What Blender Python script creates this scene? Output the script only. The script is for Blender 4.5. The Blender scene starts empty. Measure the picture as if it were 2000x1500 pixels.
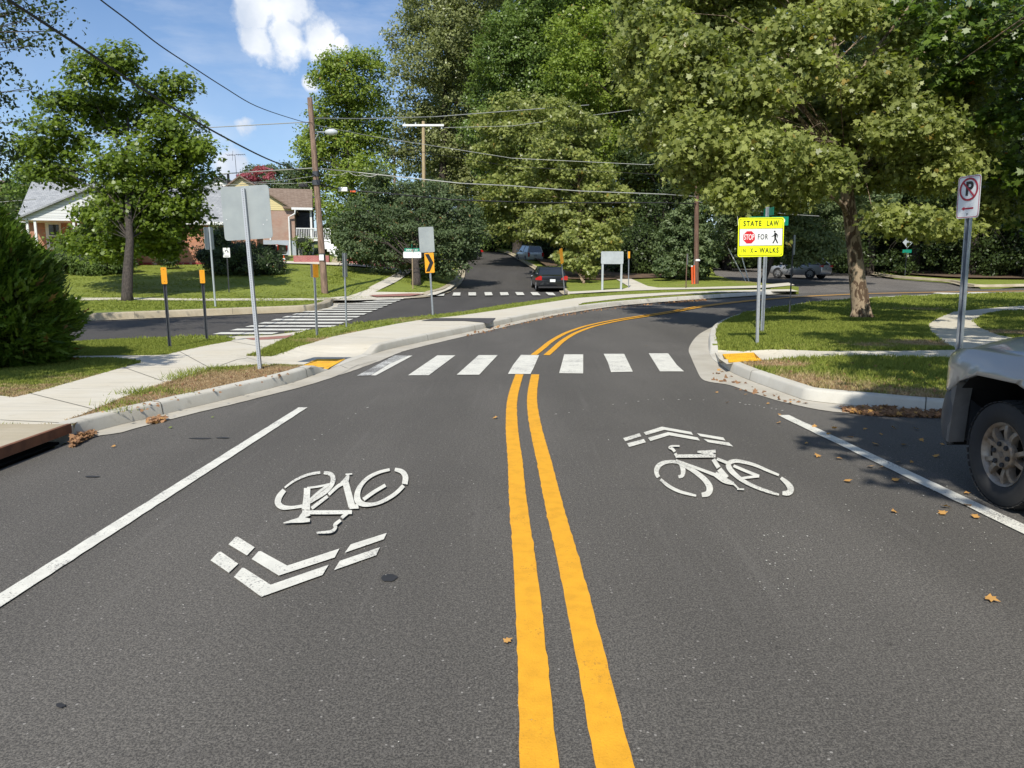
import bpy, bmesh, math, random
import numpy as np
from mathutils import Vector, Matrix, Euler
from mathutils.geometry import delaunay_2d_cdt
random.seed(7); RNG = np.random.default_rng(11)
R = math.radians
S = bpy.context.scene
COL = S.collection

# ------------------------------------------------------------------ camera, sky, sun, exposure
CAM_H = 1.6; FPX = 1480.0; HOR = 527.0
PITCH = math.atan((750 - HOR) / FPX)
cam_d = bpy.data.cameras.new('camera'); cam = bpy.data.objects.new('camera', cam_d); COL.objects.link(cam)
cam_d.sensor_width = 36.0; cam_d.lens = FPX / 2000 * 36; cam_d.clip_start = 0.05; cam_d.clip_end = 3000
cam.location = (0, 0, CAM_H); cam.rotation_euler = (R(90) - PITCH, 0, 0)
S.camera = cam

SUN_EL = 46.0
SUN_DIR = Vector((0.22, 0.975, 0)).normalized()          # where shadows fall on the ground
tosun = Vector((-SUN_DIR.x * math.cos(R(SUN_EL)), -SUN_DIR.y * math.cos(R(SUN_EL)), math.sin(R(SUN_EL))))
sl = bpy.data.lights.new('sun', 'SUN'); sl.energy = 4.6; sl.angle = R(0.53); sl.color = (1.0, 0.955, 0.87)
so = bpy.data.objects.new('sun', sl); COL.objects.link(so); so.rotation_euler = tosun.to_track_quat('Z', 'Y').to_euler()

W = bpy.data.worlds.new('World'); S.world = W; W.use_nodes = True
wt = W.node_tree; wt.nodes.clear()
def WN(t, **k):
    n = wt.nodes.new(t)
    for a, b in k.items(): setattr(n, a, b)
    return n
def wl(a, b): wt.links.new(a, b)
w_out = WN('ShaderNodeOutputWorld'); w_bg = WN('ShaderNodeBackground'); wl(w_bg.outputs[0], w_out.inputs[0])
sky = WN('ShaderNodeTexSky', sky_type='NISHITA', sun_disc=False)
sky.sun_elevation = R(SUN_EL); sky.sun_rotation = math.atan2(tosun.x, tosun.y)
sky.altitude = 50; sky.air_density = 1.0; sky.dust_density = 0.6; sky.ozone_density = 2.5
w_bg.inputs['Strength'].default_value = 0.125
w_tc = WN('ShaderNodeTexCoord')
def sky_dir(px, py):
    u = (px - 1000) / FPX; v = (py - 750) / FPX
    c, s = math.cos(PITCH), math.sin(PITCH)
    return Vector((u, c - v * s, -s - v * c)).normalized()
def wmath(op, a, b=None, clamp=False):
    n = WN('ShaderNodeMath', operation=op); n.use_clamp = clamp
    for i, x in enumerate((a, b)):
        if x is None: continue
        if isinstance(x, (int, float)): n.inputs[i].default_value = x
        else: wl(x, n.inputs[i])
    return n.outputs[0]
# cumulus clouds as fixed directions of the sky, broken up by noise
blobs = [(500, 25, 42), (560, 20, 48), (498, 84, 40), (556, 78, 48), (618, 72, 44), (656, 84, 24), (600, 166, 16), (480, 262, 24), (445, 320, 38)]
field = None
wn = WN('ShaderNodeTexNoise'); wl(w_tc.outputs['Generated'], wn.inputs['Vector']); wn.inputs['Scale'].default_value = 9; wn.inputs['Detail'].default_value = 4; wn.inputs['Roughness'].default_value = .6
w1 = WN('ShaderNodeVectorMath', operation='SUBTRACT'); wl(wn.outputs['Color'], w1.inputs[0]); w1.inputs[1].default_value = (.5, .5, .5)
w2_ = WN('ShaderNodeVectorMath', operation='SCALE'); wl(w1.outputs[0], w2_.inputs[0]); w2_.inputs['Scale'].default_value = .05
w3_ = WN('ShaderNodeVectorMath', operation='ADD'); wl(w_tc.outputs['Generated'], w3_.inputs[0]); wl(w2_.outputs[0], w3_.inputs[1])
for bx, by, br in blobs:
    vm = WN('ShaderNodeVectorMath', operation='DISTANCE'); wl(w3_.outputs[0], vm.inputs[0]); vm.inputs[1].default_value = sky_dir(bx, by)
    f = wmath('SUBTRACT', 1.0, wmath('DIVIDE', vm.outputs['Value'], br / FPX * 1.05))
    field = f if field is None else wmath('MAXIMUM', field, f)
nz = WN('ShaderNodeTexNoise'); wl(w_tc.outputs['Generated'], nz.inputs['Vector']); nz.inputs['Scale'].default_value = 22; nz.inputs['Detail'].default_value = 8; nz.inputs['Roughness'].default_value = 0.62
dens = wmath('ADD', wmath('MAXIMUM', field, -0.6), wmath('MULTIPLY', wmath('SUBTRACT', nz.outputs['Fac'], 0.5), 1.9))
dens = wmath('MULTIPLY', dens, 2.2, clamp=True)
mp = WN('ShaderNodeMapping'); wl(w_tc.outputs['Generated'], mp.inputs[0]); mp.inputs['Scale'].default_value = (2.2, 2.2, 9.0); mp.inputs['Rotation'].default_value = (0.1, 0.35, 0)
n2 = WN('ShaderNodeTexNoise'); wl(mp.outputs[0], n2.inputs['Vector']); n2.inputs['Scale'].default_value = 1.6; n2.inputs['Detail'].default_value = 7; n2.inputs['Roughness'].default_value = 0.6
wisp = wmath('MULTIPLY', wmath('SUBTRACT', n2.outputs['Fac'], 0.43), 3.0, clamp=True)
wisp = wmath('MULTIPLY', wisp, 0.5)
sepw = WN('ShaderNodeSeparateXYZ'); wl(w_tc.outputs['Generated'], sepw.inputs[0])
lowz = wmath('SUBTRACT', 1.0, wmath('MULTIPLY', wmath('ABSOLUTE', sepw.outputs[2]), 3.2), clamp=True)
lowc = wmath('MULTIPLY', lowz, 0.28)
cmask = wmath('MAXIMUM', wmath('MAXIMUM', dens, wisp), lowc)
n3 = WN('ShaderNodeTexNoise'); wl(w_tc.outputs['Generated'], n3.inputs['Vector']); n3.inputs['Scale'].default_value = 14; n3.inputs['Detail'].default_value = 5
ccol = WN('ShaderNodeMix', data_type='RGBA'); wl(wmath('MULTIPLY', wmath('SUBTRACT', n3.outputs['Fac'], 0.36), 3.4, clamp=True), ccol.inputs[0])
ccol.inputs[6].default_value = (4.6, 5.2, 6.2, 1); ccol.inputs[7].default_value = (7.6, 7.75, 7.9, 1)
deep = WN('ShaderNodeMix', data_type='RGBA', blend_type='MULTIPLY'); deep.inputs[0].default_value = 1.0; wl(sky.outputs[0], deep.inputs[6]); deep.inputs[7].default_value = (0.78, 0.88, 1.0, 1)
mixw = WN('ShaderNodeMix', data_type='RGBA'); wl(cmask, mixw.inputs[0]); wl(deep.outputs[2], mixw.inputs[6]); wl(ccol.outputs[2], mixw.inputs[7])
wl(mixw.outputs[2], w_bg.inputs['Color'])
S.view_settings.view_transform = 'Standard'; S.view_settings.look = 'None'
S.view_settings.exposure = 0.2; S.view_settings.gamma = 1.0; S.view_settings.use_curve_mapping = False
S.cycles.max_bounces = 6; S.cycles.diffuse_bounces = 3; S.cycles.transparent_max_bounces = 6; S.cycles.transmission_bounces = 4

# ------------------------------------------------------------------ lie of the land
_A = [-900, 0, 650, 800, 905, 1000, 1100, 1300, 1550, 2000, 3200]
_P = [
 [(22, 0), (34, .2), (37, .3), (47, 1.6), (60, 2.3), (120, 6), (400, 12)],
 [(22, 0), (34, .2), (37, .3), (47, 1.6), (60, 2.3), (120, 6), (400, 12)],
 [(22, 0), (34, .2), (38, .3), (50, 1.75), (60, 2.5), (120, 7), (400, 14)],
 [(22, 0), (34, .2), (42, .3), (54, 1.75), (66, 2.6), (120, 7), (400, 14)],
 [(22, 0), (34, .12), (46, .25), (74, 2.2), (95, 4.1), (150, 9), (400, 16)],
 [(22, 0), (34, .12), (46, .25), (74, 2.2), (95, 4.1), (150, 9), (400, 16)],
 [(22, 0), (34, .12), (45, .25), (60, 1.2), (95, 3.2), (150, 8), (400, 16)],
 [(22, 0), (34, .12), (44, .28), (60, 1.0), (95, 2.6), (150, 6), (400, 14)],
 [(22, 0), (34, .12), (44, .28), (58, .9), (90, 2.0), (150, 5), (400, 12)],
 [(22, 0), (34, .12), (44, .28), (60, .9), (90, 2.0), (150, 5), (400, 12)],
 [(22, 0), (34, .12), (44, .28), (60, .9), (90, 2.0), (150, 5), (400, 12)]]
def Zn(X, Y):
    X = np.asarray(X, float); Y = np.asarray(Y, float)
    a = 1000 + FPX * X / np.maximum(Y, 8.0)
    a = np.clip(a, _A[0], _A[-1] - 1e-3)
    idx = np.clip(np.searchsorted(_A, a, side='right') - 1, 0, len(_A) - 2)
    A = np.array(_A, float); f = (a - A[idx]) / (A[idx + 1] - A[idx]); f = f * f * (3 - 2 * f)
    rows = []
    for p in _P:
        ys = [0] + [q[0] for q in p]; zs = [0] + [q[1] for q in p]
        z = (np.interp(Y - 1.6, ys, zs) + 2 * np.interp(Y, ys, zs) + np.interp(Y + 1.6, ys, zs)) / 4
        rows.append(z)
    rows = np.array([np.broadcast_to(r, X.shape) for r in rows])
    n = np.arange(X.size).reshape(X.shape) if X.shape else None
    if X.shape:
        lo = np.take_along_axis(rows, idx[None], 0)[0]; hi = np.take_along_axis(rows, (idx + 1)[None], 0)[0]
    else:
        lo = rows[idx]; hi = rows[idx + 1]
    return lo * (1 - f) + hi * f
def Z(x, y): return float(Zn(np.array([x]), np.array([y]))[0])
_T = np.concatenate([np.linspace(1.2, 30, 1200), np.linspace(30.03, 90, 1800), np.linspace(90.1, 380, 2000)])
def g(px, py, h=0.0):
    """the point of the ground (raised by h) seen at a pixel of the 2000x1500 survey photo"""
    u = (px - 1000) / FPX; v = (py - 750) / FPX; c, s = math.cos(PITCH), math.sin(PITCH)
    dx, dy, dz = u, c - v * s, -s - v * c
    X = dx * _T; Y = dy * _T; Zr = CAM_H + dz * _T
    d = Zr - (Zn(X, Y) + h)
    k = np.argmax(d < 0)
    if d[k] >= 0: k = len(_T) - 1
    if k == 0: t = _T[0]
    else:
        a = d[k - 1]; b = d[k]; t = _T[k - 1] + (_T[k] - _T[k - 1]) * (a / (a - b) if a != b else 0)
    return Vector((dx * t, dy * t, CAM_H + dz * t))
def gk(px, py):
    h = KH
    for _ in range(6):
        p = g(px, py, h); h = .5 * h + .5 * KH * float(raise_n(np.array([p.x]), np.array([p.y]))[0])
    return g(px, py, h)
def at(px, py, Y):
    u = (px - 1000) / FPX; v = (py - 750) / FPX; c, s = math.cos(PITCH), math.sin(PITCH)
    t = Y / (c - v * s)
    return Vector((u * t, Y, CAM_H + (-s - v * c) * t))
def base_at(px, py, Y):
    p = at(px, py, Y); return Vector((p.x, p.y, Z(p.x, p.y)))

# ramps where the raised pavement drops to the road
RAMPS = []
def raise_n(X, Y):
    r = np.ones_like(np.asarray(X, float))
    for rx, ry, r0, r1 in RAMPS:
        d = np.hypot(X - rx, Y - ry); f = np.clip((d - r0) / (r1 - r0), 0, 1); f = f * f * (3 - 2 * f)
        r = np.minimum(r, 0.04 + 0.96 * f)
    return r
KH = 0.14
def lev(X, Y, n): return n * (0.004 + 0.0012 * np.maximum(np.asarray(Y, float) - 20, 0))

# ------------------------------------------------------------------ mesh helpers
class MB:
    def __init__(s): s.v = []; s.f = []; s.m = []
    def add(s, vs, fs, mi=0):
        o = len(s.v); s.v += [tuple(v) for v in vs]; s.f += [tuple(i + o for i in f) for f in fs]; s.m += [mi] * len(fs); return s
    def box(s, x0, x1, y0, y1, z0, z1, mi=0, b=0.0):
        if b <= 0:
            vs = [(x, y, z) for z in (z0, z1) for y in (y0, y1) for x in (x0, x1)]
            return s.add(vs, [(0, 2, 3, 1), (4, 5, 7, 6), (0, 1, 5, 4), (2, 6, 7, 3), (0, 4, 6, 2), (1, 3, 7, 5)], mi)
        bm = bmesh.new(); bmesh.ops.create_cube(bm, size=1)
        bmesh.ops.scale(bm, vec=(x1 - x0, y1 - y0, z1 - z0), verts=bm.verts)
        bmesh.ops.translate(bm, vec=((x0 + x1) / 2, (y0 + y1) / 2, (z0 + z1) / 2), verts=bm.verts)
        bmesh.ops.bevel(bm, geom=bm.edges[:], offset=b, segments=2, affect='EDGES', profile=0.5)
        return s.bm(bm, mi)
    def bm(s, bm, mi=0):
        bm.verts.index_update(); s.add([v.co[:] for v in bm.verts], [[v.index for v in f.verts] for f in bm.faces], mi); bm.free(); return s
    def tube(s, pts, rad, n=8, mi=0, cap=True):
        pts = [Vector(p) for p in pts]
        if not hasattr(rad, '__len__'): rad = [rad] * len(pts)
        vs = []; ref = None
        for i, p in enumerate(pts):
            t = (pts[min(i + 1, len(pts) - 1)] - pts[max(i - 1, 0)]).normalized()
            if ref is None:
                ref = t.orthogonal().normalized()
            a = (ref - t * ref.dot(t)).normalized(); ref = a; b = t.cross(a)
            for k in range(n):
                q = 2 * math.pi * k / n; vs.append(p + (a * math.cos(q) + b * math.sin(q)) * rad[i])
        fs = []
        for i in range(len(pts) - 1):
            for k in range(n):
                k2 = (k + 1) % n; fs.append((i * n + k, i * n + k2, (i + 1) * n + k2, (i + 1) * n + k))
        if cap:
            fs.append(tuple(reversed(range(n)))); fs.append(tuple(range((len(pts) - 1) * n, len(pts) * n)))
        return s.add(vs, fs, mi)
    def prism(s, poly, axis, a0, a1, mi=0):
        """poly 2D in the two other axes, extruded along axis ('x','y','z') from a0 to a1"""
        def P(p, a):
            return {'x': (a, p[0], p[1]), 'y': (p[0], a, p[1]), 'z': (p[0], p[1], a)}[axis]
        n = len(poly); vs = [P(p, a0) for p in poly] + [P(p, a1) for p in poly]
        fs = [tuple(range(n)), tuple(reversed(range(n, 2 * n)))] + [(i, i + n, (i + 1) % n + n, (i + 1) % n) for i in range(n)]
        return s.add(vs, fs, mi)
    def lathe(s, prof, axis='x', n=32, c=(0, 0, 0), mi=0):
        """prof: list of (a, r) along axis"""
        vs = []
        for a, r in prof:
            for k in range(n):
                q = 2 * math.pi * k / n; u, w = r * math.cos(q), r * math.sin(q)
                vs.append({'x': (c[0] + a, c[1] + u, c[2] + w), 'z': (c[0] + u, c[1] + w, c[2] + a), 'y': (c[0] + u, c[1] + a, c[2] + w)}[axis])
        fs = []
        for i in range(len(prof) - 1):
            for k in range(n):
                k2 = (k + 1) % n; fs.append((i * n + k, i * n + k2, (i + 1) * n + k2, (i + 1) * n + k))
        return s.add(vs, fs, mi)
    def build(s, name, mats, parent=None, origin=(0, 0, 0), smooth=False, angle=None):
        me = bpy.data.meshes.new(name); o = Vector(origin)
        me.from_pydata([(v[0] - o.x, v[1] - o.y, v[2] - o.z) for v in s.v], [], s.f)
        mats = mats if isinstance(mats, (list, tuple)) else [mats]
        for m in mats: me.materials.append(m)
        if len(mats) > 1: me.polygons.foreach_set('material_index', s.m)
        bm = bmesh.new(); bm.from_mesh(me); bmesh.ops.recalc_face_normals(bm, faces=bm.faces); bm.to_mesh(me); bm.free()
        if smooth:
            me.polygons.foreach_set('use_smooth', [True] * len(me.polygons))
            if angle: me.set_sharp_from_angle(angle=R(angle))
        me.update()
        ob = bpy.data.objects.new(name, me); COL.objects.link(ob)
        if parent is not None: ob.parent = parent
        else: ob.location = o
        return ob
def tag(o, label=None, cat=None, group=None, kind=None):
    if label: o['label'] = label
    if cat: o['category'] = cat
    if group: o['group'] = group
    if kind: o['kind'] = kind
    return o
def thing(name, label, cat, loc=(0, 0, 0), rot=(0, 0, 0), group=None):
    e = bpy.data.objects.new(name, None); COL.objects.link(e); e.empty_display_size = 0.2
    e.location = loc; e.rotation_euler = rot
    return tag(e, label, cat, group)
def raw_mesh(name, verts, loops, starts, mat, smooth=False, attr=None):
    me = bpy.data.meshes.new(name)
    me.vertices.add(len(verts)); me.vertices.foreach_set('co', np.asarray(verts, np.float32).ravel())
    me.loops.add(len(loops)); me.loops.foreach_set('vertex_index', np.asarray(loops, np.int32))
    me.polygons.add(len(starts)); me.polygons.foreach_set('loop_start', np.asarray(starts, np.int32))
    if attr is not None:
        at_ = me.attributes.new('dry', 'FLOAT', 'POINT'); at_.data.foreach_set('value', np.asarray(attr, np.float32))
    me.update(calc_edges=True); me.validate()
    me.materials.append(mat)
    if smooth: me.polygons.foreach_set('use_smooth', np.ones(len(starts), bool))
    return me

# ------------------------------------------------------------------ materials
def new_mat(name):
    m = bpy.data.materials.new(name); m.use_nodes = True; nt = m.node_tree
    b = nt.nodes['Principled BSDF']; return m, nt, b
def nmath(nt, op, a, b=None, clamp=False):
    n = nt.nodes.new('ShaderNodeMath'); n.operation = op; n.use_clamp = clamp
    for i, x in enumerate((a, b)):
        if x is None: continue
        if isinstance(x, (int, float)): n.inputs[i].default_value = x
        else: nt.links.new(x, n.inputs[i])
    return n.outputs[0]
def nnoise(nt, vec, scale, detail=4, rough=0.55, dist=0.0):
    n = nt.nodes.new('ShaderNodeTexNoise'); n.inputs['Scale'].default_value = scale; n.inputs['Detail'].default_value = detail; n.inputs['Roughness'].default_value = rough; n.inputs['Distortion'].default_value = dist
    nt.links.new(vec, n.inputs['Vector']); return n.outputs['Fac']
def nmix(nt, fac, a, b, blend='MIX'):
    n = nt.nodes.new('ShaderNodeMix'); n.data_type = 'RGBA'; n.blend_type = blend
    for i, x in ((0, fac), (6, a), (7, b)):
        if isinstance(x, (int, float)): n.inputs[i].default_value = x
        elif isinstance(x, tuple): n.inputs[i].default_value = (x[0], x[1], x[2], 1)
        else: nt.links.new(x, n.inputs[i])
    return n.outputs[2]
def nramp(nt, fac, p0, p1):
    n = nt.nodes.new('ShaderNodeMapRange'); nt.links.new(fac, n.inputs[0]); n.inputs[1].default_value = p0; n.inputs[2].default_value = p1; n.interpolation_type = 'SMOOTHSTEP'; return n.outputs[0]
def coords(nt, kind='pos'):
    if kind == 'pos': return nt.nodes.new('ShaderNodeNewGeometry').outputs['Position']
    return nt.nodes.new('ShaderNodeTexCoord').outputs['Object']
def scaled(nt, vec, sx, sy, sz):
    n = nt.nodes.new('ShaderNodeMapping'); nt.links.new(vec, n.inputs[0]); n.inputs['Scale'].default_value = (sx, sy, sz); return n.outputs[0]
def bump(nt, b, h, strength, dist=0.01):
    n = nt.nodes.new('ShaderNodeBump'); n.inputs['Strength'].default_value = strength; n.inputs['Distance'].default_value = dist; nt.links.new(h, n.inputs['Height']); nt.links.new(n.outputs[0], b.inputs['Normal'])
def simple(name, c, rough=0.6, metal=0.0, var=0.12, scale=8, c2=None, bmp=0.0, spec=None, kind='obj', coat=0):
    m, nt, b = new_mat(name); v = coords(nt, kind)
    c2 = c2 or tuple(x * (1 - var * 2) for x in c)
    f = nramp(nt, nnoise(nt, v, scale, 5, 0.6), 0.3, 0.7)
    nt.links.new(nmix(nt, f, tuple(c), tuple(c2)), b.inputs['Base Color'])
    b.inputs['Roughness'].default_value = rough; b.inputs['Metallic'].default_value = metal
    if spec is not None: b.inputs['Specular IOR Level'].default_value = spec
    if coat: b.inputs['Coat Weight'].default_value = coat; b.inputs['Coat Roughness'].default_value = 0.08
    if bmp: bump(nt, b, nnoise(nt, v, scale * 6, 3), bmp)
    return m
M = {}
# asphalt: fine aggregate, tyre wear, dark spots, pale specks
def asphalt(name, c, seed=0.0, worn=1.0):
    m, nt, b = new_mat(name); v = coords(nt)
    sx = nt.nodes.new('ShaderNodeSeparateXYZ'); nt.links.new(v, sx.inputs[0])
    big = nramp(nt, nnoise(nt, scaled(nt, v, 1, .35, 1), 0.55, 4, 0.6), 0.32, 0.68)
    fine = nnoise(nt, v, 105, 3, 0.9)
    mid = nnoise(nt, v, 38, 3, 0.8)
    col = nmix(nt, big, tuple(x * 0.88 for x in c), tuple(x * 1.10 for x in c))
    # tyre-polished bands either side of each lane centre (world X), broken by noise
    if worn:
        wob = nmath(nt, 'MULTIPLY', nmath(nt, 'SUBTRACT', nnoise(nt, scaled(nt, v, .3, .12, 1), 1, 2), .5), .9)
        xx = nmath(nt, 'ADD', sx.outputs[0], wob)
        w = nmath(nt, 'ABSOLUTE', nmath(nt, 'SINE', nmath(nt, 'MULTIPLY', xx, 1.9)))
        col = nmix(nt, nmath(nt, 'MULTIPLY', nramp(nt, w, .55, 1.0), .16), col, tuple(x * .62 for x in c))
    col = nmix(nt, nramp(nt, fine, 0.44, 0.56), nmix(nt, 1.0, col, (0.55, 0.55, 0.56), 'MULTIPLY'), nmix(nt, 1.0, col, (1.42, 1.40, 1.36), 'MULTIPLY'))
    col = nmix(nt, nramp(nt, mid, 0.40, 0.60), nmix(nt, 1.0, col, (0.86, 0.86, 0.86), 'MULTIPLY'), nmix(nt, 1.0, col, (1.14, 1.14, 1.13), 'MULTIPLY'))
    vo = nt.nodes.new('ShaderNodeTexVoronoi'); vo.inputs['Scale'].default_value = 42; nt.links.new(v, vo.inputs['Vector'])
    pick = nt.nodes.new('ShaderNodeSeparateColor'); nt.links.new(vo.outputs['Color'], pick.inputs[0])
    stone = nmath(nt, 'MULTIPLY', nmath(nt, 'LESS_THAN', vo.outputs['Distance'], .22), nmath(nt, 'GREATER_THAN', pick.outputs[0], .945))
    col = nmix(nt, nmath(nt, 'MULTIPLY', stone, .75), col, (0.34, 0.32, 0.29))
    sp = nnoise(nt, scaled(nt, v, 1, .7, 1), 9, 4, 0.75); spm = nnoise(nt, v, 0.35, 2)
    fl = nmath(nt, 'MULTIPLY', nramp(nt, sp, 0.60, 0.70), nramp(nt, spm, 0.45, 0.60))
    col = nmix(nt, nmath(nt, 'MULTIPLY', fl, 0.5), col, tuple(x * 0.35 for x in c))
    st = nnoise(nt, scaled(nt, v, 6, .22, 1), 1.6, 4, 0.65)
    col = nmix(nt, nmath(nt, 'MULTIPLY', nramp(nt, st, 0.56, 0.74), 0.22 * worn), col, tuple(x * 1.6 for x in c))
    st2 = nnoise(nt, scaled(nt, v, .5, 3.2, 1), .9, 5, 0.7)
    col = nmix(nt, nmath(nt, 'MULTIPLY', nramp(nt, st2, 0.60, 0.72), 0.30 * worn), col, tuple(x * .6 for x in c))
    nt.links.new(col, b.inputs['Base Color'])
    b.inputs['Roughness'].default_value = 0.85; b.inputs['Specular IOR Level'].default_value = 0.3
    bump(nt, b, nmath(nt, 'ADD', fine, nmath(nt, 'MULTIPLY', mid, .5)), 0.35, 0.005)
    return m
M['asphalt'] = asphalt('asphalt_main', (0.108, 0.101, 0.091))
M['asphalt2'] = asphalt('asphalt_side', (0.072, 0.067, 0.062), worn=.5)
M['asphalt_old'] = asphalt('asphalt_old', (0.15, 0.138, 0.125))
def concrete(name, c, stain, streak=0.5, dirt=0.3):
    m, nt, b = new_mat(name); v = coords(nt)
    f = nramp(nt, nnoise(nt, v, 1.3, 6, 0.6), 0.3, 0.72)
    s = nramp(nt, nnoise(nt, scaled(nt, v, .5, 7, 1), 2.2, 6, 0.65, 0.6), 0.42, 0.7)
    col = nmix(nt, nmath(nt, 'MULTIPLY', f, dirt), tuple(c), tuple(stain))
    col = nmix(nt, nmath(nt, 'MULTIPLY', s, streak), col, tuple(x * 0.66 for x in c))
    col = nmix(nt, nmath(nt, 'MULTIPLY', nramp(nt, nnoise(nt, v, 160, 2), .5, .75), 0.3), col, tuple(x * 0.6 for x in c))
    col = nmix(nt, nmath(nt, 'MULTIPLY', nramp(nt, nnoise(nt, v, 5, 3, .7), .62, .75), 0.45), col, tuple(x * 0.62 for x in stain))
    nt.links.new(col, b.inputs['Base Color']); b.inputs['Roughness'].default_value = 0.88
    bump(nt, b, nnoise(nt, v, 120, 3), 0.25, 0.004)
    return m
M['concrete'] = concrete('concrete_walk', (0.62, 0.575, 0.475), (0.52, 0.44, 0.29))
M['kerb'] = concrete('concrete_kerb', (0.57, 0.545, 0.475), (0.44, 0.40, 0.32), 0.12, .6)
M['gutter'] = concrete('concrete_gutter', (0.50, 0.465, 0.39), (0.33, 0.29, 0.22), 0.4, 0.6)
M['old_concrete'] = concrete('concrete_old', (0.46, 0.40, 0.29), (0.33, 0.27, 0.17), 0.4, 0.8)
M['joint'] = simple('joint', (0.12, 0.11, 0.09), 0.9)
M['redpad'] = simple('brick_red_pad', (0.36, 0.17, 0.13), 0.8, kind='pos')
def paint(name, c, wear, under, ragged=0.62):
    m, nt, b = new_mat(name); v = coords(nt)
    f = nnoise(nt, v, 70, 4, 0.75); w2 = nnoise(nt, v, 2.0, 3)
    ch = nmath(nt, 'ADD', nmath(nt, 'MULTIPLY', f, 1.0), nmath(nt, 'MULTIPLY', w2, 0.45))
    mk = nramp(nt, ch, 1.05 - wear * 0.5, 1.12 - wear * 0.5)
    base = nmix(nt, nramp(nt, nnoise(nt, v, 9, 5), .3, .75), tuple(c), tuple(x * .82 for x in c))
    base = nmix(nt, nmath(nt, 'MULTIPLY', nramp(nt, nnoise(nt, v, 200, 2), .45, .7), .25), base, tuple(x * .55 for x in c))
    nt.links.new(nmix(nt, mk, base, tuple(under)), b.inputs['Base Color']); b.inputs['Roughness'].default_value = 0.6
    bump(nt, b, nnoise(nt, v, 110, 3), 0.4, 0.004)
    return m
M['white_paint'] = paint('white_paint', (0.76, 0.74, 0.65), 0.50, (0.2, 0.19, 0.18))
M['worn_paint'] = paint('worn_white_paint', (0.72, 0.71, 0.66), .74, (0.13, 0.125, 0.115))
M['yellow_paint'] = paint('yellow_paint', (0.83, 0.40, 0.022), 0.40, (0.5, 0.24, 0.03))
def tactile():
    m, nt, b = new_mat('tactile_yellow'); v = coords(nt)
    nt.links.new(nmix(nt, nramp(nt, nnoise(nt, v, 5, 4), .35, .7), (0.80, 0.45, 0.015), (0.62, 0.33, 0.02)), b.inputs['Base Color']); b.inputs['Roughness'].default_value = .6
    return m
M['tactile'] = tactile()
# grass: colour from a 'dry' attribute painted per vertex by where the turf is parched
def grass(name, blade=False):
    m, nt, b = new_mat(name); v = coords(nt)
    a = nt.nodes.new('ShaderNodeAttribute'); a.attribute_name = 'dry'
    rnd = nt.nodes.new('ShaderNodeNewGeometry').outputs['Random Per Island']
    n1 = nramp(nt, nnoise(nt, v, 1.1, 5, 0.6), 0.3, 0.7)
    if blade:
        gr = nmix(nt, rnd, (0.15, 0.20, 0.028), (0.36, 0.39, 0.08)); dr = nmix(nt, rnd, (0.34, 0.22, 0.11), (0.62, 0.48, 0.28))
    else:
        n5 = nramp(nt, nnoise(nt, v, 34, 4, 0.75), 0.35, 0.7)
        gr = nmix(nt, n5, (0.13, 0.18, 0.025), (0.33, 0.36, 0.075)); dr = nmix(nt, n5, (0.27, 0.17, 0.09), (0.52, 0.39, 0.23))
    gr = nmix(nt, nmath(nt, 'MULTIPLY', n1, 0.5), gr, (0.27, 0.31, 0.05))
    n9 = nnoise(nt, v, 5, 4, 0.7)
    f = nmath(nt, 'ADD', a.outputs['Fac'], nmath(nt, 'MULTIPLY', nmath(nt, 'SUBTRACT', n9, 0.5), 1.3))
    f = nramp(nt, f, 0.28, 0.72)
    nt.links.new(nmix(nt, f, gr, dr), b.inputs['Base Color'])
    b.inputs['Roughness'].default_value = 0.7; b.inputs['Specular IOR Level'].default_value = 0.25
    if blade:
        tr = nt.nodes.new('ShaderNodeBsdfTranslucent'); nt.links.new(nmix(nt, f, gr, dr), tr.inputs[0])
        mx = nt.nodes.new('ShaderNodeMixShader'); mx.inputs[0].default_value = .4
        nt.links.new(b.outputs[0], mx.inputs[1]); nt.links.new(tr.outputs[0], mx.inputs[2]); nt.links.new(mx.outputs[0], nt.nodes['Material Output'].inputs[0])
    else: bump(nt, b, nnoise(nt, v, 45, 4, 0.8), 0.9, 0.05)
    return m
M['turf'] = grass('turf'); M['blade'] = grass('grass_blade', True)
def leaf(name, ca, cb, cc=None, frac=0.0, trans=0.38, rough=0.36):
    m, nt, b = new_mat(name)
    geo = nt.nodes.new('ShaderNodeNewGeometry'); rnd = geo.outputs['Random Per Island']
    n = nramp(nt, nnoise(nt, geo.outputs['Position'], 0.45, 3), 0.35, 0.65)
    f = nmath(nt, 'ADD', nmath(nt, 'MULTIPLY', rnd, 0.65), nmath(nt, 'MULTIPLY', n, 0.35))
    col = nmix(nt, f, ca, cb)
    if cc: col = nmix(nt, nmath(nt, 'GREATER_THAN', nmath(nt, 'FRACT', nmath(nt, 'MULTIPLY', rnd, 37.7)), 1 - frac), col, cc)
    nt.links.new(col, b.inputs['Base Color']); b.inputs['Roughness'].default_value = rough; b.inputs['Specular IOR Level'].default_value = 0.3
    tr = nt.nodes.new('ShaderNodeBsdfTranslucent'); nt.links.new(nmix(nt, 1.0, col, (1.25, 1.35, 0.55), 'MULTIPLY'), tr.inputs[0])
    mx = nt.nodes.new('ShaderNodeMixShader'); mx.inputs[0].default_value = trans
    nt.links.new(b.outputs[0], mx.inputs[1]); nt.links.new(tr.outputs[0], mx.inputs[2]); nt.links.new(mx.outputs[0], nt.nodes['Material Output'].inputs[0])
    return m
M['leaf_syc'] = leaf('leaf_sycamore', (0.11, 0.14, 0.034), (0.39, 0.42, 0.125), (0.35, 0.26, 0.06), 0.008)
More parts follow.
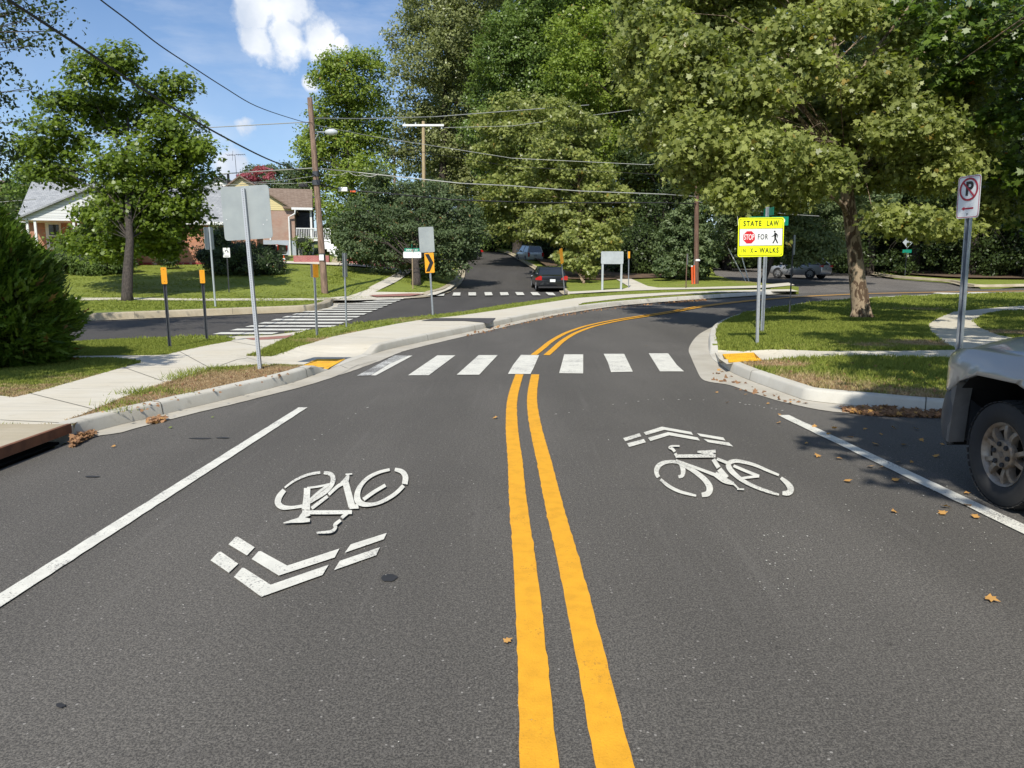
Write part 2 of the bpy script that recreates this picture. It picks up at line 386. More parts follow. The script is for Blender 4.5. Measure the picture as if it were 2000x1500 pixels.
M['leaf_syc_near'] = leaf('leaf_sycamore_near', (0.057, 0.109, 0.018), (0.161, 0.230, 0.040), (0.40, 0.16, 0.03), 0.01)
M['leaf_oak'] = leaf('leaf_oak', (0.13, 0.15, 0.058), (0.31, 0.335, 0.13), trans=.3)
M['leaf_maple'] = leaf('leaf_maple', (0.065, 0.105, 0.014), (0.20, 0.27, 0.03))
M['leaf_dark'] = leaf('leaf_dark', (0.030, 0.05, 0.016), (0.085, 0.12, 0.035), trans=.3)
M['leaf_pear'] = leaf('leaf_pear', (0.045, 0.075, 0.03), (0.135, 0.18, 0.075), (0.2, 0.13, 0.05), .02, trans=.25, rough=.55)
M['leaf_green'] = leaf('leaf_green', (0.085, 0.14, 0.036), (0.22, 0.30, 0.07))
M['leaf_yg'] = leaf('leaf_yellowgreen', (0.13, 0.185, 0.028), (0.31, 0.39, 0.07), (.3, .2, .05), .01)
M['leaf_silver'] = leaf('leaf_silver', (0.07, 0.11, 0.042), (0.19, 0.24, 0.105), trans=.3, rough=.5)
M['leaf_cedar'] = leaf('leaf_cedar', (0.035, 0.08, 0.010), (0.16, 0.24, 0.03), (.2, .12, .04), .02, trans=.3)
M['leaf_hedge'] = leaf('leaf_hedge', (0.05, 0.085, 0.018), (0.16, 0.23, 0.05), trans=.3, rough=.55)
M['leaf_yew'] = leaf('leaf_yew', (0.026, 0.052, 0.018), (0.091, 0.130, 0.039), (.22, .12, .05), .01, trans=.2)
M['flower_pink'] = leaf('flower_pink', (0.36, 0.07, 0.10), (0.46, 0.15, 0.19), trans=.4)
M['leaf_fallen'] = leaf('leaf_fallen', (0.11, 0.055, 0.03), (0.36, 0.20, 0.10), (.5, .27, .08), .08, trans=.1, rough=.8)
def bark(name, c1, c2, patchy=False):
    m, nt, b = new_mat(name); v = coords(nt)
    if patchy:
        f = nramp(nt, nnoise(nt, scaled(nt, v, 1, 1, .45), 5.5, 5, 0.6, 1.2), 0.47, 0.54)
    else: f = nramp(nt, nnoise(nt, scaled(nt, v, 1, 1, .12), 16, 5, 0.65), 0.35, 0.65)
    nt.links.new(nmix(nt, f, c1, c2), b.inputs['Base Color']); b.inputs['Roughness'].default_value = .9
    bump(nt, b, nnoise(nt, scaled(nt, v, 1, 1, .2), 22, 5, .7), 0.8, 0.03)
    return m
M['bark'] = bark('bark_grey', (0.06, 0.05, 0.04), (0.15, 0.125, 0.10))
M['bark_dark'] = bark('bark_dark', (0.028, 0.022, 0.017), (0.07, 0.056, 0.045))
M['bark_syc'] = bark('bark_sycamore', (0.10, 0.062, 0.036), (0.33, 0.25, 0.165), True)
M['wood_pole'] = bark('pole_wood_grey', (0.15, 0.10, 0.07), (0.30, 0.20, 0.145))
M['wood_new'] = bark('pole_wood_new', (0.34, 0.25, 0.13), (0.46, 0.36, 0.21))
M['wood_brown'] = bark('pole_wood_brown', (0.10, 0.058, 0.04), (0.17, 0.10, 0.07))
M['mulch'] = simple('forest_floor', (0.07, 0.045, 0.028), 0.95, var=.3, scale=1.5, c2=(0.16, 0.10, 0.055), bmp=.6, kind='pos')
M['galv'] = simple('galvanised', (0.42, 0.45, 0.48), 0.42, 0.55, .12, 14)
M['galv_dark'] = simple('galvanised_dark', (0.09, 0.095, 0.105), 0.5, 0.4, .15, 20)
M['alu'] = simple('sign_back_aluminium', (0.36, 0.39, 0.38), 0.5, 0.35, .07, 3, c2=(0.30, 0.33, 0.33))
M['alu_bright'] = simple('sign_back_pale', (0.52, 0.56, 0.57), 0.45, 0.35, .07, 4)
M['white'] = simple('white_trim', (0.78, 0.78, 0.76), 0.5, var=.04)
M['sign_white'] = simple('sign_white', (0.80, 0.81, 0.80), 0.35, var=.02)
M['sign_yellow'] = simple('sign_fluorescent', (0.86, 0.93, 0.01), 0.4, var=.02)
M['sign_amber'] = simple('sign_amber', (0.85, 0.36, 0.012), 0.4, var=.05)
M['sign_red'] = simple('sign_red', (0.62, 0.02, 0.03), 0.35, var=.03)
M['sign_dkred'] = simple('sign_dark_red', (0.42, 0.02, 0.045), 0.4, var=.03)
M['sign_green'] = simple('sign_green', (0.0, 0.21, 0.13), 0.4, var=.05)
M['sign_black'] = simple('sign_black', (0.012, 0.012, 0.012), 0.4, var=.02)
M['orange'] = simple('orange_plastic', (0.75, 0.12, 0.03), 0.5, var=.05)
M['black'] = simple('flat_black', (0.006, 0.006, 0.006), 0.9, var=.01)
M['rust'] = simple('rusty_steel', (0.15, 0.062, 0.035), 0.8, .2, .2, 6, c2=(0.24, 0.10, 0.05), bmp=.3)
M['wire'] = simple('wire_black', (0.012, 0.012, 0.014), .6, var=.02)
M['wire_pale'] = simple('wire_pale', (0.42, 0.42, 0.38), .5, .2, var=.05)
# ------------------------------------------------------------------ draped sheets
def spline(pts, n=8, closed=False):
    P = [np.array(p, float) for p in pts]; out = []
    m = len(P)
    for i in range(m - 1):
        p0 = P[max(i - 1, 0)]; p1 = P[i]; p2 = P[i + 1]; p3 = P[min(i + 2, m - 1)]
        for k in range(n):
            t = k / n
            out.append(0.5 * ((2 * p1) + (-p0 + p2) * t + (2 * p0 - 5 * p1 + 4 * p2 - p3) * t * t + (-p0 + 3 * p1 - 3 * p2 + p3) * t ** 3))
    out.append(P[-1]); return [tuple(o) for o in out]
def px2w(pts, h=0.0, step=26):
    """pixel outline -> ground XY, edges subdivided so that they stay true on the ground"""
    out = []
    n = len(pts)
    for i in range(n):
        a = pts[i]; b = pts[(i + 1) % n]
        if isinstance(a, tuple) and isinstance(b, tuple):
            k = max(1, int(math.hypot(b[0] - a[0], b[1] - a[1]) / step))
            for j in range(k):
                t = j / k; p = (gk(a[0] + (b[0] - a[0]) * t, a[1] + (b[1] - a[1]) * t) if h == KH else g(a[0] + (b[0] - a[0]) * t, a[1] + (b[1] - a[1]) * t, h)); out.append((p.x, p.y))
        else:
            out.append((g(a[0], a[1], h).xy[:]) if isinstance(a, tuple) else (a[0], a[1]))
    return out
def pxo(pts, h=0.0, step=26):
    out = []
    for a, b in zip(pts[:-1], pts[1:]):
        k = max(1, int(math.hypot(b[0] - a[0], b[1] - a[1]) / step))
        for j in range(k):
            t = j / k; p = (gk(a[0] + (b[0] - a[0]) * t, a[1] + (b[1] - a[1]) * t) if h == KH else g(a[0] + (b[0] - a[0]) * t, a[1] + (b[1] - a[1]) * t, h)); out.append((p.x, p.y))
    p = gk(*pts[-1]) if h == KH else g(*pts[-1], h); out.append((p.x, p.y)); return out
def inside(poly, X, Y):
    poly = np.asarray(poly, float); x, y = poly[:, 0], poly[:, 1]; x2, y2 = np.roll(x, -1), np.roll(y, -1)
    r = np.zeros(np.shape(X), bool)
    for a, b, c, d in zip(x, y, x2, y2):
        if b == d: continue
        r ^= ((b > Y) != (d > Y)) & (X < (c - a) * (Y - b) / (d - b) + a)
    return r
def clean(poly, eps=0.004):
    out = []
    for p in poly:
        if not out or math.hypot(p[0] - out[-1][0], p[1] - out[-1][1]) > eps: out.append((float(p[0]), float(p[1])))
    if math.hypot(out[0][0] - out[-1][0], out[0][1] - out[-1][1]) < eps: out.pop()
    return out
def drape(name, poly, mat, level=1, raised=0.0, skirt=0.0, step=0.7, parent=None, dry=None, kind='structure', label=None, cat=None, group=None, flat=False, far=1.6):
    poly = clean(poly); A = np.array(poly)
    x0, y0 = A.min(0); x1, y1 = A.max(0)
    pts = [Vector(p) for p in poly]; n = len(pts)
    if (x1 - x0) > step or (y1 - y0) > step:
        ys = [y0]
        while ys[-1] < y1:
            ys.append(ys[-1] + step * (1 if ys[-1] < 22 else far))
        gx, gy = [], []
        for yy in ys:
            s = step * (1 if yy < 22 else far)
            xs = np.arange(x0, x1, s); gx.append(xs); gy.append(np.full(len(xs), yy))
        gx = np.concatenate(gx) + 0.013; gy = np.concatenate(gy) + 0.017
        k = inside(A, gx, gy)
        # keep away from the outline
        gx, gy = gx[k], gy[k]
        pts += [Vector((a, b)) for a, b in zip(gx, gy)]
    if raised:
        for rx, ry, ra, rb in RAMPS:
            q = np.arange(-rb - .1, rb + .1, .13 if ry < 17 else (.3 if ry < 30 else .6)); ax, ay = np.meshgrid(rx + q + .0031, ry + q + .0023); ax, ay = ax.ravel(), ay.ravel(); k = inside(A, ax, ay) & (np.hypot(ax - rx, ay - ry) < rb + .1)
            pts += [Vector((a, b)) for a, b in zip(ax[k], ay[k])]
    vs, es, fs, *_ = delaunay_2d_cdt(pts, [(i, (i + 1) % n) for i in range(n)], [], 0, 1e-5, True)
    V = np.array([(v.x, v.y) for v in vs]); F = [f for f in fs]
    C = np.array([V[list(f)].mean(0) for f in F]); k = inside(A, C[:, 0], C[:, 1])
    F = [f for f, q in zip(F, k) if q]
    z = Zn(V[:, 0], V[:, 1]) + lev(V[:, 0], V[:, 1], level)
    if raised: z = z + raised * raise_n(V[:, 0], V[:, 1])
    verts = [(V[i, 0], V[i, 1], z[i]) for i in range(len(V))]
    faces = []
    for f in F:
        a, b, c = (V[i] for i in f[:3])
        faces.append(f if (b[0] - a[0]) * (c[1] - a[1]) - (b[1] - a[1]) * (c[0] - a[0]) > 0 else list(reversed(f)))
    if skirt:
        cnt = {}
        for f in faces:
            for i in range(len(f)):
                cnt.setdefault(frozenset((f[i], f[(i + 1) % len(f)])), []).append((f[i], f[(i + 1) % len(f)]))
        low = {}
        for e in [v[0] for v in cnt.values() if len(v) == 1]:
            for i in e:
                if i not in low: low[i] = len(verts); x, y, zz = verts[i]; verts.append((x, y, zz - skirt))
            faces.append([e[1], e[0], low[e[0]], low[e[1]]])
    me = bpy.data.meshes.new(name); me.from_pydata(verts, [], faces); me.materials.append(mat)
    if dry is not None:
        d = me.attributes.new('dry', 'FLOAT', 'POINT'); VV = np.array(verts); d.data.foreach_set('value', dryness(VV[:, 0], VV[:, 1]) if dry is True else np.full(len(verts), float(dry)))
    me.update(); ob = bpy.data.objects.new(name, me); COL.objects.link(ob)
    if parent is not None: ob.parent = parent; ob.matrix_parent_inverse = Matrix.Translation(-parent.location)
    elif kind: ob['kind'] = kind
    tag(ob, label, cat, group)
    return ob
_DRY = []
def dry_spot(px, py, r, s): p = g(px, py, KH); _DRY.append((p.x, p.y, r, s))
def dryness(X, Y):
    X = np.asarray(X, float); Y = np.asarray(Y, float)
    d = np.full(X.shape, 0.08)
    for x, y, r, s in _DRY: d = np.maximum(d, s * np.exp(-((X - x) ** 2 + (Y - y) ** 2) / (r * r)))
    return d

# ramps (pavement dips to the road at both ends of the near crosswalk, and at the side-street crosswalk)
p = g(662, 707, 0.0); RAMPS.append((p.x, p.y, 1.05, 1.75))
p = g(1424, 701, 0.0); RAMPS.append((p.x, p.y, 0.85, 1.4))
p = g(765, 584, 0.0); RAMPS.append((p.x, p.y, 2.4, 4.5))
p = g(500, 656, 0.0); RAMPS.append((p.x, p.y, 1.5, 3.0))

# kerb flow lines (foot of the kerb face)
KL_px = [(150, 855), (225, 834), (300, 816), (360, 801), (420, 787), (480, 772), (540, 757), (585, 744), (620, 731), (652, 719), (690, 705), (730, 692), (765, 682), (850, 663), (950, 641.5), (1060, 618), (1180, 600), (1300, 589.5), (1420, 581.5), (1500, 576.5), (1545, 573)]
KL = [(-4.17, 7.02)] + [g(*q).xy[:] for q in spline(KL_px, 5)[1:]]
KR_px = [(1900, 812), (1800, 806), (1700, 796), (1632, 790), (1575, 783), (1552, 776), (1500, 757), (1455, 740), (1425, 726), (1408, 714), (1394, 704), (1387, 694), (1384, 680), (1384, 662), (1390, 648), (1404, 637), (1430, 626), (1465, 616), (1500, 609.5), (1575, 599), (1650, 591.5), (1740, 586), (1850, 581.5), (2000, 577), (2200, 572)]
KR = [(5.45, -20), (5.45, 2), (5.42, 5.5), (5.36, 6.8), (5.2, 7.7)] + [g(*q).xy[:] for q in spline(KR_px, 4)]
def offset_line(L, d):
    """shift an XY polyline to its left by d"""
    A = np.array(L, float); T = np.gradient(A, axis=0); T /= np.linalg.norm(T, axis=1)[:, None] + 1e-9
    N = np.stack([-T[:, 1], T[:, 0]], 1); return A + N * (np.asarray(d)[:, None] if hasattr(d, '__len__') else d)
def kerb(name, L, side, mat, pan, width=.16, hgt=KH, topr=.03, endtaper=False, panmat=None):
    """side +1: pavement lies to the left of the line"""
    A = np.array(L, float); h = hgt * raise_n(A[:, 0], A[:, 1]) + 0.006
    if endtaper:
        k = np.arange(len(A)); h = h * np.clip((len(A) - 1 - k) / 6, .1, 1)
    prof = []  # (offset, zfactor, zadd)
    prof = [(0.0, 0.0, 0.004), (0.018, .80, 0.0), (0.03, .94, 0), (0.055, 1.0, 0), (width, 1.0, 0.002), (width + .002, 1.0, -0.03)]
    mb = MB(); rows = []
    for o, f, a in prof:
        Q = offset_line(A, side * o); z = Zn(A[:, 0], A[:, 1]) + h * f + a + lev(0, A[:, 1], 2)
        rows.append([(Q[i, 0], Q[i, 1], z[i]) for i in range(len(A))])
    n = len(A); vs = [v for r in rows for v in r]; fs = []
    for j in range(len(rows) - 1):
        for i in range(n - 1): fs.append((j * n + i, j * n + i + 1, (j + 1) * n + i + 1, (j + 1) * n + i))
    mb.add(vs, fs)
    mb.add([r[0] for r in rows] + [(rows[-1][0][0], rows[-1][0][1], rows[-1][0][2] - .2)], [tuple(range(len(rows) + 1))])
    ob = mb.build(name, mat, smooth=True, angle=50); ob['kind'] = 'structure'
    if pan is not None or side < 0 and hgt == KH and mat is M['kerb']:
        dl = np.r_[0, np.cumsum(np.hypot(*np.diff(A, axis=0).T))]; jm = MB()
        for sj in np.arange(1.3, dl[-1] - .5, 3.05):
            if sj > 45: break
            q0 = np.array([np.interp(sj, dl, A[:, 0]), np.interp(sj, dl, A[:, 1])]); q1 = np.array([np.interp(sj + .05, dl, A[:, 0]), np.interp(sj + .05, dl, A[:, 1])]); tt = (q1 - q0) / .05; nn = np.array([-tt[1], tt[0]]) * side
            hh = np.interp(sj, dl, h); zz = Z(*q0) + float(lev(0, q0[1], 2)); vs = []
            for o, f, a in prof[:5]:
                for e in (-.006, .006): p_ = q0 + tt * e + nn * (o - (.0025 if o < .03 else 0)); vs.append((p_[0], p_[1], zz + hh * f + a + (.003 if f > .9 else 0)))
            jm.add(vs, [(2 * i, 2 * i + 1, 2 * i + 3, 2 * i + 2) for i in range(4)])
        jo = jm.build('kerb_joint', M['joint']); jo['kind'] = 'structure'
    if pan is not None:
        pn = np.full(n, pan) if not hasattr(pan, '__len__') else np.asarray(pan)
        Q = offset_line(A, -side * pn); z0 = Zn(A[:, 0], A[:, 1]) + lev(0, A[:, 1], 2); mb = MB()
        jit = RNG.normal(0, .012, n)
        zq = Zn(Q[:, 0], Q[:, 1]) + lev(0, Q[:, 1], 2)
        mb.add([(A[i, 0], A[i, 1], z0[i] + .002) for i in range(n)] + [(Q[i, 0] + jit[i] * .7, Q[i, 1] + jit[i], zq[i]) for i in range(n)], [(i, i + 1, n + i + 1, n + i) for i in range(n - 1)])
        o2 = mb.build('gutter', panmat or M['gutter']); o2['kind'] = 'structure'
    return ob
def dense(L, s=.25):
    out = []
    for a, b in zip(L[:-1], L[1:]):
        k = max(1, int(math.hypot(b[0] - a[0], b[1] - a[1]) / s))
        out += [(a[0] + (b[0] - a[0]) * j / k, a[1] + (b[1] - a[1]) * j / k) for j in range(k)]
    return out + [L[-1]]

# ---- base ground, one sheet to the horizon
xs = np.concatenate([np.linspace(-900, -95, 12), np.arange(-90, 90.1, 1.5), np.linspace(95, 900, 12)])
ys = np.concatenate([np.linspace(-500, -25, 8), np.arange(-21, 150, 1.5), np.linspace(155, 1400, 16)])
GX, GY = np.meshgrid(xs, ys); GZ = Zn(GX.ravel(), GY.ravel()) - 0.09 - 0.12 * np.clip((GY.ravel() - 30) / 10, 0, 1)
nx, ny = len(xs), len(ys)
me = bpy.data.meshes.new('ground')
me.from_pydata(list(zip(GX.ravel(), GY.ravel(), GZ)), [], [(j * nx + i, j * nx + i + 1, (j + 1) * nx + i + 1, (j + 1) * nx + i) for j in range(ny - 1) for i in range(nx - 1)])
me.materials.append(M['mulch']); ob = bpy.data.objects.new('ground', me); COL.objects.link(ob); ob['kind'] = 'structure'

# ---- asphalt of the main road
KL_out = offset_line(KL, -.02); KR_out = offset_line(KR, .02)
far_edge = [g(x, y).xy[:] for x, y in [(1545, 572.5), (1640, 570.5), (1750, 568), (1900, 565), (2050, 562), (2200, 560)]]
main_poly = [(-4.15, -20), (-4.15, 7.0)] + [tuple(a) for a in KL_out[1:]] + far_edge[1:] + [tuple(a) for a in KR_out[::-1]]
drape('main_road', main_poly, M['asphalt'], 0, step=.8, skirt=.1)
# ---- side street (parallel street behind the island), hill street, right side road
near_px = [(-60, 690), (130, 669), (270, 661), (400, 655), (440, 656), (530, 654), (600, 645), (700, 631), (762, 623.5), (800, 620), (850, 615), (900, 609.5), (975, 597), (1050, 587), (1112, 577)]
far_px = [(1112, 577), (1105, 572), (1098, 560), (1085, 548), (1062, 535), (1040, 522), (1015, 508), (995, 497), (965, 490), (930, 485)]
hill_l = [(890, 487), (885, 505), (893, 513), (900, 528), (897, 545), (888, 556), (872, 568), (850, 576), (800, 583), (700, 586), (660, 590), (645, 595), (640, 601), (610, 607.5), (560, 610.5), (480, 613.5), (370, 618), (260, 622.5), (130, 628), (-60, 636)]
side_poly = pxo(near_px, KH) + pxo(far_px[1:], 0) + pxo(hill_l, 0)
drape('side_street', side_poly, M['asphalt2'], 0, step=.9, skirt=.1)
rr_px = [(1385, 519), (1398, 540), (1430, 549), (1500, 556), (1530, 561), (1540, 578), (1640, 576), (1750, 574), (1905, 570), (1915, 562), (1880, 556), (1860, 552), (1740, 543), (1695, 534), (1690, 515), (1680, 505), (1610, 500), (1500, 496), (1400, 494)]
drape('side_road', px2w(rr_px), M['asphalt_old'], -1, step=1.0, skirt=.1)

# ---- island between the main road and the side street
dry_spot(480, 745, 1.6, .95); dry_spot(330, 790, 1.3, .95); dry_spot(200, 808, .9, .9); dry_spot(560, 725, .9, .9); dry_spot(400, 740, 1.2, .7)
dry_spot(540, 696, .7, .8); dry_spot(640, 664, .9, .7); dry_spot(720, 648, 1.2, .65); dry_spot(820, 625, 1.5, .5); dry_spot(1300, 577, 4, .45); dry_spot(1450, 573, 4, .5)
dry_spot(60, 768, 1.4, .6); dry_spot(160, 740, .8, .5); dry_spot(1500, 712, .8, .8); dry_spot(1560, 745, 1.0, .75); dry_spot(1660, 760, 1.1, .6); dry_spot(1800, 772, .8, .7); dry_spot(1740, 745, .7, .3)
dry_spot(1800, 672, .8, .9); dry_spot(1700, 676, .8, .6); dry_spot(1560, 678, .9, .3); dry_spot(1640, 600, 2.0, .2); dry_spot(1800, 605, 1.5, .6); dry_spot(1960, 650, 1.0, .8)
dry_spot(1350, 560, 2, .5); dry_spot(1150, 570, 1.6, .35); dry_spot(1050, 591, 1.5, .35); dry_spot(1500, 553, 4, .55); dry_spot(420, 614, 1.5, .4); dry_spot(900, 612, 1, .35)
isl = [(-30, 8.2), (-30, 3.0), (-5.95, 3.0), (-5.95, 7.02), (-4.17, 7.02)] + list(KL[1:]) + px2w([(1545, 571), (1500, 568), (1400, 568.5), (1300, 571), (1180, 573.5)] , KH)
isl = [(-30, 3.0), (-5.95, 3.0), (-5.95, 7.02), (-4.17, 7.02)] + [tuple(k) for k in offset_line(KL, .03)[1:]] + pxo([(1560, 570), (1500, 566), (1400, 566.5), (1300, 569.5), (1200, 572)], KH) + pxo(list(reversed(near_px)), KH) + [(-30, 19)]
ISLAND = clean(isl)
drape('verge', ISLAND, M['turf'], 1, raised=KH, skirt=.22, step=.6, dry=True)
walk_px = [(-260, 835), (-200, 748), (0, 774), (27, 777), (62, 769), (175, 737), (262, 712), (277, 709), (262, 705), (215, 700), (122, 699.5), (40, 699), (-60, 700), (-60, 692), (122, 696.5), (250, 695), (300, 694.5), (325, 693.5), (350, 687), (400, 676), (450, 667), (459, 662), (440, 657.5), (530, 655), (600, 645.5), (612, 641), (590, 648), (570, 656), (552, 664), (532, 675), (510, 684), (481, 696), (530, 697), (600, 673), (650, 658), (700, 647.5), (775, 633), (812, 627), (900, 617), (975, 606.5), (1050, 595), (1125, 584), (1200, 578.5), (1300, 573.5), (1400, 570), (1500, 567.5), (1545, 567)]
low_px = [(1560, 571), (1500, 571), (1400, 573), (1300, 578), (1220, 584), (1138, 593)]
W1 = pxo(walk_px, KH) + pxo(low_px, KH)
kin = offset_line(KL, .10)
kseg = [tuple(q) for q in kin[::-1] if q[0] < g(1130, 600).x and q[0] > -3.05]
WALK = W1 + kseg + pxo([(604, 719), (570, 713), (500, 714), (412, 720), (350, 740), (245, 775), (185, 800), (160, 811), (130, 822)], KH) + [(-4.28, 7.04), (-4.9, 7.04), (-6.0, 7.04), (-6.0, 3.2)]
drape('pavement', WALK, M['concrete'], 2, raised=KH, step=.6)
pan_l = np.interp(np.linspace(0, 1, len(KL)), [0, .03, .1, .36, .44, .5, .56, .62, .75, 1], [.10, .28, .26, .34, .45, .48, .42, .40, .33, .3])
kerb('kerb', KL, 1, M['kerb'], pan_l)
# joints in the pavement
mb = MB()
def joint(a, b, w=.012, h=KH, n=14):
    A = [g(a[0] + (b[0] - a[0]) * i / n, a[1] + (b[1] - a[1]) * i / n, h) for i in range(n + 1)]
    d = (A[-1] - A[0]); d.z = 0; d.normalize(); nn = Vector((-d.y, d.x, 0)) * w / 2
    vs = []
    for q in A:
        zz = Z(q.x, q.y) + h * float(raise_n(np.array([q.x]), np.array([q.y]))[0]) + float(lev(0, q.y, 3)); vs += [(q.x - nn.x, q.y - nn.y, zz), (q.x + nn.x, q.y + nn.y, zz)]
    mb.add(vs, [(2 * i, 2 * i + 2, 2 * i + 3, 2 * i + 1) for i in range(n)])
for a, b in [((0, 822), (150, 829)), ((604, 698), (481, 696)), ((481, 697), (430, 715)), ((530, 697), (512, 713)), ((650, 658), (800, 664)), ((735, 690), (700, 699)), ((700, 698), (650, 719)), ((775, 632), (905, 638)), ((900, 617), (1000, 622)), ((975, 605), (1080, 609)), ((1050, 594.5), (1150, 596)), ((350, 687), (410, 720)), ((240, 718), (330, 750)), ((60, 770), (180, 800)), ((450, 667), (520, 680))]: joint(a, b)
o = mb.build('pavement_joint', M['joint']); o['kind'] = 'structure'

# ---- storm drains
def storm_drain(label, P, q, n_in, L, D, zt=.165):
    """P: near end of the opening at road level, q: unit vector along the kerb, n_in: unit vector into the pavement"""
    t = thing('storm_drain', label, 'storm drain', (P[0], P[1], 0), group='storm drains in the kerb')
    o = Vector((P[0], P[1], 0)); q = Vector((q[0], q[1], 0)); m = Vector((n_in[0], n_in[1], 0)); zb = Z(P[0], P[1])
    def bx(mb, a0, a1, b0, b1, z0, z1):
        vs = [q * a + m * b + Vector((0, 0, z + zb)) for z in (z0, z1) for b in (b0, b1) for a in (a0, a1)]
        mb.add(vs, [(0, 2, 3, 1), (4, 5, 7, 6), (0, 1, 5, 4), (2, 6, 7, 3), (0, 4, 6, 2), (1, 3, 7, 5)])
    a = MB(); bx(a, 0, L, .03, D, zt - .10, zt); a.build('slab', M['old_concrete'], t)
    a = MB(); bx(a, 0, L, -.01, .028, zt - .085, zt + .004); a.build('steel_edge', M['rust'], t)
    a = MB(); bx(a, -.0, L, .12, D - .02, -.03, -.008); bx(a, 0, L, D - .06, D - .02, -.007, zt - .101); a.build('chamber', M['black'], t)  # flat black lining; the shade inside the drain is put into its colour
    a = MB(); bx(a, -.05, -.003, .002, .5, -.02, zt - .02); a.build('end_wall', M['kerb'], t)
    return t
storm_drain('storm drain slab with rusty steel edge over a black opening at the bottom left corner', (-4.16, 7.0), (0, -1), (-1, 0), 3.9, 1.75)
a = g(938, 643.5); b = g(962, 638); d = Vector((b.x - a.x, b.y - a.y)).normalized()
t = thing('storm_drain', 'small black storm drain mouth in the far kerb with a dark slab behind', 'storm drain', (a.x, a.y, 0), group='storm drains in the kerb')
n_ = Vector((-d.y, d.x)); L_ = math.hypot(b.x - a.x, b.y - a.y)
mb = MB(); O = Vector((0, 0, Z(a.x, a.y)))
def P3(s_, i_, z_): return O + Vector((d.x * s_ + n_.x * i_, d.y * s_ + n_.y * i_, z_))
mb.add([P3(0, -.012, .02), P3(L_, -.012, .02), P3(L_, -.012, .115), P3(0, -.012, .115), P3(0, -.004, .02), P3(L_, -.004, .02), P3(L_, -.004, .115), P3(0, -.004, .115)], [(0, 1, 2, 3), (4, 7, 6, 5), (0, 4, 5, 1), (3, 2, 6, 7), (0, 3, 7, 4), (1, 5, 6, 2)])
mb.build('opening', M['black'], t)  # flat black plate on the kerb face, painting the shade of the mouth
slab = drape('slab', px2w([(822, 628), (905, 628), (938, 630.5), (955, 634), (962, 630), (968, 623), (900, 623), (850, 623)], KH), simple('metal_plate', (0.075, 0.07, 0.068), .8, kind='pos'), 4, raised=KH, kind=None, parent=t)

# ---- right-hand corner
right_blk = [(40, -20), (5.52, -20), (5.52, 2), (5.5, 5.5)] + [tuple(k) for k in offset_line(KR, -.04)[3:]] + pxo([(2200, 573), (2700, 590), (2700, 640)], KH) + [(60, 20)]
RIGHT = clean(right_blk)
drape('lawn', RIGHT, M['turf'], 1, raised=KH, skirt=.2, step=.6, dry=True, far=2)
kerb('kerb', dense(KR[1:], .5) if False else KR, -1, M['kerb'], None)
pan_px = [(1905, 815), (1750, 812), (1625, 805), (1537, 788), (1500, 778), (1462, 766), (1425, 753), (1387, 747), (1370, 740), (1360, 722), (1350, 699), (1345, 684), (1352, 668), (1366, 653), (1390, 640), (1412, 631)]
flow_rev = [(q[0], q[1]) for q in spline(KR_px[:17], 4)][::-1]
pp = pxo(spline(pan_px, 4), 0) + pxo(flow_rev, 0)
drape('gutter', pp, M['gutter'], 2, step=.5)
path_px = [(1398, 678), (1450, 680), (1500, 682), (1600, 686.5), (1750, 686), (1868, 684), (1848, 672), (1830, 662), (1815, 648), (1811, 634), (1832, 622), (1862, 610), (1960, 601), (2100, 593), (2400, 580), (2400, 590), (2100, 601), (1960, 609), (1922, 616), (1902, 628), (1914, 640), (1950, 655), (2020, 668), (2200, 680), (2200, 710), (2000, 704), (1900, 701), (1800, 700), (1680, 699), (1560, 701), (1490, 704), (1440, 709), (1420, 712), (1405, 702), (1396, 688)]
PATH = px2w(path_px, KH)
drape('pavement', PATH, M['concrete'], 2, raised=KH, step=.5)

# tactile pads
def pad(label, pxs, h=KH):
    poly = px2w(pxs, h, 200); c = np.mean(poly, 0)
    t = thing('tactile_pad', label, 'tactile paving', (c[0], c[1], 0), group='yellow tactile pads')
    z = lambda x, y: Z(x, y) + KH * float(raise_n(np.array([x]), np.array([y]))[0]) + .028
    drape('plate', poly, M['tactile'], 6.5, raised=KH, step=.12, kind=None, parent=t, skirt=.01)
    P = [Vector(q) for q in poly]; mb = MB(); nu, nv = 26, 16
    for i in range(nu):
        for j in range(nv):
            u, v = (i + .5) / nu, (j + .5) / nv
            q = P[0] * (1 - u) * (1 - v) + P[1] * u * (1 - v) + P[2] * u * v + P[3] * (1 - u) * v
            zz = z(q.x, q.y); r = .011; o = len(mb.v)
            mb.add([(q.x - c[0] + r * math.cos(k * 1.0472), q.y - c[1] + r * math.sin(k * 1.0472), zz) for k in range(6)] + [(q.x - c[0] + .6 * r * math.cos(k * 1.0472), q.y - c[1] + .6 * r * math.sin(k * 1.0472), zz + .006) for k in range(6)], [(k, (k + 1) % 6, (k + 1) % 6 + 6, k + 6) for k in range(6)] + [tuple(range(6, 12))])
    o = mb.build('domes', M['tactile'], t); o['kind'] = 'stuff'
pad('yellow tactile pad on the left ramp, half in the shadow of the blank sign', [(579, 717), (641, 718), (674, 699.5), (619, 700)], .045)
pad('yellow tactile pad at the right end of the crosswalk below the grass', [(1411, 694), (1423, 710), (1487, 706), (1472, 691)])

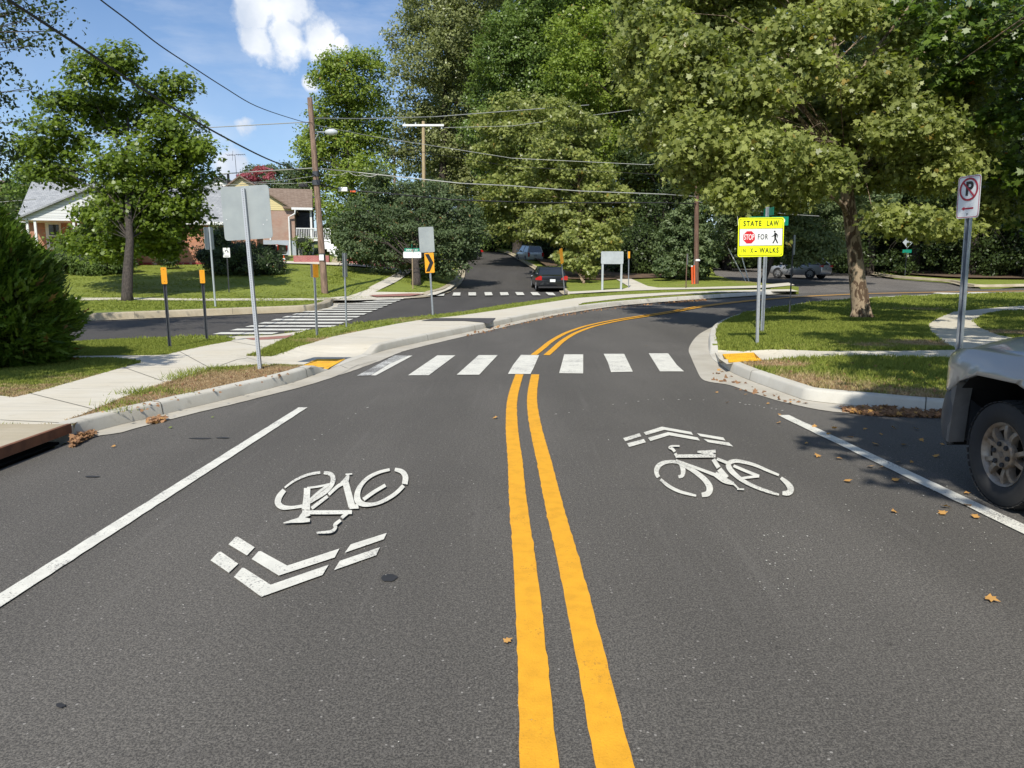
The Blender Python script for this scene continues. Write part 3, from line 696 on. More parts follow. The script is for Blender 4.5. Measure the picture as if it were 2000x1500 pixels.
# ---- far lawns
left_lawn = pxo([(-400, 655), (-60, 637)] + list(reversed(hill_l))[1:], 0)
LAWN_E = left_lawn + [g(880, 487).xy[:], (-14, 130), (-130, 130), (-60, 20)]
drape('lawn', LAWN_E, M['turf'], 1, raised=KH, skirt=.3, step=1.2, dry=True, far=1.6)
def kerb_px(pxs, side, name='kerb', mat=None, pan=.25, hgt=KH, n=4, w=.16):
    L = [tuple(q) for q in offset_line([g(*q).xy[:] for q in spline(pxs, n)], -side * .10)]
    return kerb(name, L, side, mat or M['old_concrete'], pan, hgt=hgt, width=w, panmat=M['old_concrete'])
kerb_px(list(reversed(hill_l)), 1, mat=M['old_concrete'], hgt=.2, w=.32)
walk2 = [(100, 583.5), (248, 583), (400, 584.5), (560, 584.5), (640, 583), (680, 580), (697, 575), (735, 556), (765, 541), (790, 527), (800, 518), (810, 511), (826, 511), (818, 520), (805, 532), (775, 552), (745, 566), (733, 572), (800, 573), (850, 572), (868, 566), (885, 553), (892, 556), (880, 566), (852, 577), (800, 584), (740, 586.5), (690, 588), (620, 588), (560, 588.5), (400, 588.5), (248, 587.5), (100, 588)]
drape('pavement', px2w(walk2, KH), M['concrete'], 2, raised=KH, step=1.0)
drape('pavement', px2w([(540, 513), (600, 514.5), (700, 518), (770, 525), (800, 530), (795, 534), (760, 529), (700, 523), (600, 518.5), (540, 517)], KH), M['concrete'], 3, raised=KH, step=1.0)
drape('pavement', px2w([(818, 527), (862, 529), (890, 531), (890, 535), (862, 533), (812, 531)], KH), M['concrete'], 3, raised=KH, step=1.0)
drape('ramp_surface', px2w([(720, 580), (800, 577), (830, 577.5), (800, 581.5), (735, 583)], KH), M['redpad'], 4, raised=KH, step=1.0)
drape('ramp_surface', px2w([(478, 660), (560, 654.5), (572, 652), (560, 659), (500, 664)], .03), M['redpad'], 4, raised=KH, step=.5)
# middle block right of the hill street
mid = pxo(list(reversed(far_px)) , 0) + pxo([(1112, 577), (1160, 573.5), (1200, 572)], KH) + pxo([(1200, 572), (1300, 569.5), (1400, 566.5), (1500, 564.5), (1560, 562.5), (1540, 560), (1500, 556), (1430, 549), (1398, 540), (1385, 519)], KH)
mid = mid + [g(1400, 492).xy[:], (40, 110), (5, 120)]
drape('verge', mid, M['turf'], 2, raised=KH, skirt=.3, step=1.2, dry=True)
kerb_px(far_px, -1)
drape('pavement', px2w([(1108, 573), (1180, 569.5), (1220, 566.8), (1229, 563.5), (1216, 556), (1204, 549), (1195, 543), (1218, 543), (1235, 549), (1265, 562), (1285, 565), (1340, 565), (1480, 561), (1520, 557), (1540, 555.5), (1552, 560), (1500, 565), (1340, 568), (1290, 569), (1240, 570.5), (1180, 573), (1110, 577)], KH), M['concrete'], 3, raised=KH, step=.8)
drape('forest_floor', pxo([(1110, 549), (1180, 551), (1205, 549), (1240, 548), (1300, 546), (1350, 549), (1380, 541), (1384, 519)], KH) + [g(1400, 494).xy[:], (38, 105), (6, 110), g(1030, 505).xy[:]], M['mulch'], 4, raised=KH, step=1.3)
# right far block beyond the main road
rfar = pxo([(1690, 512), (1695, 534), (1740, 543), (1860, 552), (1880, 556), (1905, 562), (2050, 560), (2200, 558.5), (2600, 556)], 0) + [(120, 60), (120, 130), (50, 130)]
drape('verge', rfar, M['turf'], 1, raised=KH, skirt=.3, step=1.3, dry=True)
kerb_px([(1690, 512), (1695, 533), (1740, 543), (1800, 548.5), (1860, 553), (1905, 562), (1980, 561.5), (2050, 560), (2200, 558.5)], 1)
drape('forest_floor', pxo([(1700, 513), (1705, 530), (1760, 539), (1850, 545), (1900, 547), (2000, 548), (2300, 548)], KH) + [(100, 66), (100, 125), (52, 125)], M['mulch'], 4, raised=KH, step=1.5)

# ------------------------------------------------------------------ painted markings
def patch(mb, pxs, h=.0, step=9, lv=2.2, dropc=None):
    """filled pixel-outline shape laid on the road"""
    poly = clean(px2w(pxs, h, step), .002); A = np.array(poly)
    n = len(poly)
    vs, es, fs, *_ = delaunay_2d_cdt([Vector(p) for p in poly], [(i, (i + 1) % n) for i in range(n)], [], 0, 1e-6, True)
    V = np.array([(v.x, v.y) for v in vs])
    out = []
    for f in fs:
        c = V[list(f)].mean(0)
        if inside(A, np.array([c[0]]), np.array([c[1]]))[0]:
            a, b, d = (V[i] for i in f[:3]); out.append(f if (b[0] - a[0]) * (d[1] - a[1]) - (b[1] - a[1]) * (d[0] - a[0]) > 0 else list(reversed(f)))
    z = Zn(V[:, 0], V[:, 1]) + lev(0, V[:, 1], lv) + .001
    mb.add([(V[i, 0], V[i, 1], z[i]) for i in range(len(V))], out)
def stroke(pts, sub=5):
    """pixel stroke with widths -> outline"""
    P = spline([(x, y, w) for x, y, w in pts], sub) if len(pts) > 2 else pts
    L, Rr = [], []
    for i, (x, y, w) in enumerate(P):
        a = P[max(i - 1, 0)]; b = P[min(i + 1, len(P) - 1)]; dx, dy = b[0] - a[0], b[1] - a[1]; l = math.hypot(dx, dy) or 1
        L.append((x - dy / l * w / 2, y + dx / l * w / 2)); Rr.append((x + dy / l * w / 2, y - dx / l * w / 2))
    return L, Rr
def strokes(mb, lst, ox, oy, s, lv=2.2):
    for pts in lst:
        L, Rr = stroke([(ox + x / s, oy + y / s, w / s) for x, y, w in pts])
        Lw = [g(*p) for p in L]; Rw = [g(*p) for p in Rr]
        lv += .12
        vs = []
        for a, b in zip(Lw, Rw):
            vs += [(a.x, a.y, Z(a.x, a.y) + float(lev(0, a.y, lv)) + .001), (b.x, b.y, Z(b.x, b.y) + float(lev(0, b.y, lv)) + .001)]
        mb.add(vs, [(2 * i, 2 * i + 1, 2 * i + 3, 2 * i + 2) for i in range(len(Lw) - 1)])
# double yellow centre line
ctr = [(1195, 1800), (1165, 1660), (1127, 1500), (1099, 1300), (1068, 1100), (1049, 1000), (1034, 900), (1025, 850), (1020, 805), (1021, 770), (1030, 732)]
ctr2 = [(1055, 694), (1072, 680), (1087, 667), (1112, 652), (1138, 642), (1163, 635), (1213, 625), (1310, 610.5), (1365, 600.5), (1425, 593), (1480, 587.5), (1560, 581.5), (1640, 577.5), (1700, 575.3), (1850, 572.3), (2000, 570.5), (2200, 568)]
ct = thing('centre_line', 'double yellow centre line curving along the main road', 'road marking', (0, 0, 0))
for seg in (ctr, ctr2):
    L = np.array([g(*q).xy[:] for q in spline(seg, 8)])
    # smooth in world space
    for _ in range(3):
        L[1:-1] = L[1:-1] * .5 + (L[:-2] + L[2:]) * .25
    L = np.array(dense([tuple(q) for q in L], .05))
    for sgn in (-1, 1):
        w = .062; jl = RNG.normal(0, .0016, len(L)); jr = RNG.normal(0, .0016, len(L))
        a = offset_line(L, sgn * .122 + w + jl); b = offset_line(L, sgn * .122 - w + jr); mb = MB()
        za = Zn(a[:, 0], a[:, 1]) + lev(0, a[:, 1], 2) ; zb_ = Zn(b[:, 0], b[:, 1]) + lev(0, b[:, 1], 2); n = len(L)
        mb.add([(a[i, 0], a[i, 1], za[i]) for i in range(n)] + [(b[i, 0], b[i, 1], zb_[i]) for i in range(n)], [(n + i, n + i + 1, i + 1, i) for i in range(n - 1)])
        mb.build('line', M['yellow_paint'], ct)
# edge lines
def edge_line(label, pa, pb, w, ext=0):
    A = g(*pa); B = g(*pb); d = (B - A).normalized(); A = A - d * ext; n = Vector((-d.y, d.x, 0)) * w / 2; k = int((B - A).length / .1); mb = MB(); vs = []
    for i in range(k + 1):
        q = A + (B - A) * i / k; j1 = random.gauss(0, .003); j2 = random.gauss(0, .003); vs += [(q.x - n.x * (1 + j1 * 10), q.y - n.y, .009), (q.x + n.x * (1 + j2 * 10), q.y + n.y, .009)]
    mb.add(vs, [(2 * i, 2 * i + 2, 2 * i + 3, 2 * i + 1) for i in range(k)]); o = mb.build('edge_line', M['white_paint']); tag(o, label, 'road marking', 'white parking edge lines')
edge_line('long straight white edge line on the left of the road', (0, 1175), (592, 797), .105, 3)
edge_line('white edge line on the right beside the parked pickup wheel', (1530, 812), (2000, 1036), .125, 0)
o = MB(); A = g(2000, 1036); B = g(1530, 812); d = (A - B).normalized(); B = A + d * 6; n = Vector((-d.y, d.x, 0)) * .0625
o.add([(A.x - n.x, A.y - n.y, .009), (B.x - n.x, B.y - n.y, .009), (B.x + n.x, B.y + n.y, .009), (A.x + n.x, A.y + n.y, .009)], [(0, 1, 2, 3)]); o = o.build('road_paint', M['white_paint']); o['kind'] = 'structure'
# near crosswalk
cw = thing('crosswalk', 'near crosswalk of thick white bars across the main road', 'crosswalk', g(1020, 714), group='crosswalks')
def bars(parent, quads, mat, off=True):
    for q in quads:
        mb = MB(); patch(mb, q, 0); ob = mb.build('bar', mat, parent, origin=parent.location)
bars(cw, [[(797, 734), (837.5, 734), (889.5, 695), (854, 695)], [(892, 733), (936, 733), (972, 694.5), (935, 694.5)], [(992, 731.5), (1036, 731.5), (1042, 720), (1053, 694.5), (1017.5, 694), (1002, 714)], [(1092, 730), (1139, 730.5), (1139, 712), (1139, 693), (1102, 693), (1097, 712)], [(1193.5, 728), (1236, 727), (1219, 692), (1179, 692), (1187, 708)], [(1289, 726.5), (1336, 726.5), (1322, 714), (1305, 691), (1267, 691)]], M['white_paint'])
bars(cw, [[(734, 734.5), (724, 734.5), (760, 712), (798, 695.5), (806, 695.5)]], M['white_paint']); bars(cw, [[(697, 735), (723, 734.5), (759, 712), (797, 695.5), (771, 695)]], M['worn_paint'])
# side street crosswalk: bars across, each 0.6 m
cw2 = thing('crosswalk', 'long crosswalk of thin white bars on the side street behind the posts', 'crosswalk', (-6.3, 27, 0), group='crosswalks')
near_w = px2w(near_px, 0)
yy = 18.95
nA = np.array(ISLAND)
for k in range(15):
    y0 = yy + k * 1.16; mb = MB()
    xl, xr = -7.5, -5.05
    xs_ = np.linspace(xl, xr, 24); ok = ~inside(nA, xs_, np.full(24, y0 - .05))
    if ok.sum() < 2: continue
    xr = xs_[ok].max()
    vs = []
    for x in np.linspace(xl, xr, 6):
        for yq in (y0, y0 + .56): vs.append((x + 6.3, yq - 27, Z(x, yq) + float(lev(0, yq, 2.3)) + .001))
    mb.add(vs, [(2 * i, 2 * i + 2, 2 * i + 3, 2 * i + 1) for i in range(5)]); mb.build('bar', M['white_paint'], cw2)
cw3 = thing('crosswalk', 'far row of short white crosswalk dashes at the foot of the hill street', 'crosswalk', g(960, 577), group='crosswalks')
bars(cw3, [[(820, 579.8), (834, 579.8), (836.5, 577.2), (823, 577.2)], [(851.5, 579.8), (867, 579.8), (868.5, 575.8), (854, 575.8)], [(883.5, 579.5), (899, 579.5), (899.5, 573.6), (886, 573.6)], [(915, 579.2), (930, 579.2), (929.5, 573.3), (915, 573.3)], [(947.5, 579.2), (962.5, 578.8), (960, 573), (946, 573)], [(978, 579), (994, 578.6), (991.5, 573), (976, 573.3)], [(1010, 578.8), (1024.5, 578.5), (1021, 573), (1006, 573)], [(1040.5, 578.8), (1056, 578.8), (1049.5, 573), (1036, 573)], [(1071.5, 578.8), (1085.5, 579), (1080, 574), (1065, 573.2)]], M['white_paint'])
# shared-lane markings
def sharrow(label, strk, polys, ox, oy, s, c):
    t = thing('bicycle_marking', label, 'road marking', g(*c), group='shared lane bicycle markings')
    mb = MB(); strokes(mb, strk, ox, oy, s); mb.build('bicycle', M['white_paint'], t, origin=t.location)
    for p in polys:
        mb = MB(); patch(mb, [(ox + x / s, oy + y / s) for x, y in p]); mb.build('chevron_bar', M['white_paint'], t, origin=t.location)
sharrow('painted white bicycle and chevrons pointing at the camera in the left lane', [
 [(825, 420, 14), (900, 365, 18), (1000, 320, 20), (1102, 300, 22)], [(1130, 303, 22), (1185, 315, 34), (1203, 352, 38), (1188, 400, 36), (1140, 455, 34), (1060, 505, 34), (1000, 545, 26)],
 [(822, 440, 34), (783, 490, 45), (772, 540, 50), (805, 573, 42), (870, 578, 26), (950, 568, 26), (1010, 560, 40)], [(1000, 424, 16), (1085, 413, 16), (1170, 395, 16)], [(1000, 425, 50), (997, 500, 52), (990, 595, 66)],
 [(1025, 515, 18), (1100, 450, 20), (1175, 395, 18)], [(1035, 586, 26), (1095, 540, 26), (1160, 490, 24)], [(1168, 478, 24), (1240, 412, 26), (1300, 382, 30)], [(1285, 398, 60), (1312, 350, 34), (1322, 320, 14)], [(1300, 320, 12), (1352, 316, 10)],
 [(1300, 385, 50), (1325, 480, 52), (1350, 575, 54)], [(1330, 583, 22), (1400, 570, 40)], [(1645, 283, 22), (1560, 305, 24), (1480, 345, 28), (1425, 400, 32), (1395, 460, 42), (1395, 525, 52), (1440, 556, 40), (1520, 556, 26), (1600, 528, 28), (1690, 472, 30), (1753, 410, 30)],
 [(1762, 398, 44), (1768, 340, 44), (1740, 300, 38), (1685, 282, 26)], [(1440, 520, 28), (1520, 462, 28), (1612, 407, 26)], [(962, 622, 30), (1150, 622, 32), (1350, 620, 30)], [(1320, 622, 26), (1270, 665, 26)], [(1005, 620, 70), (960, 655, 36), (940, 680, 30)],
 [(815, 708, 6), (880, 695, 24), (960, 684, 42), (1022, 686, 26)], [(1262, 685, 24), (1218, 722, 28), (1222, 745, 24), (1185, 776, 24), (1075, 785, 14)]],
 [[(385, 865), (440, 808), (458, 805), (590, 888), (530, 952)], [(245, 990), (308, 925), (326, 922), (462, 1017), (388, 1088)], [(567, 980), (620, 920), (638, 918), (845, 1032), (1252, 898), (1215, 968), (778, 1110)], [(428, 1120), (490, 1050), (508, 1050), (715, 1182), (1168, 1025), (1120, 1105), (642, 1277)], [(1295, 930), (1340, 865), (1622, 775), (1598, 825)], [(1210, 1067), (1255, 995), (1568, 887), (1540, 950)]], 350, 850, 4, (650, 1000))
sharrow('painted white bicycle and chevrons pointing away in the right lane', [
 [(545, 618, 30), (530, 590, 32), (532, 550, 40), (562, 515, 36), (620, 497, 26), (690, 500, 26), (760, 532, 32), (840, 582, 36), (910, 642, 42), (944, 700, 50), (930, 745, 46), (882, 757, 34)], [(560, 635, 22), (620, 685, 26), (700, 727, 24), (780, 750, 22), (838, 764, 16)],
 [(720, 500, 40), (736, 560, 38), (730, 605, 30), (700, 616, 24)], [(1485, 603, 18), (1400, 568, 22), (1300, 525, 24), (1210, 500, 26), (1140, 492, 30), (1092, 512, 38), (1102, 555, 42), (1150, 605, 36), (1210, 650, 30), (1300, 695, 26), (1400, 732, 24), (1485, 757, 16)], [(1500, 625, 24), (1552, 670, 40), (1577, 712, 50), (1560, 742, 44), (1512, 745, 30)],
 [(1130, 530, 22), (1240, 577, 24), (1330, 612, 22)], [(1330, 612, 22), (1260, 620, 20), (1190, 630, 20)], [(680, 488, 18), (860, 555, 22), (1000, 608, 28)], [(985, 595, 40), (1060, 645, 46), (1130, 672, 24)], [(1120, 665, 16), (1175, 718, 12)], [(1158, 716, 12), (1213, 718, 12)], [(972, 482, 32), (1014, 548, 34)], [(1018, 560, 40), (1075, 630, 46)], [(1000, 478, 22), (1085, 512, 24)],
 [(678, 458, 26), (990, 456, 26)], [(674, 436, 22), (692, 470, 22)], [(848, 424, 14), (910, 428, 28), (990, 420, 24)], [(950, 432, 34), (965, 462, 34)], [(672, 425, 22), (652, 402, 22), (630, 392, 18), (650, 380, 14), (708, 380, 13)]],
 [[(268, 310), (395, 272), (412, 295), (285, 335)], [(298, 352), (430, 317), (445, 343), (315, 380)], [(428, 265), (570, 220), (800, 262), (815, 285), (590, 245), (447, 287)], [(462, 308), (620, 263), (850, 305), (868, 330), (628, 288), (482, 333)], [(845, 272), (1050, 305), (1068, 330), (870, 295)], [(898, 318), (1095, 345), (1127, 376), (930, 342)]], 1150, 780, 4, (1390, 930))
mb = MB()
for q in [[(1821, 574.8), (1830, 573.6), (1880, 574.8), (1885, 576.8), (1850, 578), (1842, 576.6)], [(1890, 573.2), (1930, 573), (1930, 574), (1926, 576), (1920, 577.5), (1914, 577.2), (1917, 575), (1890, 574.5)]]: patch(mb, q)
o = mb.build('bicycle_marking', M['white_paint']); tag(o, 'tiny white bicycle marking far off on the road bend at right', 'road marking', 'shared lane bicycle markings')
# thin layout chalk dashes and tar blobs, seams
mb = MB()
def dash_line(p0, p1, n, w=.6, ln=.5):
    for i in range(n):
        t = (i + random.uniform(0, .6)) / n; x = p0[0] + (p1[0] - p0[0]) * t; y = p0[1] + (p1[1] - p0[1]) * t + random.uniform(-2, 2)
        l = random.uniform(1, 4); patch(mb, [(x, y), (x + l, y - .2), (x + l, y + w), (x, y + w)], lv=2.4)
dash_line((1050, 815), (1290, 778), 9, .4); dash_line((1290, 780), (1390, 782), 4, .4); dash_line((1440, 787), (1530, 805), 9, .4); dash_line((720, 795), (560, 890), 9, .4)
for i in range(26): x = random.uniform(1480, 1590); y = random.uniform(1040, 1175); patch(mb, [(x, y), (x + random.uniform(1.5, 5), y + .5), (x + 3, y + 2)], lv=2.4)
for i in range(40): x = random.uniform(1650, 1990); y = random.uniform(930, 1080); patch(mb, [(x, y), (x + random.uniform(1, 4), y + .5), (x + 2, y + 1.6)], lv=2.4)
for i in range(46): x = random.uniform(60, 1980); y = random.uniform(860, 1480); patch(mb, [(x, y), (x + random.uniform(1, 3.5), y + .5), (x + 1.5, y + 1.8)], lv=2.4)
o = mb.build('paint_flecks', M['white_paint']); tag(o, 'loose white paint flecks and grit scattered on the asphalt', 'road grit', kind='stuff')
mb = MB()
for (x, y, rx, ry) in [(760, 1130, 17, 8), (392, 857, 24, 1.2), (435, 856, 16, 1.2), (180, 932, 18, 1.6), (118, 1380, 10, 5)]:
    patch(mb, [(x + rx * math.cos(a) * random.uniform(.75, 1.1), y + ry * math.sin(a) * random.uniform(.7, 1.15)) for a in np.linspace(0, 6.28, 15)[:-1]], lv=1.2)
o = mb.build('tar_patch', simple('tar', (0.035, 0.034, 0.034), .6, kind='pos')); o['kind'] = 'structure'
# ------------------------------------------------------------------ signs and posts
def perf_mat():
    m, nt, b = new_mat('perforated_post'); v = coords(nt, 'obj'); sx = nt.nodes.new('ShaderNodeSeparateXYZ'); nt.links.new(v, sx.inputs[0])
    zz = nmath(nt, 'SUBTRACT', nmath(nt, 'FRACT', nmath(nt, 'DIVIDE', sx.outputs[2], 0.0254)), 0.5)
    d1 = nmath(nt, 'MULTIPLY', zz, 0.0254)
    def mask(c):
        r = nmath(nt, 'SQRT', nmath(nt, 'ADD', nmath(nt, 'MULTIPLY', d1, d1), nmath(nt, 'MULTIPLY', c, c))); return nmath(nt, 'LESS_THAN', r, 0.0058)
    k = nmath(nt, 'MAXIMUM', mask(sx.outputs[0]), mask(sx.outputs[1]))
    nt.links.new(nmix(nt, k, (0.46, 0.48, 0.5), (0.05, 0.05, 0.055)), b.inputs['Base Color']); b.inputs['Metallic'].default_value = .35; b.inputs['Roughness'].default_value = .45
    return m
M['perf'] = perf_mat()
def rrect(w, h, r=.03, n=5):
    out = []
    for cx, cz, a0 in ((w / 2 - r, h / 2 - r, 0), (-w / 2 + r, h / 2 - r, 90), (-w / 2 + r, -h / 2 + r, 180), (w / 2 - r, -h / 2 + r, 270)):
        for k in range(n): a = R(a0 + 90 * k / (n - 1)); out.append((cx + r * math.cos(a), cz + r * math.sin(a)))
    return out
def shift(poly, dx, dz): return [(x + dx, z + dz) for x, z in poly]
def flat(mb, poly, y, th=.0012):
    mb.prism(poly, 'y', y - th, y)
def text(parent, s, size, x, y, z, mat, name='lettering', xs=1.0, bold=0.0, rot=None, space=1.0, fit=None):
    cu = bpy.data.curves.new('lettering', 'FONT'); cu.body = s; cu.size = size; cu.align_x = 'CENTER'; cu.align_y = 'CENTER'; cu.offset = bold; cu.extrude = .0008; cu.space_character = space
    tmp = bpy.data.objects.new('tmp_text', cu); COL.objects.link(tmp); bpy.context.view_layer.update()
    me = bpy.data.meshes.new_from_object(tmp.evaluated_get(bpy.context.evaluated_depsgraph_get())); bpy.data.objects.remove(tmp); bpy.data.curves.remove(cu)
    me.materials.clear(); me.materials.append(mat)
    if fit:
        q = [v.co.x for v in me.vertices]; k_ = fit / (max(q) - min(q)); mx_ = (max(q) + min(q)) / 2; me.transform(Matrix.Translation((-mx_, 0, 0))); me.transform(Matrix.Diagonal((k_, 1, 1, 1)))
    me.transform(Matrix.Diagonal((xs, 1, 1, 1))); me.transform(Matrix.Rotation(R(90), 4, 'X')); 
    if rot: me.transform(rot)
    me.transform(Matrix.Translation((x, y, z)))
    ob = bpy.data.objects.new(name, me); COL.objects.link(ob); ob.parent = parent; return ob
def usq_post(mb, h, w=.05, z0=-.05):
    mb.box(-w / 2, w / 2, -w / 2, w / 2, z0, h)
def channel_post(mb, h, w=.06, z0=-.05, d=.03):
    # u-channel: web and two flanges
    mb.prism([(-w * .5, -d * .1), (-w * .32, -d * .1), (-w * .22, d), (w * .22, d), (w * .32, -d * .1), (w * .5, -d * .1), (w * .5, -d * .22), (w * .28, -d * .22), (w * .18, d * .8), (-w * .18, d * .8), (-w * .28, -d * .22), (-w * .5, -d * .22)], 'z', z0, h)
def round_post(mb, h, r=.03, z0=-.05): mb.lathe([(z0, r), (h, r), (h + .004, r * .6), (h + .004, 0.0001)], 'z', 12)
def bolts(t, pts, y, r, mat):
    for x, z in pts:
        mb = MB(); mb.lathe([(-.006, 0.0001), (-.006, r), (0, r)], 'y', 6, (x, y, z)); mb.build('bolt', mat, t)

# 1 blank square sign at left, seen from behind, leaning left
p = g(508, 722, KH); H_ = 2.68
t = thing('blank_sign', 'large blank square grey sign back on a perforated post by the left yellow pad', 'sign', p, (R(-1.5), R(-3.2), R(-4)))
mb = MB(); mb.box(-.024, .024, -.024, .024, -.08, 2.62); mb.build('post', M['perf'], t)
mb = MB(); mb.prism(shift(rrect(.72, .76, .05), 0.005, 2.28), 'y', .03, .034); mb.build('panel', M['alu'], t)
bolts(t, [(0, 2.56), (0, 2.02), (-.30, 2.2), (.30, 2.16), (.24, 2.1)], .029, .007, M['white'])

# 2 sign posts with amber marker boxes
def marker(label, px, py, pxt, pyt, yaw, w=.09, hb=.30, mat='sign_amber', grp='amber marker posts', lean=0, Yd=None, post='galv_dark', name='marker_post', side_w=.07):
    b = g(px, py, KH) if Yd is None else base_at(px, py, Yd)
    top = at(pxt, pyt, b.y); h = top.z - b.z
    t = thing(name, label, 'marker post', b, (0, R(lean), R(yaw)), grp)
    mb = MB(); channel_post(mb, h - .02); mb.build('post', M[post], t)
    mb = MB(); mb.prism(shift(rrect(w, hb, .015, 3), 0, h - hb / 2), 'y', -.034, -.030); mb.build('panel', M[mat], t)
    mb = MB(); mb.prism(shift(rrect(w, hb, .015, 3), 0, h - hb / 2), 'y', .030, .034); mb.build('back_panel', M['alu'], t)
    bolts(t, [(0, h - .04), (0, h - hb + .05)], -.034, .006, M['galv_dark'])
    return t
marker('amber plate on a dark steel post nearest the dark conifer', 332, 679, 324, 522, 22, .10, .31, lean=-.8)
marker('amber plate on a dark steel post right of the one nearest the dark conifer', 404, 661.5, 396, 527, 24, .10, .28, lean=-.8)
marker('narrow amber marker post seen nearly edge-on in front of the wooden utility pole', 619.5, 651, 617, 516, 68, .20, .30, post='galv', lean=-.4)
marker('narrow grey marker post seen edge-on right of the wooden utility pole', 677.5, 636, 674, 494, 86, .20, .62, mat='alu', post='galv', lean=-.3)
marker('amber plate on a steel post just right of the wide blank sign at the path', 1227.5, 565, 1224, 491, 18, .13, .40, post='galv', Yd=45, lean=-.9)
b = g(1103.5, 573.5, KH); t = thing('leaning_sign', 'sign post tilting hard to the left in front of the dark parked sedan', 'sign', b, (0, R(-16), R(62)), None)
mb = MB(); channel_post(mb, 2.45, .07); mb.build('post', M['galv'], t)
mb = MB(); mb.prism(shift(rrect(.38, .80, .03, 3), 0, 2.05), 'y', -.034, -.030); mb.build('panel', M['sign_amber'], t)
mb = MB(); mb.prism(shift(rrect(.12, .80, .03, 3), 0, 2.05), 'y', .030, .034); mb.build('back_brace', M['wood_brown'], t)
# 3 tall pale post with an edge-on sign
b = g(421, 600, KH); top = at(409, 444, b.y); h = top.z - b.z
t = thing('edge_on_sign', 'tall pale sign post seen edge-on, left of the large blank sign', 'sign', b, (0, R(-2.2), R(82)))
mb = MB(); round_post(mb, h, .035); mb.build('post', M['alu_bright'], t)
mb = MB(); mb.prism(shift(rrect(.62, .80, .05), 0, h - .4), 'y', .04, .048); mb.build('panel', M['alu_bright'], t)
# no-turn sign
b = g(447.5, 572, KH); top = at(445, 484, b.y); h = top.z - b.z
t = thing('turn_sign', 'small white sign with black curved arrow behind the large blank sign', 'sign', b, (0, 0, R(-8)))
mb = MB(); channel_post(mb, h, .06); mb.build('post', M['galv_dark'], t)
mb = MB(); mb.prism(shift(rrect(.36, .46, .03), 0, h - .23), 'y', -.04, -.034); mb.build('panel', M['sign_white'], t)
mb = MB(); A_ = [(-.08 + .08 * math.cos(a), .0 + .08 * math.sin(a)) for a in np.linspace(R(0), R(200), 9)]; A2 = [(-.08 + .045 * math.cos(a), .045 * math.sin(a)) for a in np.linspace(R(200), R(0), 9)]
mb.prism(shift(A_ + A2, .08, h - .18), 'y', -.042, -.0405); mb.prism(shift([(-.02, 0), (.07, 0), (.025, -.07)], .0 + .055, h - .18), 'y', -.042, -.0405); mb.build('arrow', M['sign_black'], t)
mb = MB(); mb.prism(shift(rrect(.24, .05, .01, 2), 0, h - .40), 'y', -.042, -.0405); mb.build('lettering', simple('grey_print', (.35, .35, .35)), t)
# 4 chevron sign, plate above
b = g(845.5, 616, KH)
t = thing('chevron_sign', 'orange chevron sign below a blank grey plate on a steel post', 'sign', b, (0, R(-2.6), R(-4)))
top = at(837, 443, b.y).z - b.z; k = b.y / FPX
mb = MB(); round_post(mb, top - .06, .033); mb.build('post', M['galv'], t)
mb = MB(); mb.prism(shift(rrect(29 * k, 48 * k, .03), -.05, top - 24 * k), 'y', -.040, -.036); mb.build('blank_plate', M['alu'], t)
hz = 38 * k; wz = 18 * k; cz = top - 49 * k - hz / 2
mb = MB(); mb.prism(shift(rrect(wz, hz, .02), .0, cz), 'y', -.046, -.040); mb.build('chevron_plate', M['sign_amber'], t)
mb = MB(); q = wz / 2 * .86; w2 = wz * .42
mb.prism([(-q, cz + hz * .44), (-q + w2, cz + hz * .44), (q, cz), (-q + w2, cz - hz * .44), (-q, cz - hz * .44), (q - w2, cz)], 'y', -.050, -.0475); mb.build('chevron', M['sign_black'], t)
# 5 street-name sign under the round tree
b = g(806.5, 566, KH); t = thing('street_name_sign', 'green street name blade over a white blade under the rounded tree', 'sign', b, (0, 0, R(3)))
h = at(806, 484, b.y).z - b.z
mb = MB(); round_post(mb, h - .1, .032); mb.build('post', simple('post_tan', (.36, .27, .17), .7), t)
mb = MB(); mb.box(-.42, .40, -.012, -.006, h - .22, h - .02); mb.build('green_blade', M['sign_green'], t)
mb = MB(); mb.prism(shift(rrect(.98, .34, .06), 0, h - .38), 'y', -.03, -.022); mb.build('white_blade', M['sign_white'], t)
mb = MB(); mb.box(-.006, .006, -.35, .35, h + .02, h + .20); mb.build('cross_blade', M['sign_green'], t)
text(t, 'DENNIS AV', .13, -.01, -.0145, h - .12, M['sign_white'], bold=.003); text(t, 'E', .10, .34, -.032, h - .36, M['sign_black'])
# 6 wide blank sign on two posts
bl = g(1176, 569.5, KH); br = g(1214, 569.5, KH); t = thing('blank_sign', 'wide low blank pale sign plate on two grey posts by the woodland path', 'sign', bl, (0, 0, 0))
k = bl.y / FPX; hh = at(1195, 491, bl.y).z - bl.z; wd = (br - bl).x
for xo in (0, wd):
    mb = MB(); mb.box(xo - .055, xo + .055, -.04, .04, -.05, hh - .10); o = mb.build('post', M['alu_bright'], t)
mb = MB(); mb.prism(shift(rrect(43 * k, 24 * k, .06), wd / 2, hh - 12 * k), 'y', -.055, -.045); mb.build('panel', M['alu_bright'], t)
# 7 small edge-on post near brown utility pole
b = g(1339.5, 566, KH); hh = at(1343, 496, b.y).z - b.z; t = thing('edge_on_sign', 'short thin post with a narrow pale edge-on sign left of the dark brown pole', 'sign', b, (0, R(1), R(70)))
mb = MB(); round_post(mb, hh, .03); mb.build('post', M['wood_brown'], t)
mb = MB(); mb.prism(shift(rrect(.46, .62, .03), 0, hh - .31), 'y', -.045, -.036); mb.build('panel', M['alu'], t)
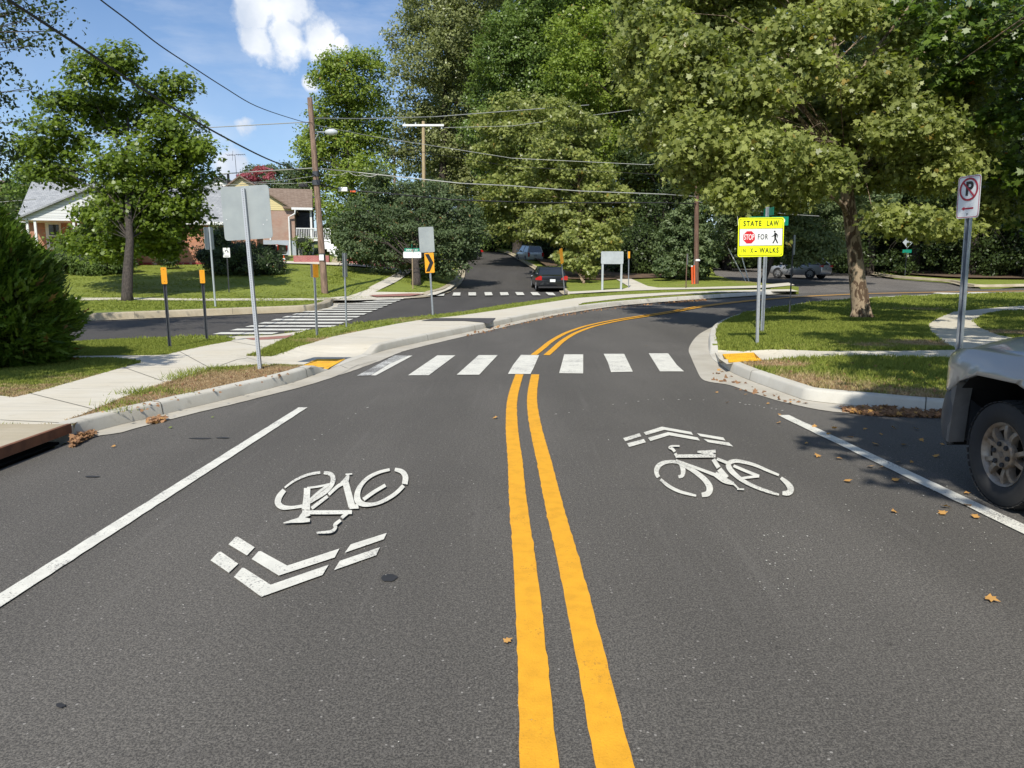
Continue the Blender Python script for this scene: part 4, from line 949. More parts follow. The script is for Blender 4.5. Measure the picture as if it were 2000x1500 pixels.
# 8 STATE LAW sign
b = g(1478.5, 672.5, KH); k = b.y / FPX * 1.01
top = at(1481, 424, b.y).z - b.z; w = 90 * k; h = 73 * k; yaw = 6
t = thing('crosswalk_law_sign', 'bright yellow and white STATE LAW stop-for-pedestrian sign on a perforated post', 'sign', b, (0, R(-1.1), R(yaw)))
mb = MB(); mb.box(-.024, .024, -.024, .024, -.08, top - .02); mb.build('post', M['perf'], t)
zc = top - h / 2 - .01; y = -.030
mb = MB(); mb.prism(shift(rrect(w, h, .045), 0, zc), 'y', y - .003, y); mb.build('panel', M['sign_yellow'], t)
y2 = y - .0034
mb = MB(); mb.prism(shift(rrect(w * .955, h * .945, .038), 0, zc), 'y', y2 - .0006, y2); mb.build('border', M['sign_black'], t)
band = h * .235
mb = MB(); mb.prism(shift([q for q in rrect(w * .935, h * .92, .034)], 0, zc), 'y', y2 - .0014, y2 - .0008); mb.build('yellow_field', M['sign_yellow'], t)
y3 = y2 - .0016
mb = MB(); mb.box(-w * .4675, w * .4675, y3 - .0008, y3, zc - h * .222, zc + h * .222); mb.build('band_rule', M['sign_black'], t)
mb = MB(); mb.box(-w * .4660, w * .4660, y3 - .0018, y3 - .001, zc - h * .212, zc + h * .212); mb.build('white_field', M['sign_white'], t)
y4 = y3 - .0022
K_ = M['sign_black']
text(t, 'STATE', h * .185, -w * .195, y4, zc + h * .345, K_, space=1.3, bold=.003, fit=w * .39); text(t, 'LAW', h * .185, w * .25, y4, zc + h * .345, K_, space=1.3, bold=.003, fit=w * .26)
text(t, 'IN', h * .13, -w * .372, y4, zc - h * .345, K_, space=1.35, bold=.001, fit=w * .085); text(t, 'X', h * .185, -w * .195, y4, zc - h * .345, K_, bold=.001, fit=w * .062); text(t, '-', h * .2, -w * .105, y4, zc - h * .345, K_, bold=.003, fit=w * .05); text(t, 'WALKS', h * .185, w * .185, y4, zc - h * .345, K_, space=1.3, bold=.003, fit=w * .42)
text(t, 'FOR', h * .19, w * .042, y4, zc, K_, space=1.25, bold=.002, fit=w * .22)
mb = MB(); r = h * .17; mb.prism([(-w * .26 + r * math.cos(R(22.5 + 45 * i)), zc + r * math.sin(R(22.5 + 45 * i))) for i in range(8)], 'y', y4 - .0008, y4); mb.build('stop_octagon', M['sign_red'], t)
text(t, 'STOP', h * .20, -w * .26, y4 - .0018, zc, M['sign_white'], bold=.002, fit=w * .225)
# walking figure
fx, fz, fs = w * .305, zc, h * .33
def fp(pts): return [(fx + a * fs, fz + c * fs) for a, c in pts]
mb = MB(); yy = y4 - .0005
mb.prism(fp([(-.03 + .075 * math.cos(a), .42 + .075 * math.sin(a)) for a in np.linspace(0, 6.28, 13)[:-1]]), 'y', yy - .0004, yy)
for i, P_ in enumerate([[(-.06, .31), (.06, .33), (.14, .27), (.12, .0), (.08, -.08), (-.05, -.06), (-.05, .12)],
    [(-.05, .30), (-.10, .14), (-.27, .05), (-.29, .0), (-.07, .06), (-.01, .16)],
    [(.08, .31), (.17, .24), (.27, .10), (.22, -.06), (.17, -.05), (.21, .08), (.12, .16)],
    [(-.05, -.04), (-.04, -.2), (-.20, -.47), (-.11, -.50), (.04, -.24), (.05, -.06)],
    [(.08, -.05), (.0, -.08), (.06, -.24), (.19, -.50), (.28, -.47), (.16, -.22)]]):
    mb.prism(fp(P_), 'y', yy - .0006 - i * .0002, yy + .0)
mb.build('pedestrian_symbol', M['sign_black'], t)
# post behind with the green street blade
b = g(1488, 650.5, KH); hh = at(1496, 404, b.y).z - b.z
t = thing('street_name_sign', 'round galvanised post with a green street name blade just behind the yellow law sign', 'sign', b, (0, R(-.3), R(2)))
mb = MB(); channel_post(mb, hh, .085, d=.05); mb.build('post', M['galv'], t)
mb = MB(); mb.box(-.42, .48, -.052, -.044, hh - .42, hh - .22); mb.build('green_blade', M['sign_green'], t)
text(t, 'BELTON RD', .15, 0, -.060, hh - .32, M['sign_white'], bold=.003)
mb = MB(); mb.box(.035, .041, -.30, .32, hh - .20, hh - .02); mb.build('cross_blade', M['sign_green'], t)
b = g(1542.5, 614.5, KH); hh = at(1549, 459, b.y).z - b.z
t = thing('sign_post', 'bare dark steel post in grass between the law sign and the sycamore', 'post', b, (0, R(-.3), R(60)))
mb = MB(); channel_post(mb, hh, .07); mb.build('post', M['galv_dark'], t); mb = MB(); mb.prism(shift(rrect(.3, .62, .02), 0, hh - .31), 'y', -.03, -.025); mb.build('panel', M['galv'], t)
# 9 NO PARKING sign
Y9 = 8.55; b = base_at(1866, 770, Y9); b.z = KH; k = Y9 / FPX
toph = at(1911, 343, Y9).z - b.z
t = thing('no_parking_sign', 'white no-parking sign with red circle, black P and red arrow on a steel channel post', 'sign', b, (R(1.0), 0, R(-76)))
mb = MB(); channel_post(mb, toph - .02, .075, d=.04); mb.build('post', M['galv'], t)
w, h = .305, .457; zc = toph - h / 2
mb = MB(); mb.prism(shift(rrect(w, h, .035), 0, zc), 'y', -.018, -.015); mb.build('panel', M['sign_white'], t)
mb = MB()
def frame(mb, wo, ho, wi, hi, ro, ri, y0, y1, zc):
    a = shift(rrect(wo, ho, ro), 0, zc); c = shift(rrect(wi, hi, ri), 0, zc); n = len(a)
    vs = [(x, y0, z) for x, z in a] + [(x, y0, z) for x, z in c] + [(x, y1, z) for x, z in a] + [(x, y1, z) for x, z in c]
    fs = []
    for i in range(n):
        j = (i + 1) % n; fs += [(i, j, n + j, n + i), (2 * n + i, 3 * n + i, 3 * n + j, 2 * n + j), (i, 2 * n + i, 2 * n + j, j), (n + i, n + j, 3 * n + j, 3 * n + i)]
    mb.add(vs, fs)
frame(mb, w * .95, h * .965, w * .91, h * .937, .030, .026, -.0196, -.0184, zc); mb.build('border', M['sign_dkred'], t)
cz_ = zc + h * .18; ro, ri = .125, .104
mb = MB(); n = 40; vs = []
for y_ in (-.0232, -.0222):
    for r_ in (ro, ri): vs += [(r_ * math.cos(2 * math.pi * i / n), y_, cz_ + r_ * math.sin(2 * math.pi * i / n)) for i in range(n)]
fs = []
for i in range(n):
    j = (i + 1) % n; fs += [(i, j, n + j, n + i), (2 * n + i, 3 * n + i, 3 * n + j, 2 * n + j), (i, 2 * n + i, 2 * n + j, j), (n + i, n + j, 3 * n + j, 3 * n + i)]
mb.add(vs, fs)
a = R(45); dx, dz = math.cos(a) * ri * 1.04, math.sin(a) * ri * 1.04; ex, ez = .010 * math.sin(a), .010 * math.cos(a)
mb.prism([(-dx - ex, cz_ + dz - ez), (-dx + ex, cz_ + dz + ez), (dx + ex, cz_ - dz + ez), (dx - ex, cz_ - dz - ez)], 'y', -.0244, -.0234); mb.build('red_circle', M['sign_dkred'], t)
text(t, 'P', .205, .004, -.0205, cz_, M['sign_black'], bold=.006)
za = zc - h * .27
mb = MB(); mb.prism([(-.085, za), (-.045, za + .022), (-.045, za + .009), (.075, za + .009), (.075, za - .009), (-.045, za - .009), (-.045, za - .022)], 'y', -.0202, -.0190); mb.build('arrow', M['sign_dkred'], t)
bolts(t, [(0, zc - h * .40), (0, zc + h * .44)], -.018, .008, M['galv_dark'])
# 10 diamond sign back in the far woodland edge
b = base_at(1767, 543, 60); hh = at(1770, 462, 60).z - b.z; t = thing('diamond_sign', 'silver diamond-shaped sign in the shade right of the sycamore', 'sign', b)
mb = MB(); round_post(mb, hh - .2, .04); mb.build('post', M['galv_dark'], t)
mb = MB(); r = .40; mb.prism([(0, hh), (r, hh - r * 1.1), (0, hh - 2.2 * r), (-r, hh - 1.1 * r)], 'y', -.05, -.042); mb.build('panel', M['alu_bright'], t)
mb = MB(); mb.box(-.35, .35, -.05, -.044, hh - 1.25, hh - 1.0); mb.build('green_blade', M['sign_green'], t)

# ------------------------------------------------------------------ utility poles
def pole(label, pb, pt, Y, r0, r1, mat, lean_y=0):
    b = base_at(pb[0], pb[1], Y); top = at(pt[0], pt[1], Y)
    t = thing('utility_pole', label, 'utility pole', b, group='utility poles')
    d = top - b; mb = MB(); n = 10
    mb.tube([d * (i / n) - Vector((0, 0, .1 if i == 0 else 0)) for i in range(n + 1)], [r0 + (r1 - r0) * i / n for i in range(n + 1)], 14); mb.build('shaft', mat, t, smooth=True, angle=60)
    return t, b, top
b1 = g(635, 572.5, KH)
t, pb, pt = pole('leaning weathered wooden utility pole with a lamp arm by the far lawn at left', (635, 572.5), (605, 191), b1.y, .17, .12, M['wood_pole']); P1b, P1t = pb, pt
def on_pole(b, tp, py):
    lo, hi = 0., 1.
    zt = at(0, py, b.y).z; f = (zt - b.z) / (tp.z - b.z); return b + (tp - b) * f
a = on_pole(pb, pt, 277); e = at(640, 258, pb.y - .4)
mb = MB(); mb.tube([a - pb, a - pb + Vector((.3, -.1, .35)), (e - pb) * 1 + Vector((-.5, 0, .0)), e - pb], .028, 8); lamp_arm = mb.build('lamp_arm', M['galv'], t)
mb = MB()
mb.lathe([(-.02, .02), (0, .09), (.18, .15), (.38, .15), (.55, .07), (.58, .001)], 'x', 12, tuple(e - pb + Vector((-.1, 0, 0)))); o = mb.build('lamp_head', simple('lamp_grey', (.5, .53, .54), .4, var=.03), t, smooth=True)
mb = MB()
for py, rr in ((340, .16), (357, .2), (500, .165)): q = on_pole(pb, pt, py) - pb; mb.lathe([(-.12, rr * .95), (-.12, rr), (.12, rr), (.12, rr * .95)], 'z', 12, tuple(q))
mb.build('cable_clamp', M['galv_dark'], t)
mb = MB(); q = on_pole(pb, pt, 503) - pb; mb.box(q.x - .10, q.x + .12, q.y - .20, q.y - .165, q.z - .14, q.z + .14); mb.build('pole_tag', M['sign_white'], t)
t, P2b, P2t = pole('tall pale new utility pole with one white crossarm behind the rounded tree', (829, 545), (827, 237), 62, .17, .13, M['wood_new'])
q = on_pole(P2b, P2t, 245) - P2b; mb = MB(); mb.box(q.x - 1.62, q.x + 1.62, q.y - .2, q.y - .08, q.z - .09, q.z + .06); mb.build('crossarm', M['white'], t)
mb = MB()
for x in (-1.45, -.6, .6, 1.45): mb.lathe([(-.02, .05), (.03, .08), (.10, .05), (.16, .07), (.18, .001)], 'z', 10, (q.x + x, q.y - .14, q.z - .30 if x > 0 else q.z + .06))
mb.build('insulator', M['alu'], t)
t, P3b, P3t = pole('distant short utility pole with a small crossarm seen through a gap in the trees', (773, 520), (770, 286), 95, .18, .14, M['wood_pole'])
q = on_pole(P3b, P3t, 306) - P3b; mb = MB(); mb.box(q.x - 1.0, q.x + 1.0, q.y - .2, q.y - .1, q.z - .07, q.z + .07); mb.build('crossarm', M['alu'], t)
b4 = g(1360, 556.5, KH); t, P4b, P4t = pole('dark brown utility pole beside orange markers on the far verge', (1360, 556.5), (1361, 300), b4.y, .16, .13, M['wood_brown'])
mb = MB(); q = Vector((-.19, -.03, 0)); mb.tube([q, q + Vector((.02, 0, 5))], .03, 8); mb.build('conduit', M['galv'], t)
mb = MB(); mb.lathe([(0, .19), (.12, .19)], 'z', 12, (0, 0, 1.65)); mb.build('pole_band', M['sign_white'], t)
for i, (xb, xt, lab) in enumerate([(1352, 1350, 'slim orange marker stake with a white cap left of the brown pole'), (1356.5, 1353.5, 'slim orange marker stake touching the brown pole')]):
    b = g(xb, 557, KH); t = thing('marker_stake', lab, 'marker stake', b, (0, R(-3), 0), 'orange marker stakes')
    mb = MB(); mb.lathe([(-.05, .055), (1.15, .055), (1.16, .001)], 'z', 10); mb.build('tube', M['orange'], t)
    mb = MB(); mb.lathe([(1.16, .057), (1.24, .057), (1.25, .001)], 'z', 10); mb.build('cap', M['white' if i == 0 else 'orange'], t)
# guy wires with pale guards
for i, (top, gt, gb, lab) in enumerate([((1366, 340), (1422, 485), (1456.5, 549.5), 'left guy wire with a pale guard tube anchored in the far verge'), ((1440, 420), (1447, 495), (1462.5, 550), 'steep right guy wire with a pale guard tube anchored in the far verge')]):
    e = g(gb[0], gb[1], KH); Yw = e.y; a = at(top[0], top[1], P4t.y if i == 0 else Yw + 1); m_ = at(gt[0], gt[1], Yw)
    t = thing('guy_wire', lab, 'guy wire', e, group='guy wires')
    mb = MB(); mb.tube([a - e, m_ - e, Vector((0, 0, 0))], .012, 6); mb.build('cable', M['wire_pale'], t)
    mb = MB(); mb.tube([m_ - e, Vector((0, 0, 0))], .038, 8); mb.build('guard', M['white'], t)

# overhead wires
def wire(label, pts, rad, mat, sag=0.0, n=24, name='overhead_wire'):
    P = [Vector(p) for p in pts]; out = []
    for a, b in zip(P[:-1], P[1:]):
        for k in range(n):
            t = k / n; out.append(a.lerp(b, t) - Vector((0, 0, 4 * sag * t * (1 - t))))
    out.append(P[-1]); mb = MB(); mb.tube(out, rad, 6); o = mb.build(name, mat, origin=P[0]); tag(o, label, 'wire', 'overhead wires'); return o
pa = lambda py: on_pole(P1b, P1t, py)
def pxwire(pts, Y0, Y1, end):
    Q = spline(pts, 6); n = len(Q); return [at(x, y, 1 / (1 / Y0 + (1 / Y1 - 1 / Y0) * (x - Q[0][0]) / (Q[-1][0] - Q[0][0]))) for x, y in Q[:-1]] + [end]
wire('thick black cable running from the top left corner down to the leaning pole', pxwire([(-40, -40), (17, 0), (60, 28), (100, 54), (150, 87), (200, 121), (250, 155), (300, 188), (400, 247), (500, 300), (560, 325), (618, 343)], 12, pa(343).y, pa(343)), .026, M['wire'], 0, 2)
wire('thin dark wire crossing the sky from top centre-left to the leaning pole', pxwire([(150, -40), (197, 0), (250, 40), (310, 87), (375, 130), (437, 170), (500, 207), (585, 236), (611, 240)], 15, pa(240).y, pa(240)), .015, M['wire'], 0, 2)
wire('level wire from behind the left tree to the upper leaning pole', [at(-50, 275, 44), at(410, 249, 43), pa(238)], .022, M['wire_pale'])
wire('bright wire from the leaning pole to the trees behind the tall pale pole', [pa(231), at(705, 232, 47), at(850, 228, 55), at(1150, 205, 66)], .03, M['wire_pale'])
wire('upper wire sloping down right from the leaning pole across the woods', [pa(243), at(730, 267, 42), at(880, 290, 44), at(1000, 309, 45), at(1270, 322, 46), P4t + Vector((0, 0, 0))], .016, M['wire_pale'])
wire('lower thin wire parallel to the upper wire across the woods', [pa(250), at(780, 290, 42), at(1000, 325, 45), at(1360, 345, 46)], .012, M['wire'])
wire('thick pale cable from the left house past the leaning pole to the brown pole', [at(400, 342, 44), at(500, 335, 42), pa(328), at(700, 337, 40.5), at(900, 358, 41), at(1000, 363, 42), at(1130, 373, 43.5), at(1300, 379.5, 45), on_pole(P4b, P4t, 384)], .026, M['wire_pale'])
wire('slack pale cable looped below the thick pale cable', [pa(331), at(640, 340, 40.5), at(680, 334.5, 40.5), at(708, 341, 40.5), at(740, 339, 40.5)], .016, M['wire_pale'], .12)
wire('black cable bundle from the leaning pole to the brown pole', [pa(357), at(665, 370, 40.5), at(760, 378, 41), at(880, 390, 42), at(1050, 396, 43), at(1300, 396, 45), on_pole(P4b, P4t, 398)], .034, M['wire'])
wire('thin service wire from the yellow-gabled house to the leaning pole', [at(470, 356, 52), pa(343)], .012, M['wire_pale'], .1)
wire('lower service wire from the grey-roofed house to the leaning pole', [at(400, 360, 48), at(520, 358, 44), pa(355)], .014, M['wire_pale'], .05)
wire('thin pale wire from the crossarm of the tall pale pole rising right', [P2b + Vector((1.4, -.1, on_pole(P2b, P2t, 250).z - P2b.z)), at(1000, 246, 64), at(1240, 214, 66)], .02, M['wire_pale'])
wire('short wire on the right from the brown pole toward the sycamore', [on_pole(P4b, P4t, 393), at(1440, 407, 44), at(1600, 422, 40)], .014, M['wire_pale'], .05)
wire('low pale wire reaching the left house from the far left', [at(-40, 398, 44), at(70, 389, 46)], .02, M['wire_pale'])
t = thing('cable_box', 'small white splice box hanging on the black cable bundle', 'cable box', at(670, 370, 40.4))
mb = MB(); mb.box(-.24, .24, -.09, .09, -.11, .11, b=.03); mb.build('housing', M['white'], t)
mb = MB(); mb.box(.38, .65, -.04, .04, -.14, -.06); mb.build('marker', M['orange'], t)
t = thing('cable_box', 'black splice box on the wire left of the leaning pole', 'cable box', at(593, 362, 40.2)); mb = MB(); mb.box(-.24, .22, -.08, .08, -.10, .08, b=.03); mb.build('housing', M['wire'], t)
# ------------------------------------------------------------------ houses
def vec_mat(name, fn):
    m, nt, b = new_mat(name); v = coords(nt); s = nt.nodes.new('ShaderNodeSeparateXYZ'); nt.links.new(v, s.inputs[0])
    c = nt.nodes.new('ShaderNodeCombineXYZ'); nt.links.new(nmath(nt, 'ADD', s.outputs[0], s.outputs[1]), c.inputs[0]); nt.links.new(s.outputs[2], c.inputs[1]); fn(m, nt, b, v, s, c.outputs[0]); return m
def f_brick(c1, c2, mort):
    def fn(m, nt, b, v, s, c):
        n = nt.nodes.new('ShaderNodeTexBrick'); nt.links.new(c, n.inputs['Vector']); n.inputs['Scale'].default_value = 1; n.inputs['Brick Width'].default_value = .22; n.inputs['Row Height'].default_value = .075; n.inputs['Mortar Size'].default_value = .010
        n.inputs['Color1'].default_value = (*c1, 1); n.inputs['Color2'].default_value = (*c2, 1); n.inputs['Mortar'].default_value = (*mort, 1); n.inputs['Bias'].default_value = -.1
        w = nramp(nt, nnoise(nt, v, 1.2, 4), .3, .7)
        nt.links.new(nmix(nt, nmath(nt, 'MULTIPLY', w, .35), n.outputs[0], mort), b.inputs['Base Color']); b.inputs['Roughness'].default_value = .9
    return fn
M['brick'] = vec_mat('brick_orange', f_brick((.56, .20, .10), (.38, .13, .075), (.38, .27, .20)))
M['brick2'] = vec_mat('brick_brown', f_brick((.36, .16, .10), (.44, .24, .16), (.38, .34, .29)))
def f_siding(col):
    def fn(m, nt, b, v, s, c):
        fr = nmath(nt, 'FRACT', nmath(nt, 'DIVIDE', s.outputs[2], .17)); nt.links.new(nmix(nt, nmath(nt, 'LESS_THAN', fr, .13), col, tuple(x * .45 for x in col)), b.inputs['Base Color']); b.inputs['Roughness'].default_value = .6
        bump(nt, b, fr, .5, .02)
    return fn
M['siding_y'] = vec_mat('siding_yellow', f_siding((.72, .60, .30))); M['siding_w'] = vec_mat('siding_white', f_siding((.74, .74, .72)))
def f_shingle(c1, c2):
    def fn(m, nt, b, v, s, c):
        n = nt.nodes.new('ShaderNodeTexBrick'); nt.links.new(c, n.inputs['Vector']); n.inputs['Scale'].default_value = 1; n.inputs['Brick Width'].default_value = .33; n.inputs['Row Height'].default_value = .09; n.inputs['Mortar Size'].default_value = .008
        n.inputs['Color1'].default_value = (*c1, 1); n.inputs['Color2'].default_value = (*c2, 1); n.inputs['Mortar'].default_value = (*[x * .45 for x in c1], 1)
        nt.links.new(n.outputs[0], b.inputs['Base Color']); b.inputs['Roughness'].default_value = .95
        bump(nt, b, nnoise(nt, v, 30, 3), .4, .02)
    return fn
M['shingle_g'] = vec_mat('shingle_grey', f_shingle((.27, .28, .29), (.36, .37, .375))); M['shingle_b'] = vec_mat('shingle_brown', f_shingle((.20, .14, .10), (.27, .20, .15))); M['shingle_d'] = vec_mat('shingle_dark', f_shingle((.07, .07, .08), (.1, .1, .11)))
def peel():
    m, nt, b = new_mat('peeling_red'); v = coords(nt)
    f = nmath(nt, 'MULTIPLY', nramp(nt, nnoise(nt, scaled(nt, v, 1, 1, .6), 3.2, 5, .7), .56, .60), 1.0)
    nt.links.new(nmix(nt, f, (.30, .04, .04), (.55, .42, .34)), b.inputs['Base Color']); b.inputs['Roughness'].default_value = .8; return m
M['peel'] = peel(); M['glass'] = simple('window_glass', (.02, .024, .03), .08, var=.02); M['found'] = simple('foundation_blue', (.42, .46, .52), .8, var=.06)
M['redwall'] = vec_mat('brick_painted_red', f_brick((.30, .07, .07), (.36, .11, .10), (.42, .22, .2)))
def HX(px, Y): return at(px, 500, Y).x
def HZ(py, Y): return at(1000, py, Y).z
def slab(mb, a, b, c, d, th=.12, mi=0):
    """roof plane from four corners, given a thickness downward"""
    P_ = [Vector(p) for p in (a, b, c, d)]; D = Vector((0, 0, -th)); mb.add(P_ + [p + D for p in P_], [(0, 1, 2, 3), (7, 6, 5, 4), (0, 4, 5, 1), (1, 5, 6, 2), (2, 6, 7, 3), (3, 7, 4, 0)], mi)
def window(parent, o, x0, x1, z0, z1, y, cols=2, rows=4, fr=.07, mat='white'):
    mb = MB(); mb.box(x0, x1, y - .05, y + .05, z0, z1); mb_o = Vector(o); w = mb.build('window', M[mat], parent, origin=o)
    p = MB(); cw_ = (x1 - x0 - 2 * fr) / cols; ch_ = (z1 - z0 - 2 * fr) / rows
    for i in range(cols):
        for j in range(rows):
            p.box(x0 + fr + i * cw_ + .02, x0 + fr + (i + 1) * cw_ - .02, y - .062, y - .052, z0 + fr + j * ch_ + .02, z0 + fr + (j + 1) * ch_ - .02)
    q = p.build('pane', M['glass'], w, origin=o); return w
# ---- house 1: grey roof, brick, white porch gable
Y1 = 51.5; o = base_at(503, 520, Y1); o.z = HZ(530, Y1)
t = thing('brick_house', 'orange brick bungalow with grey shingle roof and white porch gable behind the left tree', 'house', o, (0, 0, R(14))); t.scale = (.925, 1, 1)
xl, xr = HX(70, Y1), HX(503, Y1); ze = HZ(434, Y1); zb = HZ(536, Y1) - 1.0; zf = HZ(513, Y1); D = 6; yb = Y1 + D
mb = MB(); mb.box(xl, xr, Y1, yb, zf, ze); mb.build('wall', M['brick'], t, origin=o)
mb = MB(); mb.box(xl - .03, xr + .03, Y1 - .04, yb + .03, zb - .6, zf); mb.build('foundation', M['peel'], t, origin=o)
yr = Y1 + D / 2; zr = HZ(366, yr); ex = .35
mb = MB(); slab(mb, (xl - ex, Y1 - ex, ze - .05), (xr + ex, Y1 - ex, ze - .05), (xr + ex, yr, zr), (xl - ex, yr, zr)); slab(mb, (xr + ex, yb + ex, ze - .05), (xl - ex, yb + ex, ze - .05), (xl - ex, yr, zr - .001), (xr + ex, yr, zr - .001)); mb.build('roof', M['shingle_g'], t, origin=o)
for x in (xl, xr - .12): mb = MB(); mb.prism([(Y1, ze), (yb, ze), (yr, zr - .2)], 'x', x, x + .12); mb.build('gable', M['shingle_d'] if x > xl else M['siding_w'], t, origin=o)
mb = MB(); mb.box(xl - ex, xr + ex, Y1 - ex - .09, Y1 - ex - .005, ze - .24, ze - .04); mb.build('fascia', M['white'], t, origin=o)
window(t, o, HX(409, Y1), HX(429, Y1), HZ(471, Y1), HZ(441, Y1), Y1, 2, 4)
window(t, o, HX(320, Y1), HX(347, Y1), HZ(469, Y1), HZ(440, Y1), Y1, 2, 2)
mb = MB(); mb.box(HX(383, Y1), HX(440, Y1), Y1 - .5, Y1 - .06, HZ(440, Y1), HZ(435.5, Y1)); 
n_ = 14
for i in range(n_):
    x = HX(383, Y1) + (HX(440, Y1) - HX(383, Y1)) * i / n_; mb.box(x + .02, x + .09, Y1 - .55, Y1 - .51, HZ(441.5, Y1), HZ(438, Y1))
mb.build('awning', M['white'], t, origin=o)
window(t, o, HX(331, Y1), HX(354, Y1), HZ(528.5, Y1), HZ(517, Y1), Y1 - .06, 2, 1, .04, 'wire')
# porch
Yp = Y1 - 2.6; pxl, pxr = HX(46, Yp), HX(300, Yp); pz = HZ(431, Yp); za_ = HZ(372, Yp); xm = HX(178, Yp)
mb = MB(); mb.prism([(pxl, pz), (pxr, pz), (xm, za_)], 'y', Yp, Yp + .12); mb.build('porch_gable', M['siding_w'], t, origin=o)
mb = MB(); slab(mb, (pxl - .35, Yp - .25, pz - .08), (xm, Yp - .25, za_ + .06), (xm, yr, za_ + .06), (pxl - .35, yr, pz - .08), .1); slab(mb, (xm, Yp - .25, za_ + .06), (pxr + .35, Yp - .25, pz - .08), (pxr + .35, yr, pz - .08), (xm, yr, za_ + .06), .1); mb.build('porch_roof', M['shingle_g'], t, origin=o)
mb = MB(); mb.box(pxl, pxr, Yp - .02, Y1 + .0, pz - .16, pz - .02); mb.build('porch_beam', M['white'], t, origin=o)
zpf = HZ(497, Yp)
for px in (53, 67, 136, 145): mb = MB(); mb.box(HX(px, Yp) - .07, HX(px, Yp) + .07, Yp + .06, Yp + .2, zpf, pz - .16); mb.build('porch_post', M['white'], t, origin=o)
mb = MB(); mb.box(pxl + .2, HX(230, Yp), Yp, Y1 - .05, zb - .5, zpf); mb.build('porch_floor', M['brick'], t, origin=o)
mb = MB(); mb.box(HX(107, Y1), HX(135, Y1), Y1 - .06, Y1 + .02, HZ(490, Y1), HZ(438, Y1)); dr = mb.build('door', M['white'], t, origin=o)
mb = MB(); mb.box(HX(113, Y1), HX(131, Y1), Y1 - .075, Y1 - .062, HZ(463, Y1), HZ(444, Y1)); mb.build('pane', M['glass'], dr, origin=o)
mb = MB(); mb.box(HX(113, Y1), HX(131, Y1), Y1 - .075, Y1 - .062, HZ(486, Y1), HZ(466, Y1)); mb.build('pane', simple('door_dark_red', (.08, .015, .015), .3), dr, origin=o)
mb = MB()
for i in range(6): mb.box(HX(80, Yp - i * .4), HX(102, Yp - i * .4), Yp - .4 * (i + 1), Yp - .4 * i, zb - .7, zpf - .18 * (i + 1))
mb.build('steps', M['old_concrete'], t, origin=o)
mb = MB(); mb.tube([(HX(90, Yp - 2), Yp - 2.2, zpf - .1), (HX(90, Yp), Yp, zpf + .85)], .03, 6); mb.tube([(HX(90, Yp - 2), Yp - 2.2, zpf - .1), (HX(90, Yp - 2), Yp - 2.2, zpf - 1.1)], .03, 6); mb.build('handrail', M['wire'], t, origin=o)
# ---- house 2: yellow gable, brick, brown porch roof
Y2 = 61.0; o = base_at(614, 505, Y2)
t = thing('brick_house', 'brick house with pale yellow siding gable, brown roof and white railed porch', 'house', o, (0, 0, R(14))); t.scale = (.93, 1, 1)
x0, x1 = HX(395, Y2), HX(577, Y2); ze = HZ(412, Y2); zfo = HZ(470, Y2); zb = HZ(519, Y2); D = 10
mb = MB(); mb.box(x0, x1, Y2, Y2 + D, zfo, ze); mb.build('wall', M['brick2'], t, origin=o)
mb = MB(); mb.box(x0 - .03, x1 + .03, Y2 - .04, Y2 + D + .03, zb - .6, zfo); mb.build('foundation', M['found'], t, origin=o)
xa = HX(474, Y2); za_ = HZ(349, Y2)
mb = MB(); mb.prism([(x0 - .2, ze), (x1 + .05, ze), (xa, za_)], 'y', Y2 - .03, Y2 + .1); mb.build('gable', M['siding_y'], t, origin=o)
mb = MB(); slab(mb, (x0 - .5, Y2 - .3, ze - .12), (xa, Y2 - .3, za_ + .1), (xa, Y2 + D, za_ + .1), (x0 - .5, Y2 + D, ze - .12)); slab(mb, (xa, Y2 - .3, za_ + .1), (x1 + .3, Y2 - .3, ze - .05), (x1 + .3, Y2 + D, ze - .05), (xa, Y2 + D, za_ + .1)); mb.build('roof', M['shingle_b'], t, origin=o)
xe = HX(614, Y2); zrr = HZ(370, Y2 + 5); zee = HZ(406, Y2)
mb = MB(); slab(mb, (x1 - .8, Y2 - .35, zee), (xe, Y2 - .35, zee), (xe, Y2 + 5, zrr), (xa + 1.5, Y2 + 5, zrr)); slab(mb, (xe, Y2 + 10, zee), (x1 - .8, Y2 + 10, zee), (xa + 1.5, Y2 + 5, zrr - .001), (xe, Y2 + 5, zrr - .001)); mb.build('roof', M['shingle_b'], t, origin=o)
mb = MB(); mb.box(x1 - .2, xe, Y2 - .45, Y2 - .352, zee - .2, zee - .02); mb.build('gutter_pipe', M['white'], t, origin=o)
mb = MB(); xd = HX(566, Y2); mb.tube([(x1 + .1, Y2 - .4, zee - .2), (x1 + .05, Y2 - .35, zee - .5), (xd, Y2 - .2, zee - .75), (xd, Y2 - .2, zb - .1)], .07, 8); mb.build('downspout', M['white'], t, origin=o)
zfl = HZ(467, Y2); mb = MB(); mb.box(x1, xe, Y2, Y2 + 4, zfl - .2, zfl); mb.build('porch_floor', M['old_concrete'], t, origin=o)
mb = MB(); mb.box(x1, xe, Y2 + 4, Y2 + 10, zfl, zee - .1); mb.build('back_wall', M['shingle_d'], t, origin=o)
mb = MB(); mb.box(HX(610, Y2) - .08, HX(610, Y2) + .08, Y2, Y2 + .16, zfl, zee - .1); mb.build('porch_post', M['white'], t, origin=o)
mb = MB(); xx = HX(579, Y2); xq = HX(648, Y2)
mb.box(xx, xq, Y2 - .04, Y2 + .04, zfl + .78, zfl + .86); mb.box(xx, xq, Y2 - .03, Y2 + .03, zfl + .06, zfl + .12)
k = 0
while xx + k * .14 < xq: mb.box(xx + k * .14, xx + k * .14 + .045, Y2 - .02, Y2 + .02, zfl + .12, zfl + .78); k += 1
mb.build('railing', M['white'], t, origin=o)
